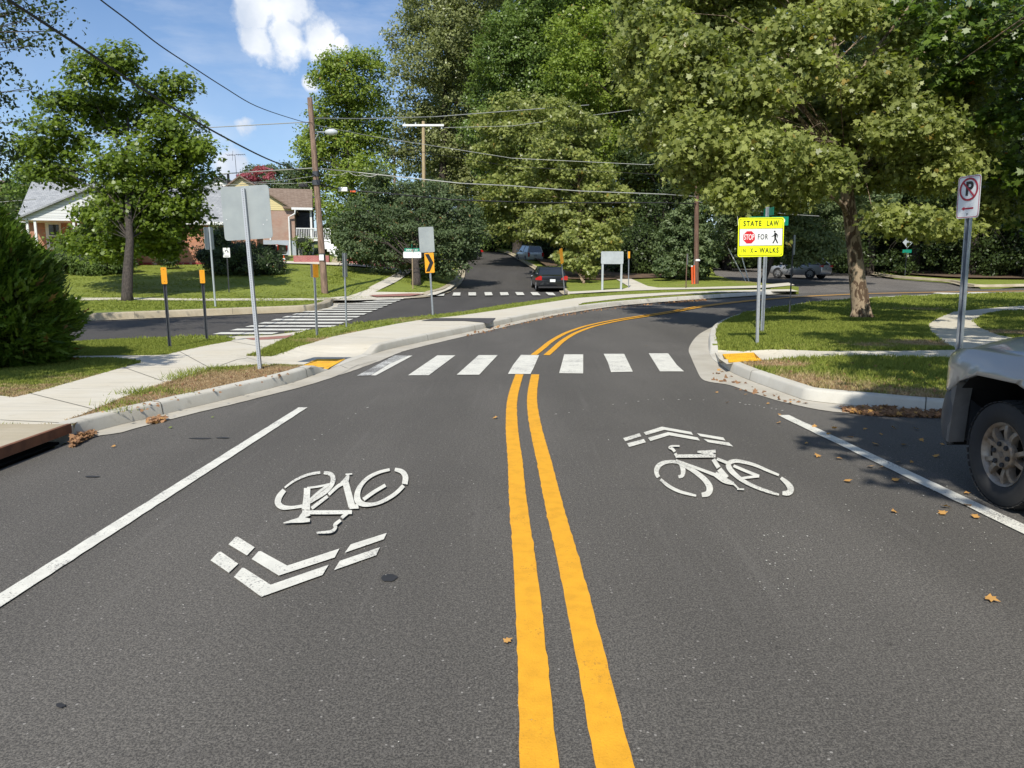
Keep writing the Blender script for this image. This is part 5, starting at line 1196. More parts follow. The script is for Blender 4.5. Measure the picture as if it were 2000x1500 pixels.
mb = MB(); mb.box(xe, xq, Y2, Y2 + 3, zfl - .15, zfl); mb.box(xq - .14, xq, Y2, Y2 + .14, HZ(495, Y2), zfl - .15)
for i in range(6): mb.box(xe + .4 + i * .22, xe + 1.4 + i * .22, Y2 - .35 * (i + 1), Y2 - .35 * i, zfl - .2 * (i + 2), zfl - .2 * (i + 1))
mb.build('stairs', M['white'], t, origin=o)
mb = MB(); mb.box(x1 + .1, xe, Y2 + .2, Y2 + .3, zb - .5, zfl - .2); mb.build('skirting', simple('dark_lattice', (.10, .11, .12), .8), t, origin=o)
mb = MB()
for i in range(5): x = HX(580 + i * 7, Y2 - .4); mb.box(x, x + .05, Y2 - .44, Y2 - .4, zb - .3, HZ(477, Y2))
mb.box(HX(580, Y2), HX(608, Y2), Y2 - .44, Y2 - .4, HZ(477.5, Y2), HZ(476, Y2)); mb.build('trellis', M['white'], t, origin=o)
mb = MB(); mb.box(HX(526, Y2), HX(529, Y2), Y2 - .07, Y2 - .045, HZ(470, Y2), ze); mb.build('corner_trim', M['white'], t, origin=o)
mb = MB(); mb.box(HX(483, Y2 + 6), HX(487, Y2 + 6), Y2 + 6, Y2 + 6.4, za_ - .6, za_ + .9); mb.build('chimney', M['black'], t, origin=o)
# ---- house 3: white gable far, house 4 brick roof at far left, house 5 in the woods
def far_house(label, pxl, pxr, pyt, pye, pyb, Y, wall, roof, grp=None, rx=None):
    o = base_at((pxl + pxr) / 2, pyb, Y); t = thing('distant_house', label, 'house', o, group=grp)
    x0, x1, za, ze, zb = HX(pxl, Y), HX(pxr, Y), HZ(pyt, Y), HZ(pye, Y), HZ(pyb, Y); xm = (x0 + x1) / 2 if rx is None else HX(rx, Y)
    mb = MB(); mb.box(x0, x1, Y, Y + 8, zb, ze); mb.prism([(x0, ze), (x1, ze), (xm, za)], 'y', Y, Y + 8); mb.build('wall', M[wall], t, origin=o)
    mb = MB(); slab(mb, (x0 - .4, Y - .3, ze - .12), (xm, Y - .3, za + .1), (xm, Y + 8.3, za + .1), (x0 - .4, Y + 8.3, ze - .12)); slab(mb, (xm, Y - .3, za + .1), (x1 + .4, Y - .3, ze - .12), (x1 + .4, Y + 8.3, ze - .12), (xm, Y + 8.3, za + .1)); mb.build('roof', M[roof], t, origin=o)
    return t, o
t, o = far_house('white gabled house with dark roof behind the yellow-gabled house', 402, 466, 346, 366, 460, 70, 'siding_w', 'shingle_d')
t2, o2 = far_house('brick-coloured roof edge of a house far at the left edge', -60, 42, 349, 364, 440, 74, 'brick2', 'shingle_b', rx=-10)
t3, o3 = far_house('pale house half hidden by foliage right of the sycamore trunk', 1690, 1835, 425, 446, 540, 95, 'siding_w', 'shingle_d')
mb = MB(); mb.box(HX(1742, 94.8), HX(1752, 94.8), 94.8, 94.9, HZ(520, 95), HZ(462, 95)); mb.build('door', M['sign_dkred'], t3, origin=o3)
t4, o4 = far_house('red brick building in deep shade behind the silver crossover', 1500, 1640, 425, 448, 545, 88, 'redwall', 'shingle_d')
# tv antenna
b = at(465, 368, 66); t = thing('tv_antenna', 'thin roof television antenna rising against the sky behind the houses', 'antenna', b)
mb = MB(); h = at(461, 303, 66).z - b.z
mb.tube([(0, 0, -1), (-.12, 0, h)], .022, 6); mb.build('mast', M['galv_dark'], t)
mb = MB(); mb.tube([(-.8, 0, h - .02), (.75, 0, h + .08)], .016, 6)
for i, x in enumerate((-.75, -.5, -.3, .1, .3, .5, .7)): l = .5 - .04 * i; mb.tube([(x, -l, h + .03), (x, l, h + .03)], .012, 5)
mb.tube([(-.35, -.0, h - .45), (-.28, 0, h + .35)], .014, 5); mb.build('boom', M['galv_dark'], t)
# red garden wall and steps
Yw = 51.5
t = thing('garden_wall', 'low red painted brick garden wall with concrete steps behind the wooden pole', 'wall', base_at(700, 515, Yw)); o = t.location.copy()
for a, c, y0_, y1_ in ((573, 642, 499, 517), (664, 760, 501, 518), (760, 815, 505, 520)):
    mb = MB(); mb.box(HX(a, Yw), HX(c, Yw), Yw + (0 if a < 760 else .02), Yw + .3, HZ(y1_ + 6, Yw), HZ(y0_, Yw)); mb.build('wall_section', M['redwall'], t, origin=o)
mb = MB()
for i in range(4): mb.box(HX(643, Yw), HX(663, Yw), Yw + .35 * i, Yw + .35 * (i + 1), HZ(520, Yw), HZ(514.5 - 4 * i, Yw))
mb.build('steps', M['old_concrete'], t, origin=o)
mb = MB(); mb.tube([(HX(667, Yw), Yw - .1, HZ(497, Yw)), (HX(671, Yw), Yw + 1.2, HZ(481, Yw))], .04, 6); mb.box(HX(666, Yw), HX(667.5, Yw), Yw - .1, Yw, HZ(515, Yw), HZ(495, Yw)); mb.build('handrail', M['white'], t, origin=o)
# cone
b = base_at(555, 513, 53); t = thing('traffic_cone', 'orange traffic cone behind the big rounded bush', 'cone', b)
mb = MB(); mb.lathe([(0, .16), (.6, .035), (.62, .001)], 'z', 14); mb.build('cone', M['orange'], t); mb = MB(); mb.lathe([(.30, .102), (.42, .078)], 'z', 14); mb.build('reflective_band', M['sign_white'], t); mb = MB(); mb.box(-.19, .19, -.19, .19, -.04, .0); mb.build('base', M['orange'], t)

# ------------------------------------------------------------------ vehicles
def carpaint(name, c, metal=.5, rough=.32):
    m, nt, b = new_mat(name); b.inputs['Base Color'].default_value = (*c, 1); b.inputs['Metallic'].default_value = metal; b.inputs['Roughness'].default_value = rough; b.inputs['Coat Weight'].default_value = .7; b.inputs['Coat Roughness'].default_value = .06; return m
M['tyre'] = simple('tyre', (.016, .016, .017), .8, var=.3, scale=3, c2=(.035, .033, .03)); M['alloy'] = simple('alloy', (.42, .42, .42), .4, .6, var=.1); M['lamp_red'] = simple('lamp_red', (.45, .012, .015), .15, var=.02, coat=1); M['lamp_clear'] = simple('lamp_clear', (.6, .62, .64), .12, var=.02, coat=1)
M['carglass'] = simple('car_glass', (.012, .015, .016), .04, var=.02, coat=1); M['trim'] = simple('black_trim', (.02, .02, .021), .6, var=.1)
def loft(mb, secs, mi=0, cap=True):
    n = len(secs[0]); vs = [p for s_ in secs for p in s_]; fs = []
    for i in range(len(secs) - 1):
        for k in range(n):
            k2 = (k + 1) % n; fs.append((i * n + k, i * n + k2, (i + 1) * n + k2, (i + 1) * n + k))
    if cap: fs += [tuple(reversed(range(n))), tuple(range((len(secs) - 1) * n, len(secs) * n))]
    mb.add(vs, fs, mi)
def car(name, label, cat, loc, yaw, L, W_, H, body, belt, prof, roof, wheelb, wr, paint, plate_mat, kind, pitch=0, lights='rear', tl=None, ride=.2):
    """x right, y forward; prof: belt-line height along y; roof: list of (y_bottom, z, inset) cabin stations"""
    t = thing(name, label, cat, loc, (pitch, 0, yaw)); hw = W_ / 2
    secs = []
    for y, zt, f, zl in prof:
        w = hw * f; zm = zl + (zt - zl) * .45
        half = [(w * .88, zl), (w * .985, zl + (zt - zl) * .16), (w, zm), (w * .985, zl + (zt - zl) * .78), (w * .93, zt - .03), (w * .80, zt)]
        ring = [(x, y, z) for x, z in half] + [(-x, y, z) for x, z in reversed(half)]
        secs.append(ring)
    mb = MB(); loft(mb, secs); ob = mb.build('body', paint, t, smooth=True, angle=38)
    # cabin
    zb_ = belt
    mb = MB(); ring = []
    (yb0, yb1, yt0, yt1), zt = roof, H
    wb, wt_ = hw * .90, hw * .70
    vs = [(-wb, yb0, zb_), (wb, yb0, zb_), (wb, yb1, zb_), (-wb, yb1, zb_), (-wt_, yt0, zt - .05), (wt_, yt0, zt - .05), (wt_, yt1, zt - .05), (-wt_, yt1, zt - .05)]
    mb.add(vs, [(0, 1, 5, 4), (1, 2, 6, 5), (2, 3, 7, 6), (3, 0, 4, 7), (4, 5, 6, 7)]); mb.build('windows', M['carglass'], t)
    mb = MB()
    nn = 7; top = []
    for i in range(nn):
        f = i / (nn - 1); y = yt0 + (yt1 - yt0) * f; zz = zt - .055 + .055 * math.sin(math.pi * (.15 + .7 * f)); top.append([(-wt_ - .012, y, zt - .09), (-wt_ * .85, y, zz), (0, y, zz + .015), (wt_ * .85, y, zz), (wt_ + .012, y, zt - .09)])
    loft(mb, top); mb.build('roof', paint, t, smooth=True, angle=50)
    def pillar(a, b, r=.035):
        m2 = MB(); m2.tube([a, b], r, 6); m2.build('pillar', paint, t)
    for s in (-1, 1):
        pillar((s * wb, yb0, zb_), (s * wt_, yt0, zt - .06), .045); pillar((s * wb, yb1, zb_), (s * wt_, yt1, zt - .06))
        ym = (yb0 + yb1) / 2; pillar((s * wb * 1.003, ym, zb_), (s * wt_ * 1.01, (yt0 + yt1) / 2, zt - .07), .03)
    for y in wheelb:
        for s in (-1, 1):
            mb = MB(); mb.lathe([(s * -.10, wr * .7), (s * -.10, wr * .96), (s * -.05, wr), (s * .06, wr), (s * .10, wr * .95), (s * .105, wr * .68)], 'x', 24, (s * (hw - .10), y, wr)); mb.lathe([(s * .03, 0.001), (s * .03, wr * .7)], 'x', 24, (s * (hw - .10), y, wr)); w = mb.build('wheel', M['tyre'], t, smooth=True, angle=40)
            mb = MB(); mb.lathe([(s * .10, 0.001), (s * .112, wr * .2), (s * .10, wr * .22)], 'x', 16, (s * (hw - .10), y, wr))
            for q in range(5):
                a = 2 * math.pi * q / 5; c, s2 = math.cos(a), math.sin(a); r1, r2 = wr * .15, wr * .66; n = .04
                vs = []
                for xx in (s * .09 + s * (hw - .10), s * .103 + s * (hw - .10)):
                    for r_, sg in ((r1, -1), (r1, 1), (r2, 1), (r2, -1)): vs.append((xx, y + r_ * c - sg * n * s2, wr + r_ * s2 + sg * n * c))
                mb.add(vs, [(0, 1, 2, 3), (4, 7, 6, 5), (0, 4, 5, 1), (1, 5, 6, 2), (2, 6, 7, 3), (3, 7, 4, 0)])
            mb.lathe([(s * .09, wr * .62), (s * .106, wr * .64), (s * .104, wr * .70)], 'x', 24, (s * (hw - .10), y, wr)); mb.build('rim', M['alloy'], w)
            # arch
            mb = MB(); mb.lathe([(s * .002, wr * .9), (s * .012, wr * 1.16), (s * -.02, wr * 1.2)], 'x', 24, (s * (hw * .985), y, wr + .01)); mb.build('wheel_arch', M['trim'], t)
    yr = prof[0][0]; yf = prof[-1][0]
    for s in (-1, 1):
        mb = MB(); mb.prism([(s * (hw - .14) + dx, dz) for dx, dz in tl], 'y', yr - .03, yr + .10); mb.build('tail_lamp', M['lamp_red'], t)
        mb = MB(); mb.box(s * (hw - .22) - .17, s * (hw - .22) + .17, yf - .12, yf + .02, belt * .62, belt * .78, b=.03); mb.build('headlight', M['lamp_clear'], t)
        mb = MB(); mb.box(s * (hw + .10) - .09, s * (hw + .10) + .09, yb1 - .25, yb1 - .10, belt + .02, belt + .16, b=.03); mb.build('mirror', paint, t)
    pz = belt * .72; mb = MB(); mb.box(-.16, .16, yr - .045, yr - .03, pz - .08, pz + .08); mb.build('licence_plate', plate_mat, t)
    mb = MB(); mb.box(-.16, .16, yf + .03, yf + .045, .42, .56); mb.build('licence_plate', plate_mat, t)
    mb = MB(); mb.box(-hw * .93, hw * .93, yr - .05, yr + .15, ride + .02, ride + .12, b=.03); mb.build('bumper', M['trim'], t)
    mb = MB(); mb.box(-hw * .55, hw * .55, yf - .05, yf + .015, .40, .62, b=.02); mb.build('grille', M['trim'], t)
    return t
def face(px, py): return g(px, py)
white_pl = M['sign_white']
# dark sedan seen from behind
sed = [(-2.2, .80, .86, .36), (-2.15, .94, .93, .28), (-1.7, 1.0, .98, .2), (-1.0, .97, 1.0, .18), (0, .93, 1.0, .18), (1.0, .92, 1.0, .18), (1.7, .80, .97, .2), (2.1, .68, .90, .25), (2.2, .55, .82, .36)]
tl_s = [(-.26, .72), (.12, .70), (.13, .92), (.02, .96), (-.14, .88), (-.26, .80)]
c = g(1074, 570.5); d = (g(1006, 512) - g(1100, 568)); yaw = math.atan2(-d.x, d.y)
slope = math.atan2(Z(c.x + math.sin(-yaw) * 4, c.y + 4) - c.z, 4.0)
b = Vector((c.x, c.y + 2.2, 0)); b.z = Z(b.x, b.y)
car('parked_sedan', 'dark grey sedan with red tail lamps parked just beyond the far crosswalk', 'car', b, R(4), 4.5, 1.82, 1.45, None, .94, sed, (-1.75, 1.15, -.95, .35), (-1.32, 1.38), .33, carpaint('paint_charcoal', (.018, .021, .026)), white_pl, 'rear', R(3.0), tl=tl_s)
# silver boxy wagon
box_ = [(-1.95, .90, .93, .34), (-1.9, 1.02, .97, .26), (-1.2, 1.02, 1.0, .2), (0, 1.0, 1.0, .2), (.9, .98, 1.0, .2), (1.5, .93, .98, .22), (1.9, .82, .92, .28), (1.98, .62, .86, .36)]
tl_v = [(-.06, .62), (.12, .62), (.13, 1.0), (-.06, 1.0)]
c = g(1034, 514); b = Vector((c.x, c.y + 1.9, Z(c.x, c.y + 1.9)))
car('parked_wagon', 'silver boxy wagon parked further up the hill street on the right', 'car', b, R(17), 3.95, 1.70, 1.64, None, 1.02, box_, (-1.86, 1.15, -1.72, .55), (-1.25, 1.25), .32, carpaint('paint_silver_green', (.50, .53, .51), .2), M['alu'], 'rear', R(4.2), tl=tl_v)
# dark sedan facing us under the rounded tree
c = g(903, 511); b = Vector((c.x, c.y + 1.6, Z(c.x, c.y + 1.6)))
car('parked_sedan', 'dark sedan facing the camera, half under the rounded tree on the hill street', 'car', b, R(180 - 32), 4.5, 1.78, 1.43, None, .92, sed, (-1.75, 1.15, -.95, .35), (-1.32, 1.38), .33, carpaint('paint_black', (.012, .014, .02)), M['alu'], 'front', -R(4.0), tl=tl_s)
# silver crossover
suv = [(-2.2, .86, .88, .42), (-2.15, 1.02, .95, .34), (-1.6, 1.06, 1.0, .26), (0, 1.02, 1.0, .24), (1.1, 1.02, 1.0, .24), (1.7, .96, .97, .26), (2.1, .84, .90, .34), (2.2, .66, .82, .42)]
tl_u = [(-.34, .90), (.13, .86), (.14, 1.02), (-.20, 1.0)]
c = g(1600, 545); b = Vector((c.x - .9, c.y + 1.7, Z(c.x, c.y + 1.7)))
car('parked_crossover', 'silver crossover in tree shade on the side road behind the law sign', 'car', b, R(42), 4.4, 1.84, 1.62, None, 1.05, suv, (-2.0, 1.2, -1.4, .35), (-1.32, 1.35), .36, carpaint('paint_silver', (.45, .46, .47)), M['alu'], 'rear', R(1), tl=tl_u)
# black pickup behind the bush and pale car at the edge of the rounded tree
c = base_at(552, 505, 54.5); car('parked_pickup', 'black pickup tail showing right of the large rounded bush', 'pickup', c + Vector((-2.2, 0, .25)), R(84), 4.6, 1.85, 1.5, None, 1.02, [(-2.3, 1.0, .96, .45), (-2.2, 1.02, .98, .38), (0, 1.02, 1, .36), (1.3, 1.02, 1, .36), (2.0, 1.0, .95, .4), (2.2, .8, .9, .45)], (-.2, 1.3, 0, .9), (-1.4, 1.4), .38, carpaint('paint_blk2', (.01, .01, .012)), M['alu'], 'rear', 0, tl=tl_v)
c = base_at(662, 462, 68); c.z = max(c.z, HZ(468, 68)); car('parked_sedan', 'pale car glimpsed right of the porch stairs behind leaves', 'car', c, R(80), 4.5, 1.78, 1.43, None, .92, sed, (-1.75, 1.15, -.95, .35), (-1.32, 1.38), .33, carpaint('paint_pale', (.5, .55, .6)), M['alu'], 'rear', 0, tl=tl_s)

# ---- the near pickup at right (left front corner in view)
XS = 3.27; YW = 5.0; T_ = (XS, YW, 0)
PT = carpaint('paint_pewter', (.42, .41, .38), .35, .30)
t = thing('pickup_truck', 'pewter pickup truck at the right edge with muddy six-lug wheel', 'pickup', T_, (0, 0, R(1.5)))
mb = MB()
side = [(.72, .70), (.80, .80), (.80, .88), (.74, .955), (.60, 1.01), (.30, 1.045), (-.7, 1.06), (-.75, .40), (-.60, .40), (-.56, .62), (-.42, .80), (-.20, .875), (.20, .875), (.44, .80), (.60, .70)]
A = np.array(side); n = len(side)
gy, gz = np.meshgrid(np.arange(-.7, .9, .045), np.arange(.42, 1.05, .035)); gy, gz = gy.ravel(), gz.ravel(); k = inside(A, gy, gz)
pts = [Vector(p) for p in side] + [Vector((a, b_)) for a, b_ in zip(gy[k], gz[k])]
vs, es, fs, *_ = delaunay_2d_cdt(pts, [(i, (i + 1) % n) for i in range(n)], [], 0, 1e-5, True)
V = np.array([(v.x, v.y) for v in vs]); F = [f for f in fs if inside(A, np.array([V[list(f)].mean(0)[0]]), np.array([V[list(f)].mean(0)[1]]))[0]]
def sidex(y, z):
    x = 0.0
    x += .15 * max(0, (y - .42) / .38) ** 2.2          # wraps in toward the nose
    x += .10 * max(0, (z - .90) / .15) ** 2             # shoulder
    ra = math.hypot(y, (z - .40)); x -= .035 * math.exp(-((ra - .50) / .06) ** 2)   # wheel-arch lip flare
    return x
mb.add([(sidex(y, z), y, z) for y, z in V], [tuple(f) for f in F]); fen = mb.build('fender', PT, t, smooth=True)
sm = fen.modifiers.new('solid', 'SOLIDIFY'); sm.thickness = .02; sm.offset = -1 if False else 1
# hood
mb = MB(); rows = []
for y in np.linspace(.82, -.75, 16):
    row = []
    for f in np.linspace(0, 1, 17):
        x = .13 + f * (1.92 - .26); s_ = math.sin(math.pi * f); z = 1.035 + .085 * min(1, s_ * 1.6) + .03 * (.9 - y) * s_
        nose = max(0, (y - .45) / .37); z -= .13 * nose ** 2.5; x = .96 + (x - .96) * (1 - .10 * nose ** 2); row.append((x, y, z))
    rows.append(row)
n = 17; mb.add([p for r_ in rows for p in r_], [(i * n + k, i * n + k + 1, (i + 1) * n + k + 1, (i + 1) * n + k) for i in range(15) for k in range(n - 1)]); hd = mb.build('hood', PT, t, smooth=True)
mb = MB(); mb.tube([(.115 + .10 * max(0, (y - .45) / .37) ** 2 * .8, y, 1.030 - .115 * max(0, (y - .45) / .37) ** 2.5) for y in np.linspace(.82, -.75, 20)], .007, 5); mb.build('hood_seam', M['black'], t)
# grille and lamps on the nose
mb = MB(); mb.box(.42, 1.50, .70, .80, .66, .93, b=.03); mb.build('grille', M['trim'], t)
for x0_, x1_ in ((.11, .40), (1.52, 1.81)): mb = MB(); mb.box(x0_, x1_, .64, .765, .70, .92, b=.05); mb.build('headlight', M['lamp_clear'], t)
# bumper with plastic end
bp = simple('bumper_plastic', (.085, .088, .092), .55, var=.1, kind='obj')
mb = MB(); secs = []
for f in np.linspace(0, 1, 25):
    a = f * 2 - 1; x = .96 + a * .80; y = .86 - .08 * abs(a) ** 4
    secs.append([(x, y - .22, .70), (x, y - .06, .715), (x, y, .66), (x, y + .012, .56), (x, y - .02, .42), (x, y - .10, .33), (x, y - .25, .33)])
loft(mb, secs); mb.build('bumper', bp, t, smooth=True, angle=50)
mb = MB(); vs = []; prof = [(.52, .004), (.56, .0), (.60, .004), (.65, .018), (.70, .045), (.745, .085), (.78, .14), (.79, .22)]
zz_ = [(.30, .10, .035), (.34, .03, .012), (.42, .0, .0), (.55, -.004, -.01), (.66, .0, .0), (.71, .02, .008), (.735, .07, .03), (.74, .14, .08)]
for z_, dy_, dx_ in zz_:
    for y_, x_ in prof: vs.append((x_ + dx_ * .8, y_ - dy_ * max(0, (y_ - .52) / .27) + (.55 - z_) * .10, z_))
n = len(prof); mb.add(vs, [(i * n + k, i * n + k + 1, (i + 1) * n + k + 1, (i + 1) * n + k) for i in range(len(zz_) - 1) for k in range(n - 1)])
ob = mb.build('bumper_end', bp, t, smooth=True); md = ob.modifiers.new('solid', 'SOLIDIFY'); md.thickness = .03; md.offset = -1
mb = MB(); mb.prism([(.53, .33), (.56, .33), (.545, .74), (.50, .79), (.48, .79), (.51, .6)], 'x', .0, .12); mb.build('arch_edge', simple('arch_plastic_pale', (.16, .155, .145), .6, kind='obj'), t)
mb = MB(); mb.box(.05, .08, .655, .665, .80, .86); mb.build('side_marker', M['lamp_clear'], t)
# wheel well, inner structure
mb = MB(); n = 18
ring = [(.62 * math.cos(a), .40 + .56 * math.sin(a)) for a in np.linspace(-.2, math.pi + .2, n)]
mb.add([(.04, y, z) for y, z in ring] + [(.55, y, z) for y, z in ring], [(i, i + 1, n + i + 1, n + i) for i in range(n - 1)] + [tuple(range(n, 2 * n))]); mb.build('wheel_well', M['black'], t)
mb = MB(); mb.box(.3, 1.62, -5.0, .75, .36, .62); mb.build('chassis', M['black'], t)
# door, cab, bed behind (mostly outside the picture)
mb = MB(); mb.box(0.0, 1.92, -2.5, -.76, .42, 1.08, b=.05); mb.build('cab_lower', PT, t)
mb = MB(); vs = [(.06, -.80, 1.08), (1.86, -.80, 1.08), (1.86, -2.48, 1.08), (.06, -2.48, 1.08), (.24, -1.35, 1.70), (1.68, -1.35, 1.70), (1.68, -2.35, 1.70), (.24, -2.35, 1.70)]
mb.add(vs, [(0, 1, 5, 4), (1, 2, 6, 5), (2, 3, 7, 6), (3, 0, 4, 7), (4, 5, 6, 7)]); mb.build('windows', M['carglass'], t)
mb = MB(); mb.box(.22, 1.70, -2.37, -1.33, 1.68, 1.75, b=.03); mb.build('roof', PT, t)
mb = MB(); mb.box(0, 1.92, -4.6, -2.52, .50, 1.10, b=.05); mb.build('bed', PT, t)
mb = MB(); mb.box(-.22, -.02, -1.05, -.9, 1.1, 1.3, b=.03); mb.build('mirror', M['trim'], t)
# wheels
def big_wheel(x, y, out=-1):
    r = .364; w = .245
    mb = MB(); xo = x
    # out = -1 : outer face toward -x
    s = out
    prof = [(-s * w * .5, r * .56), (-s * w * .5, r * .92), (-s * w * .40, r * .99), (s * w * .36, r * .99), (s * w * .47, r * .955), (s * w * .52, r * .86), (s * w * .53, r * .74), (s * w * .49, r * .64), (s * w * .43, r * .60), (s * w * .40, r * .575)]
    mb.lathe(prof, 'x', 72, (xo, y, r)); ty = mb.build('tyre', M['tyre'], t, smooth=True, angle=40)
    mb = MB(); nb = 44
    for i in range(nb):
        for row, (a0, a1) in enumerate(((-.48, -.22), (-.16, .16), (.22, .50))):
            q = 2 * math.pi * (i + .5 * (row % 2)) / nb; dq = 2 * math.pi / nb * .36
            vs = []
            for xx in (s * w * a0, s * w * a1):
                for rr, qq in ((r * .975, q - dq), (r * .975, q + dq), (r * 1.014 if abs(xx) < w * .45 else r * .99, q + dq), (r * 1.014 if abs(xx) < w * .45 else r * .99, q - dq)): vs.append((xo + xx, y + rr * math.cos(qq), r + rr * math.sin(qq)))
            mb.add(vs, [(0, 1, 2, 3), (4, 7, 6, 5), (0, 4, 5, 1), (1, 5, 6, 2), (2, 6, 7, 3), (3, 7, 4, 0)])
    o_ = mb.build('tread', M['tyre'], ty); o_['kind'] = 'stuff'
    rimm = simple('muddy_rim', (.34, .30, .25), .42, .45, .2, 9, c2=(.20, .145, .095))
    R0 = r * .58
    mb = MB(); mb.lathe([(s * w * .30, R0 * .80), (s * w * .30, R0 * .90), (s * w * .42, R0 * .97), (s * w * .45, R0 * 1.03), (s * w * .40, R0 * 1.04)], 'x', 60, (xo, y, r)); mb.lathe([(-s * w * .42, R0 * .98), (s * w * .38, R0 * .95)], 'x', 60, (xo, y, r)); rim = mb.build('rim', rimm, t, smooth=True, angle=40)
    mb = MB(); mb.lathe([(-s * w * .2, .001), (-s * w * .2, R0 * .96)], 'x', 40, (xo, y, r)); mb.build('brake_disc', simple('brake_dark', (.03, .026, .024), .6, .4), rim)
    for q in range(5):
        mb = MB(); a = 2 * math.pi * q / 5 + math.pi / 2 + .3
        for sg in (-1, 1):
            pts_ = []
            for f in np.linspace(0, 1, 7):
                rad = R0 * (.36 + .60 * f); an = a + sg * (.17 + .10 * f ** 1.5 - .0 * f); pts_.append((rad, an, .065 * R0 * 1.55 * (1 - .2 * f), s * w * (.34 + .10 * math.sin(f * 2.6))))
            vs = []
            for rad, an, hw_, xx in pts_:
                cy, cz = y + rad * math.cos(an), r + rad * math.sin(an); ty_, tz_ = -math.sin(an), math.cos(an)
                vs += [(xo + xx - s * .045, cy - ty_ * hw_, cz - tz_ * hw_), (xo + xx, cy - ty_ * hw_ * .8, cz - tz_ * hw_ * .8), (xo + xx, cy + ty_ * hw_ * .8, cz + tz_ * hw_ * .8), (xo + xx - s * .045, cy + ty_ * hw_, cz + tz_ * hw_)]
            m_ = len(pts_)
            mb.add(vs, [(i * 4 + k, i * 4 + (k + 1) % 4, (i + 1) * 4 + (k + 1) % 4, (i + 1) * 4 + k) for i in range(m_ - 1) for k in range(4)] + [(0, 3, 2, 1), tuple((m_ - 1) * 4 + k for k in range(4))])
        # web joining the pair near the hub
        vs = []
        for rad, sp in ((R0 * .33, .42), (R0 * .62, .26)):
            for xx in (s * w * .28, s * w * .385):
                for sg in (-1, 1): vs.append((xo + xx, y + rad * math.cos(a + sg * sp), r + rad * math.sin(a + sg * sp)))
        mb.add(vs, [(0, 1, 3, 2), (4, 6, 7, 5), (0, 4, 5, 1), (2, 3, 7, 6), (0, 2, 6, 4), (1, 5, 7, 3)])
        mb.build('spoke', rimm, rim, smooth=True, angle=45)
    mb = MB(); mb.lathe([(s * w * .28, R0 * .48), (s * w * .42, R0 * .46), (s * w * .46, R0 * .43), (s * w * .47, .001)], 'x', 40, (xo, y, r)); mb.build('hub_cap', rimm, rim, smooth=True, angle=40)
    for q in range(6):
        a = 2 * math.pi * q / 6 + .2; mb = MB(); mb.lathe([(s * w * .44, R0 * .085), (s * w * .515, R0 * .078), (s * w * .53, R0 * .05), (s * w * .50, .001)], 'x', 10, (xo, y + R0 * .34 * math.cos(a), r + R0 * .34 * math.sin(a))); mb.build('lug_nut', M['trim'], rim)
    mb = MB(); e = R0 * .13; mb.prism([(y - e * 1.15, r - .4 * e), (y - e * .4, r - .4 * e), (y - e * .3, r - .75 * e), (y + e * .35, r - .75 * e), (y + e * .45, r - .4 * e + .0), (y + e * 1.15, r + .4 * e), (y + e * .4, r + .4 * e), (y + e * .3, r + .75 * e), (y - e * .35, r + .75 * e), (y - e * .45, r + .4 * e)], 'x', min(xo + s * w * .47, xo + s * w * .485), max(xo + s * w * .47, xo + s * w * .485)); mb.build('emblem', simple('emblem_dark', (.16, .13, .10), .5), rim)
big_wheel(.155, 0.0); big_wheel(.155, -3.1)
for yy_ in (0.0, -3.1):
    mb = MB(); mb.lathe([(.12, .385 * .62), (.12, .385 * .95), (-.12, .385 * .95), (-.12, .385 * .6)], 'x', 40, (1.77, yy_, .385)); mb.build('tyre', M['tyre'], t, smooth=True, angle=40)
# ------------------------------------------------------------------ vegetation
def rot_frames(n, up, out, wu, wo, wr):
    N = np.tile(np.array((-.05, -.42, .9), float), (n, 1)) * wu + out * wo + RNG.normal(0, 1, (n, 3)) * wr
    N /= np.linalg.norm(N, axis=1)[:, None] + 1e-9
    A = RNG.normal(0, 1, (n, 3)); U = A - N * (A * N).sum(1)[:, None]; U /= np.linalg.norm(U, axis=1)[:, None] + 1e-9
    return N, U, np.cross(N, U)
SHAPES = {
 'rhomb': [(-.5, 0, 0), (0, -.30, .06), (.5, 0, 0), (0, .30, .06)],
 'oval': [(-.5, 0, 0), (-.15, -.27, .07), (.3, -.2, .04), (.5, 0, 0), (.3, .2, .04), (-.15, .27, .07)],
 'needle': [(-.5, -.05, 0), (.5, 0, 0), (-.5, .05, 0)],
 'lobed': [(-.45, 0, 0), (-.35, -.12, 0), (-.28, -.46, .03), (-.08, -.25, .03), (.12, -.44, -.03), (.16, -.17, .04), (.56, 0, -.04), (.16, .17, .04), (.12, .44, -.03), (-.08, .25, .03), (-.28, .46, .03), (-.35, .12, 0)],
}
def leaf_mesh(name, C, out, size, shape, mat, wu=.5, wo=.5, wr=.55, along=None, parent=None, origin=(0, 0, 0), jitter=.5):
    n = len(C); T = np.array(SHAPES[shape], float); m = len(T)
    N, U, Vv = rot_frames(n, (0, 0, 1), out, wu, wo, wr)
    if along is not None:
        U = along + RNG.normal(0, .25, (n, 3)); U /= np.linalg.norm(U, axis=1)[:, None] + 1e-9; Vv = np.cross(N, U); Vv /= np.linalg.norm(Vv, axis=1)[:, None] + 1e-9
    s = size * (1 + RNG.uniform(-jitter, jitter, n))
    P = (C[:, None, :] - np.array(origin)) + s[:, None, None] * (T[None, :, 0, None] * U[:, None, :] + T[None, :, 1, None] * Vv[:, None, :] + T[None, :, 2, None] * N[:, None, :])
    me = raw_mesh(name, P.reshape(-1, 3), np.arange(n * m), np.arange(n) * m, mat)
    o = bpy.data.objects.new(name, me); COL.objects.link(o)
    if parent is not None: o.parent = parent
    else: o.location = origin
    return o
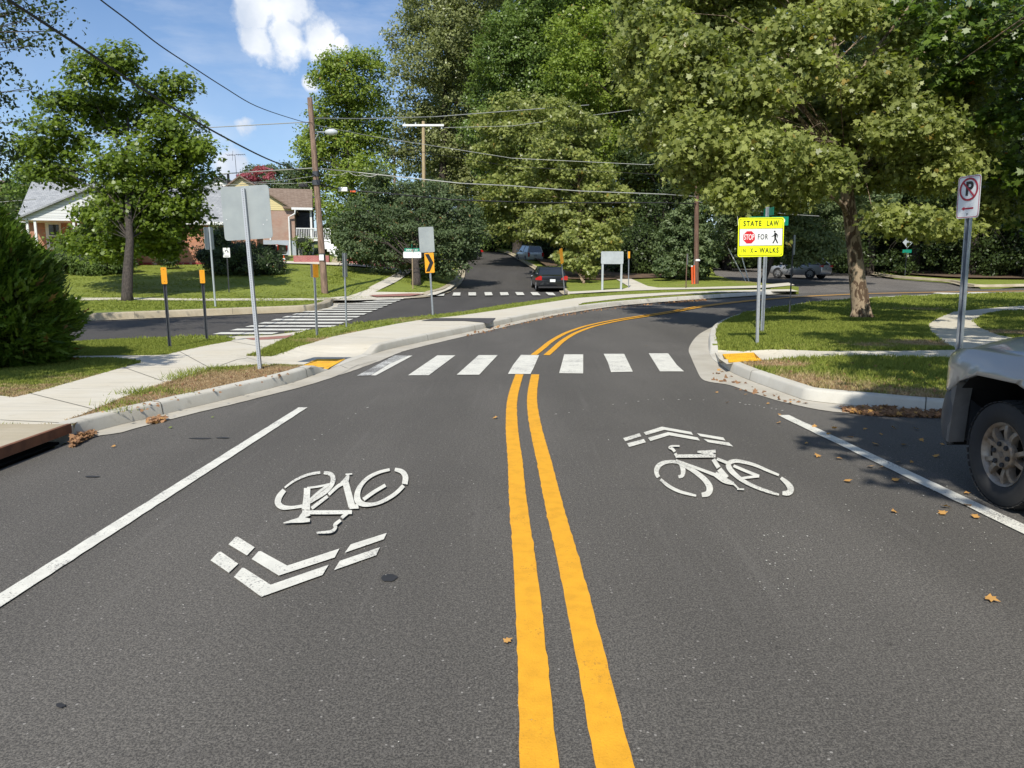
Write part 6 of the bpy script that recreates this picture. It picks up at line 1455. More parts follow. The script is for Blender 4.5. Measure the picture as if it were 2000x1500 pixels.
def clumps_in(blobs, ncl, shell=.55, flat=.8):
    """blobs: (center Vector, rx, ry, rz). clump centres, mostly toward the outside of each blob"""
    vol = np.array([b[1] * b[2] * b[3] for b in blobs]) ** .72; k = RNG.choice(len(blobs), ncl, p=vol / vol.sum())
    D = RNG.normal(0, 1, (ncl, 3)); D /= np.linalg.norm(D, axis=1)[:, None]
    r = shell + (1 - shell) * RNG.uniform(0, 1, ncl) ** .7; r = np.where(RNG.uniform(0, 1, ncl) < .22, r * RNG.uniform(.3, .9, ncl), r)
    B = np.array([b[0][:] for b in blobs])[k]; S_ = np.array([(b[1], b[2], b[3]) for b in blobs])[k]
    return B + D * S_ * r[:, None], D, k
def tree(name, label, cat, base, blobs, lsize, ncl, per, cr, mat, bark_m, r0=.25, shape='rhomb', trunk_top=None, limbs=18, group=None, lift=.0, wu=.5, wo=.45, wr=.55, twigs=60, hang=0, trunk_pts=None, shell=.55):
    base = Vector(base); t = thing(name, label, cat, base, group=group)
    C, D, k = clumps_in(blobs, ncl, shell)
    crs = cr * RNG.uniform(.6, 1.35, ncl)
    idx = np.repeat(np.arange(ncl), per)
    off = RNG.normal(0, 1, (len(idx), 3)); off /= np.linalg.norm(off, axis=1)[:, None] + 1e-9; off *= (RNG.uniform(0, 1, len(idx)) ** .45)[:, None]
    off[:, 2] *= .55
    P = C[idx] + off * crs[idx][:, None]
    P[:, 2] -= hang * (off[:, 0] ** 2 + off[:, 1] ** 2) * crs[idx]
    P[:, 2] = np.maximum(P[:, 2], base.z + lift)
    outv = D[idx] * .6 + off * .6
    leaf_mesh('crown', P, outv, lsize, shape, mat, wu, wo, wr, parent=t, origin=base)
    # trunk with limbs reaching toward clumps
    cen = np.average(np.array([b[0][:] for b in blobs]), axis=0, weights=[b[1] ** 2 for b in blobs])
    topz = base.z + (max(b[0].z + b[3] * .5 for b in blobs) - base.z) * .74
    if trunk_pts is None:
        tp = Vector((base.x * .35 + cen[0] * .65, base.y * .35 + cen[1] * .65, topz)) if trunk_top is None else Vector(trunk_top)
        trunk_pts = [base + Vector((0, 0, -.2)), base + Vector((0, 0, .25)), base.lerp(tp, .12), base.lerp(tp, .3) + Vector((random.uniform(-.2, .2), 0, 0)), base.lerp(tp, .55), base.lerp(tp, .8), tp]
    mb = MB(); n = len(trunk_pts); rad = [r0 * 1.45, r0 * 1.12] + [r0 * (1 - .88 * (i / (n - 3 + 1e-6)) ** .9) + .015 for i in range(n - 2)]
    mb.tube([p - base for p in trunk_pts], rad, 12); mb.build('trunk', bark_m, t, smooth=True)
    mb = MB(); sel = RNG.choice(ncl, min(ncl, limbs + twigs), replace=False)
    for q, ci in enumerate(sel):
        e = Vector(C[ci]); hmin = trunk_pts[0].z + (trunk_pts[-1].z - trunk_pts[0].z) * .33
        za = min(max(e.z - random.uniform(.25, .6) * math.hypot(e.x - base.x, e.y - base.y) - .3, hmin), trunk_pts[-1].z - .3)
        a = trunk_pts[-1]
        for p1, p2 in zip(trunk_pts[:-1], trunk_pts[1:]):
            if p1.z <= za <= p2.z: a = p1.lerp(p2, (za - p1.z) / max(p2.z - p1.z, 1e-3)); break
        f = (a.z - trunk_pts[0].z) / (trunk_pts[-1].z - trunk_pts[0].z)
        rr = (r0 * .26 * (1 - .6 * f)) if q < limbs else r0 * .08
        m1 = a.lerp(e, .4) + Vector((random.uniform(-.3, .3), random.uniform(-.3, .3), .12 * (e - a).length)); m2 = a.lerp(e, .75) + Vector((random.uniform(-.2, .2), random.uniform(-.2, .2), .10 * (e - a).length))
        mb.tube([p - base for p in (a, m1, m2, e)], [rr, rr * .7, rr * .4, rr * .12 + .004], 6, cap=False)
    mb.build('branches', bark_m, t, smooth=True)
    return t
def PB(lst, Y, dy=0.0, ys=1.0):
    """blobs given by where they appear (px, py, rx, rz in photo pixels) at distance Y"""
    out = []
    for q in lst:
        px, py, rx, rz = q[:4]; yy = Y + (q[4] if len(q) > 4 else random.uniform(-dy, dy)); c = at(px, py, yy); k = yy / FPX
        out.append((c, rx * k, rx * k * ys, rz * k))
    return out
def W3(x, y, z, rx, ry, rz): return (Vector((x, y, z)), rx, ry, rz)
# --- left maple
bl = PB([(185, 140, 50, 45), (235, 115, 40, 30), (150, 210, 70, 40), (110, 270, 65, 45), (230, 220, 60, 50), (300, 190, 40, 50), (345, 170, 35, 30), (335, 250, 60, 45), (385, 290, 45, 25), (250, 320, 90, 60), (110, 330, 60, 32), (70, 290, 40, 36), (370, 345, 50, 40), (320, 400, 70, 40), (215, 405, 70, 45), (165, 455, 40, 16), (270, 460, 60, 28), (370, 420, 40, 45), (150, 470, 50, 20), (330, 485, 28, 24), (215, 500, 50, 14), (250, 440, 80, 36), (180, 475, 56, 20), (300, 470, 56, 24), (345, 300, 50, 40), (250, 425, 64, 36, -1.7), (240, 470, 56, 26, -1.5), (250, 375, 60, 36, -1.8), (300, 450, 50, 30, -1.4)], 37, 1.5)
tb = g(249, 588, KH)
tree('maple_tree', 'broad maple with bright right side standing on the lawn before the brick bungalow', 'tree', tb, bl, .18, 1450, 34, .62, M['leaf_maple'], M['bark_dark'], .20, 'lobed', limbs=10, twigs=24, shell=.35, group=None, trunk_top=at(250, 230, 37), wu=.7, wr=.45, hang=.3)
mb = MB(); a = g(252, 558, KH); e = g(279, 577, KH); mb.tube([at(256, 540, tb.y) - e, (at(268, 560, tb.y) - e), Vector((0, 0, .1))], [.10, .11, .13], 8); o = mb.build('log', M['bark'], origin=e, smooth=True); tag(o, 'thick broken limb leaning from the maple trunk to the lawn', 'log')
# --- sparse overhanging tree at top left (trunk outside the picture)
bl = PB([(20, 40, 60, 50), (90, 70, 45, 28), (60, 10, 60, 25), (-60, 120, 90, 90), (0, 210, 50, 50), (-30, 300, 60, 60), (20, 290, 32, 30), (100, 20, 35, 14), (-150, 60, 120, 160), (10, 395, 35, 25), (60, 170, 20, 20), (-260, 180, 110, 130)], 17, 1.2)
tree('overhanging_tree', 'sparse small-leaved branches entering the sky at the top left corner', 'tree', base_at(-420, 700, 17.5), bl, .085, 380, 26, .42, M['leaf_dark'], M['bark_dark'], .24, 'oval', limbs=26, twigs=240, wu=.5, wo=.2, wr=.7, shell=.2, hang=.6)
# --- arborvitae beside the pavement, left
cb = g(40, 712, KH); t = thing('conifer_shrub', 'dense dark feathery evergreen at the left edge by the pavement', 'shrub', cb)
n = 46000; hh = at(20, 418, cb.y).z - cb.z
f = RNG.uniform(0, 1, n) ** 1.1; az = RNG.uniform(0, 2 * math.pi, n)
rad = np.interp(f, [0, .08, .3, .55, .8, 1], [.80, 1.02, 1.12, .92, .62, .15]) * (.86 + .15 * np.sin(az * 4 + f * 19) + .12 * np.sin(az * 9 - f * 33) + .07 * np.sin(az * 17 + f * 61)); depth = RNG.uniform(.62, 1.03, n)
rr_ = rad * depth
cx = cb.x - .30
P = np.stack([cx + rr_ * np.cos(az) * 1.02, cb.y + rr_ * np.sin(az), cb.z + .05 + f * hh + RNG.normal(0, .05, n)], 1)
outv = np.stack([np.cos(az), np.sin(az), np.full(n, .2)], 1); al = outv * .8 + np.array([0, 0, .75]) - np.array([0, 0, 1.1]) * ((1 - f) ** 2)[:, None]
SHAPES['frond'] = [(-.5, -.04, 0), (-.25, -.16, .02), (-.2, -.05, 0), (.08, -.14, .02), (.1, -.04, 0), (.5, 0, -.03), (.1, .04, 0), (.08, .14, .02), (-.2, .05, 0), (-.25, .16, .02), (-.5, .04, 0)]
leaf_mesh('crown', P, outv, .19, 'frond', M['leaf_cedar'], .3, .6, .6, along=al, parent=t, origin=cb)
mb = MB(); mb.tube([(cx - cb.x, 0, 0), (cx - cb.x, 0, hh * .9)], [.10, .02], 8); mb.build('trunk', M['bark_dark'], t)
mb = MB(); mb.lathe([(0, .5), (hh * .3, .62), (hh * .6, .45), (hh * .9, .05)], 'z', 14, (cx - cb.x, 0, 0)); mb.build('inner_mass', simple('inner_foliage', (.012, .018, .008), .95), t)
# second one further left behind
cb2 = g(-60, 690, KH); cb2 = base_at(-75, 690, cb.y + .6); cb2.z += KH
t2 = bpy.data.objects.new('conifer_shrub', None); COL.objects.link(t2); t2.location = cb2; t2.rotation_euler = (0, 0, 2.0); t2.scale = (1.0, 1.0, 1.0); tag(t2, 'taller dark evergreen behind the feathery one, cut by the left edge', 'shrub')
for ch in list(t.children):
    c = ch.copy(); COL.objects.link(c); c.parent = t2
tree('offside_tree', 'tree beyond the left edge shading the conifer', 'tree', Vector((-12.5, 4.0, KH)), [W3(-9.6, 4.6, 7.2, 2.0, 1.6, 1.2), W3(-8.2, 5.6, 6.8, 1.5, 1.1, .7), W3(-12, 4, 8, 2.6, 2.4, 2)], .15, 330, 32, .55, M['leaf_maple'], M['bark_dark'], .2, 'lobed', limbs=10, wu=.7)
# --- hedge, bushes by houses
def bush(name, label, cat, base, blobs, lsize, ncl, per, cr, mat, group=None, shape='oval'):
    base = Vector(base); t = thing(name, label, cat, base, group=group); C, D, k = clumps_in(blobs, ncl, .8)
    idx = np.repeat(np.arange(ncl), per); off = RNG.normal(0, .5, (len(idx), 3)) * cr; P = C[idx] + off; P[:, 2] = np.maximum(P[:, 2], base.z + .02)
    leaf_mesh('foliage', P, D[idx], lsize, shape, mat, .4, .7, .5, parent=t, origin=base)
    mb = MB()
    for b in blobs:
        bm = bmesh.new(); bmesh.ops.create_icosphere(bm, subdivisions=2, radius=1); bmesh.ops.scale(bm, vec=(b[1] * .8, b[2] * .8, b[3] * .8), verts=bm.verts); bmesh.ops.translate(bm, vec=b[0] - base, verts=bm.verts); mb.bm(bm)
    mb.build('dark_core', bpy.data.materials.get('inner_foliage'), t); return t  # solid near-black core filling each blob inside the leaves
bush('hedge', 'long clipped dark hedge below the white porch', 'hedge', base_at(170, 535, 44.5), PB([(130, 510, 34, 25), (175, 512, 36, 26), (225, 512, 34, 25), (110, 518, 20, 22), (195, 522, 50, 22)], 44.5), .12, 460, 40, .25, M['leaf_hedge'])
bush('round_bush', 'big spreading dark bush between the bungalow and the leaning pole', 'bush', base_at(480, 538, 45), PB([(445, 510, 48, 32), (500, 515, 50, 30), (430, 475, 26, 36), (400, 500, 20, 18), (540, 520, 18, 22), (470, 495, 45, 26)], 45), .10, 560, 46, .25, M['leaf_yew'], shape='needle' if False else 'rhomb')
bush('small_bush', 'small reddish bush at the foot of the bungalow wall', 'bush', base_at(335, 525, 47), PB([(332, 507, 15, 9), (318, 502, 14, 12)], 47), .10, 50, 40, .25, M['leaf_yew'])
bush('climbing_plant', 'leafy climber on the white trellis under the porch', 'plant', base_at(592, 495, 59.8), PB([(590, 472, 16, 10), (600, 480, 10, 16)], 59.8), .12, 40, 26, .3, M['leaf_green'])
bush('low_evergreen', 'dark low greenery between the conifer and the porch steps', 'bush', base_at(60, 560, 38), PB([(15, 520, 42, 50), (70, 518, 20, 22), (-40, 480, 60, 80)], 40), .16, 260, 34, .4, M['leaf_green'])
# --- rounded pear tree at the corner
tree('rounded_tree', 'rounded dark grey-green tree with a low crown at the street corner', 'tree', g(813, 557, KH), PB([(770, 380, 55, 34), (830, 385, 60, 34), (715, 415, 50, 38), (880, 415, 50, 40), (680, 450, 36, 34), (920, 450, 32, 40), (790, 430, 80, 50), (700, 480, 50, 34), (850, 470, 70, 40), (770, 500, 60, 30), (905, 490, 30, 28), (740, 345, 30, 18), (840, 515, 50, 24), (690, 500, 22, 20), (880, 525, 30, 16)], 48.5, 1.6), .15, 900, 50, .55, M['leaf_pear'], M['bark_dark'], .24, 'oval', limbs=20, wu=.5, wr=.55, trunk_top=at(815, 430, 48.5))
# --- light green young sycamores behind
tree('young_sycamore', 'light olive sycamore with pale trunk behind the wide blank sign', 'tree', g(1137, 546, KH), PB([(1090, 300, 60, 40), (1140, 350, 60, 45), (1060, 360, 60, 40), (1180, 390, 50, 40), (1110, 420, 70, 40), (1190, 430, 45, 30), (1150, 470, 60, 30), (1060, 440, 50, 30), (1210, 400, 30, 30), (1140, 260, 50, 35), (1130, 510, 40, 18), (1100, 225, 40, 30)], 54, 1.6), .21, 640, 46, .6, M['leaf_syc'], M['bark_syc'], .2, 'lobed', limbs=20, group='young sycamores', wu=.6, wr=.5)
tree('young_sycamore', 'light olive sycamore beside the silver wagon on the hill street', 'tree', g(1037, 500, KH), PB([(1010, 215, 50, 30), (960, 240, 40, 30), (1060, 215, 45, 30), (1010, 270, 60, 40), (960, 310, 45, 35), (1030, 330, 60, 40), (985, 380, 55, 40), (1040, 400, 50, 40), (960, 420, 35, 35), (1000, 450, 45, 25), (1070, 290, 40, 40), (1085, 455, 40, 25)], 68, 2), .24, 640, 40, .75, M['leaf_syc'], M['bark_syc'], .22, 'lobed', limbs=18, group='young sycamores', wu=.6, wr=.5)
tree('low_sycamore', 'low leafy sycamore sprout bush beside the dark parked sedan', 'tree', g(1140, 556, KH), PB([(1120, 512, 30, 12), (1145, 528, 26, 12), (1100, 500, 20, 10)], 50, .6), .2, 60, 30, .4, M['leaf_syc'], M['bark_syc'], .08, 'lobed', limbs=6, twigs=10, trunk_top=at(1130, 500, 50))
# --- shiny-leaved bush tree by brown pole
tree('viburnum_tree', 'silvery green leafed tree right behind the brown utility pole', 'tree', base_at(1345, 548, 53), PB([(1360, 410, 30, 25), (1330, 440, 40, 30), (1370, 460, 40, 35), (1310, 480, 35, 35), (1350, 505, 50, 32), (1385, 500, 26, 32), (1300, 520, 25, 20), (1340, 530, 45, 14)], 53, 1.2), .19, 420, 44, .42, M['leaf_silver'], M['bark_dark'], .14, 'oval', limbs=12)
tree('viburnum_tree', 'silvery green leafed tree hanging behind the law sign', 'tree', base_at(1492, 545, 53), PB([(1440, 400, 50, 40), (1500, 380, 60, 40), (1570, 400, 50, 40), (1440, 445, 35, 25), (1560, 450, 60, 35), (1640, 410, 50, 50), (1500, 430, 50, 30), (1600, 480, 50, 25), (1530, 500, 25, 14), (1560, 500, 40, 20), (1620, 440, 60, 40), (1450, 340, 60, 34, -6), (1550, 325, 70, 36, -6), (1640, 340, 60, 36, -6), (1700, 385, 50, 34, -5), (1500, 385, 60, 30, -6), (1600, 300, 80, 40, -8)], 54, 2), .20, 1250, 40, .6, M['leaf_silver'], M['bark_dark'], .18, 'oval', limbs=14)
# --- tall background trees
tree('tall_elm', 'tall narrow yellow-green topped tree right of the leaning pole', 'tree', base_at(690, 500, 76), PB([(660, 120, 42, 24), (720, 115, 38, 26), (640, 150, 30, 34), (690, 160, 66, 46), (650, 215, 50, 36), (720, 225, 50, 50), (690, 280, 70, 50), (630, 265, 44, 36), (610, 300, 36, 30), (650, 340, 60, 36), (715, 345, 60, 46), (600, 352, 20, 20), (660, 400, 56, 36), (720, 420, 60, 50)], 76, 2), .27, 1000, 46, 1.0, M['leaf_yg'], M['bark_dark'], .45, limbs=18, wu=.7, wo=.3, hang=.4)
tree('tall_oak', 'tall olive-grey oak towering at the skyline left of centre', 'tree', base_at(860, 500, 88), PB([(850, 20, 70, 45), (800, 70, 45, 40), (900, 60, 60, 60), (850, 120, 80, 50), (790, 150, 36, 40), (930, 130, 40, 50), (880, 200, 80, 50), (800, 230, 50, 40), (850, 290, 70, 50), (780, 300, 40, 40), (900, 340, 60, 60), (920, -40, 80, 60), (990, -60, 90, 60)], 88, 3), .30, 1300, 48, 1.15, M['leaf_oak'], M['bark_dark'], .6, limbs=24, wu=.6)
tree('tall_tree', 'tall mid-green rounded tree at the top centre', 'tree', base_at(1010, 500, 84), PB([(1000, 60, 55, 45), (1050, 25, 60, 50), (960, 110, 45, 45), (1020, 130, 70, 50), (945, 185, 40, 40), (1000, 210, 70, 50), (1070, 110, 50, 50), (1060, 190, 50, 50), (950, 260, 50, 50), (1000, 320, 70, 60), (1120, -20, 80, 60)], 82, 3), .27, 1300, 46, 1.05, M['leaf_green'], M['bark_dark'], .5, limbs=18, wu=.7, wo=.5)
tree('tall_hickory', 'tall bright yellow-green drooping tree left of the big sycamore', 'tree', base_at(1180, 500, 76), PB([(1130, 60, 60, 50), (1200, 40, 60, 60), (1120, 140, 55, 45), (1190, 140, 60, 50), (1240, 110, 50, 60), (1150, 210, 60, 40), (1220, 220, 60, 50), (1110, 260, 50, 40), (1180, 290, 70, 50), (1250, 300, 60, 60), (1300, 40, 60, 80), (1300, 200, 60, 80)], 76, 3), .27, 1300, 46, 1.0, M['leaf_yg'], M['bark_dark'], .45, limbs=18, hang=.5, wu=.7)
protoF = tree('forest_tree', 'dark forest tree in the woods behind the brown pole', 'tree', base_at(1290, 520, 72), PB([(1290, 360, 70, 60), (1250, 420, 50, 50), (1330, 400, 60, 50), (1280, 480, 60, 45), (1240, 500, 40, 30), (1340, 300, 60, 60), (1260, 290, 60, 50), (1300, 240, 60, 60), (1330, 160, 60, 60), (1280, 130, 60, 60), (1310, 80, 60, 60), (1330, 10, 80, 60)], 72, 3), .26, 900, 46, 1.0, M['leaf_dark'], M['bark_dark'], .4, limbs=26, twigs=80, group='trees of the dark wood')
def copy_tree(src, label, loc, rz, sc):
    c0 = src.copy(); COL.objects.link(c0); c0.location = loc; c0.rotation_euler = (0, 0, rz); c0.scale = sc; c0['label'] = label
    for ch in src.children: c = ch.copy(); COL.objects.link(c); c.parent = c0
    return c0
spots = [(1420, 76, .5, 1.0), (1530, 84, 1.7, 1.1), (1650, 78, 2.9, 1.05), (1770, 84, .9, 1.15), (1900, 74, 4.0, 1.05), (2040, 76, 5.2, 1.0), (2180, 70, 2.2, 1.0), (1590, 104, 3.3, 1.3), (1830, 106, 4.6, 1.3), (1350, 96, 5.6, 1.25), (1090, 104, 2.6, 1.25), (960, 112, 1.2, 1.1), (2300, 62, .4, 1.0), (1480, 112, .1, 1.35), (1130, 98, .7, 1.5), (1230, 108, 3.1, 1.7), (1020, 104, 4.2, 1.5), (1330, 114, 5.1, 1.8), (1160, 120, 1.9, 1.9), (900, 116, 2.4, 1.3), (1960, 98, 2.5, 1.2), (870, 128, 4.4, .95)]
spots += [(1790, 62, 1.1, .8), (1900, 60, 2.7, .85), (2010, 57, 3.9, .85), (2130, 54, .2, .85), (1700, 66, 5.0, .8)]
for i, (px, Y, rz, sc) in enumerate(spots):
    lab = 'dark tall tree deep in the wood right of centre, behind the sycamore leaves' if px > 1300 else 'dark tree deep in the wood above the hill street'
    copy_tree(protoF, lab, base_at(px, 500, Y), rz, (sc, sc, sc * random.uniform(.9, 1.1)))
# understory masses at the wood's edge
pu = bush('understory_bush', 'dark leafy undergrowth at the edge of the wood', 'bush', base_at(1250, 540, 60), PB([(1250, 510, 34, 34), (1220, 525, 25, 20), (1285, 520, 30, 26), (1250, 480, 30, 40)], 60), .20, 260, 40, .6, M['leaf_dark'], group='undergrowth bushes')
for i, (px, Y, rz, sc) in enumerate([(1195, 66, 1, 1.1), (1310, 64, 2, 1.0), (1090, 78, 3, 1.2), (985, 100, 4, 1.4), (930, 104, 4, 1.5), (1030, 92, 5, 1.4), (860, 82, 1, 1.3), (1700, 70, 2, 1.3), (1800, 68, 3, 1.4), (1880, 66, 4, 1.3), (1960, 64, 5, 1.4), (2050, 62, 6, 1.4), (2140, 60, 1, 1.4), (1770, 80, 2, 1.8), (1920, 78, 3, 1.8), (1560, 84, 4, 1.7), (1440, 84, 4, 1.7), (1640, 82, 1, 1.7), (2080, 76, 0, 1.8)]):
    copy_tree(pu, 'dark leafy undergrowth at the edge of the wood', base_at(px, 540, Y), rz, (sc, sc, sc * .95))
pu2 = bush('understory_bush', 'green undergrowth bank left of the silver wagon', 'bush', base_at(965, 485, 92), PB([(960, 470, 40, 30), (1000, 470, 30, 30), (930, 475, 30, 24)], 92), .26, 240, 34, .8, M['leaf_green'], group='green bank bushes')
copy_tree(pu2, 'green bushes on the bank between house porch and rounded tree', base_at(690, 480, 66), 2, (1, 1, 1.2)); copy_tree(pu2, 'green bushes beyond the pale car behind the rounded tree', base_at(780, 480, 70), 1, (1.2, 1, 1.5))
# crape myrtle and roofline trees
tree('crape_myrtle', 'crape myrtle with pink blossom rising behind the yellow gable', 'tree', base_at(505, 460, 72), PB([(478, 346, 12, 7), (505, 333, 12, 8), (528, 342, 8, 8), (500, 352, 18, 4)], 72, 1), .2, 46, 34, .42, M['flower_pink'], M['bark_dark'], .12, limbs=8, twigs=12)
pr = tree('roofline_tree', 'green tree above the brown porch roof', 'tree', base_at(560, 460, 78), PB([(510, 335, 34, 14), (560, 345, 40, 28), (600, 350, 30, 26), (540, 370, 60, 22), (590, 380, 40, 30)], 78, 1), .24, 300, 36, .8, M['leaf_pear'], M['bark_dark'], .3, limbs=10, twigs=30)
tree('roofline_tree', 'mid green trees behind the far left end of the bungalow', 'tree', base_at(20, 500, 62), PB([(20, 400, 60, 40), (-60, 380, 80, 50), (60, 350, 40, 30), (80, 385, 30, 20), (-20, 450, 70, 40)], 62, 2), .26, 420, 40, .9, M['leaf_green'], M['bark_dark'], .3, limbs=10)
copy_tree(pr, 'green tree between the bungalow roof and the maple crown', base_at(330, 460, 84), 1.0, (1.2, 1, .85)); copy_tree(pr, 'green tree behind the bungalow ridge at left', base_at(180, 460, 88), 2.2, (1.3, 1.1, .8))
# --- the big sycamore
sb = g(1682, 622, KH); Ys = sb.y
def sp(px, py, dy=0): return at(px, py, Ys + dy)
trunk = [sb + Vector((0, 0, -.25)), sb + Vector((-.02, 0, .12)), sp(1676, 560), sp(1668, 480), sp(1655, 380), sp(1650, 300), sp(1638, 190), sp(1628, 100), sp(1615, 0), sp(1600, -140), sp(1590, -300)]
blobs = PB([(1290, 60, 60, 50, -1), (1350, 120, 80, 60, -2), (1260, 170, 40, 30, 0), (1330, 210, 70, 50, -1), (1280, 255, 50, 30, 1), (1420, 60, 80, 60, 1), (1450, 170, 90, 60, -2.5), (1400, 270, 90, 50, -2), (1350, 330, 60, 36, -1), (1500, 300, 80, 50, -2.5), (1450, 375, 50, 26, -2), (1560, 220, 80, 50, 2), (1550, 60, 60, 40, -2), (1540, 360, 70, 40, 2), (1600, 330, 60, 40, -2), (1710, 160, 70, 50, -1), (1780, 60, 80, 60, 2), (1770, 250, 90, 50, -1), (1720, 330, 60, 40, 2), (1850, 180, 80, 60, 1), (1820, 330, 80, 40, 0), (1880, 270, 60, 60, 1), (1760, 425, 60, 24, -1), (1830, 440, 60, 22, 0), (1500, -60, 140, 60, 0), (1700, -80, 160, 80, 0), (1380, -40, 100, 60, 0), (1600, -260, 200, 120, 0), (1930, 400, 50, 40, 2), (1480, 460, 26, 14, 3), (1230, 110, 40, 40, 0), (1240, 30, 40, 40, 0), (1650, 250, 50, 40, 1), (1655, 20, 60, 40, -2), (1590, 130, 50, 36, -2)], Ys)
nb_ = []
for (c, rx, ry, rz) in blobs:
    # lower boughs reach toward the street, upper ones stand back
    hgt = c.z - sb.z; d = -4.2 + min(hgt, 14) / 14 * 7.5; k = (c.y + d) / c.y
    nb_.append((Vector((c.x * k, c.y * k, CAM_H + (c.z - CAM_H) * k)), rx, ry, rz))
blobs = nb_
st = tree('big_sycamore', 'big sycamore with mottled brown trunk in the right-hand grass', 'tree', sb, blobs, .135, 5400, 28, .50, M['leaf_syc'], M['bark_syc'], .225, 'lobed', limbs=0, twigs=110, wu=.6, wo=.35, wr=.65, trunk_pts=trunk, shell=.35, hang=.35)
mb = MB()
for pts, r_ in [([sp(1654, 420), sp(1640, 395, -1), sp(1595, 370, -2), sp(1520, 335, -2.5)], .085), ([sp(1650, 345), sp(1620, 325, -.5), sp(1560, 290, -1.5), sp(1440, 250, -2.5)], .08), ([sp(1660, 320), sp(1690, 260, 0), sp(1760, 150, 1), sp(1850, 60, 1)], .085), ([sp(1640, 210), sp(1700, 110), sp(1770, 20), sp(1800, -40)], .06), ([sp(1638, 190), sp(1570, 140, -1), sp(1480, 60, -1.5)], .06), ([sp(1650, 300), sp(1530, 180, -1), sp(1380, 120, -1.5)], .06), ([sp(1662, 440), sp(1720, 410, -.5), sp(1800, 400, -1)], .05)]:
    P_ = [Vector(p) for p in spline([tuple(p) for p in pts], 5)]; n = len(P_); mb.tube([p - sb for p in P_], [r_ * (1 - .75 * i / n) for i in range(n)], 9)
mb.build('limbs', M['bark_syc'], st, smooth=True)
mb = MB()
for a, l in ((0.2, .62), (1.2, .4), (2.2, .42), (3.3, .45), (4.4, .5), (5.3, .5)):
    d = Vector((math.cos(a), math.sin(a), 0)); mb.tube([d * .08 + Vector((0, 0, .9)), d * .14 + Vector((0, 0, .4)), d * .26 + Vector((0, 0, .12)), d * l * .85 + Vector((0, 0, -.05))], [.06, .11, .09, .03], 8)
mb.build('root_flare', M['bark_syc'], st, smooth=True)
# --- near sycamore at the right edge, trunk out of the picture; its leaves hang top right and shade road and grass
nb = Vector((12.3, 6.0, KH))
blobs = [W3(11.5, 5, 8.5, 3.2, 3.2, 2.4), W3(9.2, 3.6, 7.6, 2.4, 2.6, 1.6), W3(7.4, 1.8, 7.2, 2.0, 2.0, 1.3), W3(6.2, .2, 7.6, 1.8, 1.8, 1.2), W3(9.3, 7.8, 6.6, 2.0, 1.6, 1.2), W3(9.0, 0, 9.0, 2.6, 2.6, 1.8), W3(13.5, 1.5, 8, 3, 3, 2.2), W3(3.2, -1.2, 7.0, 1.6, 2.2, .9), W3(4.6, -5, 7.2, 2.2, 2.6, 1.0), W3(2.3, .6, 6.8, 1.0, .9, .5), W3(5.6, 3, 7.6, 2.0, 2.0, 1.0), W3(6.6, 6.6, 8.2, 2.2, 1.8, 1.1), W3(4.6, 5.4, 7.8, 1.2, 1.2, .6), W3(8.5, 9.5, 9, 2.2, 2, 1.2), W3(3.3, 1.3, 7.3, 1.3, 1.3, .6), W3(2.6, -.8, 7.4, 1.2, 1.2, .6), W3(5.2, 8.0, 8.6, 1.4, 1.2, .6), W3(3.8, 3.8, 8.2, 1.0, .8, .4)]
blobs += PB([(1960, 50, 90, 60, 10.5), (1880, 20, 80, 40, 11), (2060, 130, 90, 90, 10), (1985, 210, 60, 50, 10.5), (1900, 130, 60, 40, 11), (1820, 70, 50, 30, 11), (1975, 320, 38, 50, 11), (2070, 330, 80, 80, 10.5), (1925, 240, 34, 26, 11), (1995, 430, 34, 26, 12), (1760, 15, 50, 24, 11.5), (2100, 20, 120, 100, 9), (1850, 160, 40, 20, 11.5)], 10.5)
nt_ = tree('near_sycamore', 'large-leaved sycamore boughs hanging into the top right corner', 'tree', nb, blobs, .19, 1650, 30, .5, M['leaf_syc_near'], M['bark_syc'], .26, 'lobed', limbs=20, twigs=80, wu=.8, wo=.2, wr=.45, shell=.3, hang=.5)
# another crown outside the frame to the right, shading the verge
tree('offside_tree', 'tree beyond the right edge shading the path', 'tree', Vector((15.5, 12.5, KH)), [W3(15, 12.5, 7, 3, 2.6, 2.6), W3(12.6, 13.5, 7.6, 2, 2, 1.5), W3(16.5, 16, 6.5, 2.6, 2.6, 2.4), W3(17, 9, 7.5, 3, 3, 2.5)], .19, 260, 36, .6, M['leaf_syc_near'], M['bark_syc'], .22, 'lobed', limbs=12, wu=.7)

tree('offside_tree', 'tree beyond the right edge shading the far grass', 'tree', Vector((18.5, 20, KH)), [W3(14.0, 17.0, 8.2, 1.7, 1.7, 1.2), W3(16.5, 20, 8, 2.6, 2.8, 2.2), W3(19, 24, 8, 3, 3, 2.6), W3(21, 17, 8, 3, 3, 3)], .2, 420, 34, .6, M['leaf_syc_near'], M['bark_syc'], .24, 'lobed', limbs=12, wu=.7)
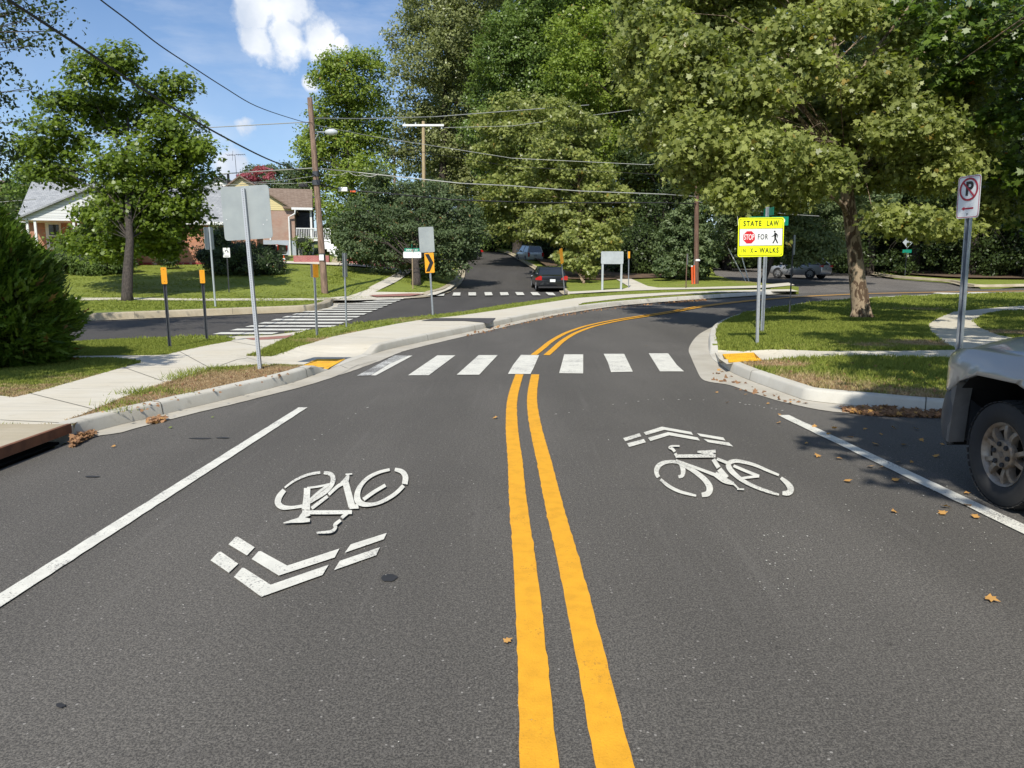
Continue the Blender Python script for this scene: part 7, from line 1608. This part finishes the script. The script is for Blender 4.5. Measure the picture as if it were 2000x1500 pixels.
# ------------------------------------------------------------------ grass blades
WALKA = np.array(WALK); PATHA = np.array(PATH); RA = np.array(RIGHT); IA = np.array(ISLAND); LA = np.array(LAWN_E)
def blades(label, region, cond, n, bbox, hgt=.06, wid=.008, tuft=3):
    x0, x1, y0, y1 = bbox
    X = RNG.uniform(x0, x1, n); Y = y0 + (y1 - y0) * RNG.uniform(0, 1, n) ** 1.0
    k = inside(region, X, Y)
    for c in cond: k &= ~inside(c, X, Y)
    # only what the camera side of the plot can show
    k &= np.abs(X) < Y * .78 + 2.5
    X, Y = X[k], Y[k]; X = np.repeat(X, tuft) + RNG.normal(0, .02, len(X) * tuft); Y = np.repeat(Y, tuft) + RNG.normal(0, .02, len(Y) * tuft); m = len(X)
    d = dryness(X, Y); Zb = Zn(X, Y) + KH * raise_n(X, Y) + .002
    pn = np.sin(X * 2.1 + np.sin(Y * 1.7) * 2) * .5 + np.sin(Y * 3.3 + X) * .5
    h = hgt * RNG.uniform(.5, 1.4, m) * (1 - .55 * np.clip(d, 0, 1)) * (1 + .3 * pn); w = wid * RNG.uniform(.7, 1.3, m) * (1 + Y / 30)
    a = RNG.uniform(0, math.pi, m); le = RNG.uniform(0, 2 * math.pi, m); L = h * RNG.uniform(.2, .9, m)
    c, s = np.cos(a) * w, np.sin(a) * w
    V = np.stack([np.stack([X - c, Y - s, Zb], 1), np.stack([X + c, Y + s, Zb], 1), np.stack([X + np.cos(le) * L, Y + np.sin(le) * L, Zb + h], 1)], 1)
    me = raw_mesh('grass', V.reshape(-1, 3), np.arange(m * 3), np.arange(m) * 3, M['blade'], attr=np.repeat(d, 3)); o = bpy.data.objects.new('grass', me); COL.objects.link(o); tag(o, label, 'grass', kind='stuff')
kerbL = [tuple(q) for q in KL] + [tuple(q) for q in offset_line(KL, .17)[::-1]]
kerbR = [tuple(q) for q in KR] + [tuple(q) for q in offset_line(KR, -.18)[::-1]]
KLA, KRA = np.array(kerbL), np.array(kerbR)
rampR = np.array(px2w([(1390, 692), (1400, 680), (1460, 681), (1500, 684), (1500, 703), (1440, 709), (1420, 711), (1404, 704)], KH)); rampL = np.array(px2w([(604, 700), (640, 693), (690, 680), (712, 680), (705, 692), (668, 706), (640, 715), (612, 720), (588, 719)], KH))
blades('brown parched grass and green tufts in the verges left of the road', IA, [WALKA, KLA, rampL], 150000, (-11, -1, 7, 16), .035, .006)
blades('green grass strip with the amber posts between pavement and side street', IA, [WALKA, KLA], 90000, (-22, 12, 16, 45), .05, .009)
blades('lush green grass around the sycamore on the right', RA, [PATHA, KRA, rampR], 170000, (3, 19, 8, 26), .065, .008)
blades('shaded green grass along the bend at right', RA, [PATHA, KRA], 60000, (5, 36, 24, 46), .08, .016)
blades('bright mown lawn in front of the houses', LA, [], 90000, (-34, -3, 26, 50), .05, .018, 2)
def tufts(label, pts, n, h, spread=.12):
    P = []
    for (x, y) in pts:
        c = g(x, y, KH)
        for k in range(n): P.append((c.x + random.gauss(0, spread), c.y + random.gauss(0, spread * .6)))
    A = np.array(P); m = len(A); d = RNG.uniform(0, .25, m); Zb = Zn(A[:, 0], A[:, 1]) + KH * raise_n(A[:, 0], A[:, 1]); a = RNG.uniform(0, math.pi, m); le = RNG.uniform(0, 2 * math.pi, m); hh_ = h * RNG.uniform(.4, 1.3, m); L = hh_ * RNG.uniform(.3, 1.1, m); c, s_ = np.cos(a) * .006, np.sin(a) * .006
    V = np.stack([np.stack([A[:, 0] - c, A[:, 1] - s_, Zb], 1), np.stack([A[:, 0] + c, A[:, 1] + s_, Zb], 1), np.stack([A[:, 0] + np.cos(le) * L, A[:, 1] + np.sin(le) * L, Zb + hh_], 1)], 1)
    me = raw_mesh('weeds', V.reshape(-1, 3), np.arange(m * 3), np.arange(m) * 3, M['blade'], attr=np.repeat(d, 3)); o = bpy.data.objects.new('weeds', me); COL.objects.link(o); tag(o, label, 'weeds', kind='stuff')
tufts('ragged crabgrass tufts along the edge of the left dry verge', [(265, 770), (285, 767), (300, 765), (345, 742), (370, 732), (385, 728), (400, 724), (420, 722), (340, 770), (215, 803), (600, 652), (625, 645), (560, 668), (540, 680), (690, 643), (240, 790), (440, 722), (355, 737)], 90, .075)
tufts('taller weeds along the edge of the narrow right path', [(1630, 703), (1650, 703), (1680, 704), (1700, 705), (1730, 706), (1765, 705), (1800, 706), (1840, 706), (1560, 706), (1590, 706), (1740, 722), (1800, 728), (1850, 735)], 80, .12)
# ------------------------------------------------------------------ fallen leaves
def litter(label, pxpoly, n, size=.05, h=.02, thick=.04, on=0.0):
    A = np.array(px2w(pxpoly, on)); x0, y0 = A.min(0); x1, y1 = A.max(0); X = RNG.uniform(x0, x1, n * 6); Y = RNG.uniform(y0, y1, n * 6); k = inside(A, X, Y); X, Y = X[k][:n], Y[k][:n]
    C = np.stack([X, Y, Zn(X, Y) + on * raise_n(X, Y) + .012 + RNG.uniform(0, 1, len(X)) ** 2 * thick], 1)
    o = leaf_mesh('leaf_litter', C, RNG.normal(0, 1, C.shape), size, 'lobed', M['leaf_fallen'], 1.2, 0, .5); tag(o, label, 'fallen leaves', kind='stuff')
litter('heap of brown fallen leaves in the gutter behind the pickup bumper', [(1640, 801), (1700, 798), (1780, 804), (1860, 806), (1860, 818), (1780, 816), (1700, 813), (1650, 807)], 1000, .05, thick=.035)
litter('orange fallen leaves at the end of the left kerb by the drain', [(138, 868), (150, 855), (185, 845), (190, 850), (165, 864), (140, 876)], 220, .05, thick=.05)
litter('small patch of orange leaves against the left kerb', [(285, 824), (318, 816), (326, 823), (290, 831)], 90, .05, thick=.03)
litter('thin line of brown leaves along the far gutter', [(905, 655), (960, 641), (1060, 620), (1180, 602), (1300, 591), (1300, 594), (1180, 606), (1060, 625), (960, 648), (910, 660)], 900, .06, thick=.02)
litter('brown leaves along the gutter of the bend', [(1300, 590), (1380, 584), (1380, 588), (1300, 594)], 300, .08, thick=.03)
litter('leaves scattered over the right gutter apron', [(1400, 722), (1430, 735), (1500, 765), (1560, 785), (1620, 795), (1540, 790), (1450, 765), (1380, 740)], 46, .06, thick=.01)
litter('scattered brown leaves on the dry left verge', [(170, 812), (350, 745), (500, 718), (590, 728), (420, 775), (250, 812)], 120, .04, thick=.02, on=KH)
litter('scattered leaves along the edges of the right path', [(1500, 706), (1850, 702), (1850, 775), (1650, 765), (1480, 715)], 110, .05, thick=.03, on=KH)
fl = None; pos = [(1700, 914), (1748, 940), (1722, 915), (1765, 871), (1888, 966), (1888, 990), (1905, 1012), (1848, 993), (1937, 1175), (992, 1256), (1596, 893), (1638, 898), (1618, 850), (1660, 856), (1710, 870), (1590, 835), (1522, 812), (1500, 790), (1457, 772), (1400, 768), (1420, 788), (1520, 828), (1575, 868), (1720, 850), (1800, 862), (1790, 840), (1745, 838), (1780, 905), (1829, 893), (1840, 870), (1655, 942), (1745, 1002), (1840, 1005), (1925, 965), (1755, 905), (1690, 840), (1630, 838), (333, 837), (415, 817), (222, 874), (967, 818), (1263, 676), (1040, 540)]
for i, (x, y) in enumerate(pos):
    p = g(x, y); green = (x, y) in ((333, 837), (415, 817))
    T = np.array(SHAPES['lobed']) * (.062 if x > 1400 else .05); 
    if fl is None or green:
        me = bpy.data.meshes.new('fallen_leaf'); me.from_pydata([(a, b_ * .9, .18 * abs(b_) + .12 * abs(a) + c) for a, b_, c in T], [], [tuple(range(12))]); me.materials.append(M['leaf_yg'] if green else M['leaf_fallen']); o = bpy.data.objects.new('fallen_leaf', me)
        if not green: fl = o
    else: o = fl.copy()
    COL.objects.link(o); o.location = p + Vector((0, 0, .012)); o.rotation_euler = (random.uniform(-.4, .4), random.uniform(-.4, .4), random.uniform(0, 6)); s = random.uniform(.7, 1.3); o.scale = (s, s, s)
    tag(o, 'fresh green fallen leaf on the asphalt by the left kerb' if green else 'orange-brown fallen leaf lying on the asphalt', 'leaf', 'green leaves fallen on the road' if green else 'brown leaves fallen on the road')
for o in COL.objects:
    if o.parent is None and 'label' in o and not (4 <= len(o['label'].split()) <= 16): print('LABEL', o.name, len(o['label'].split()), o['label'])
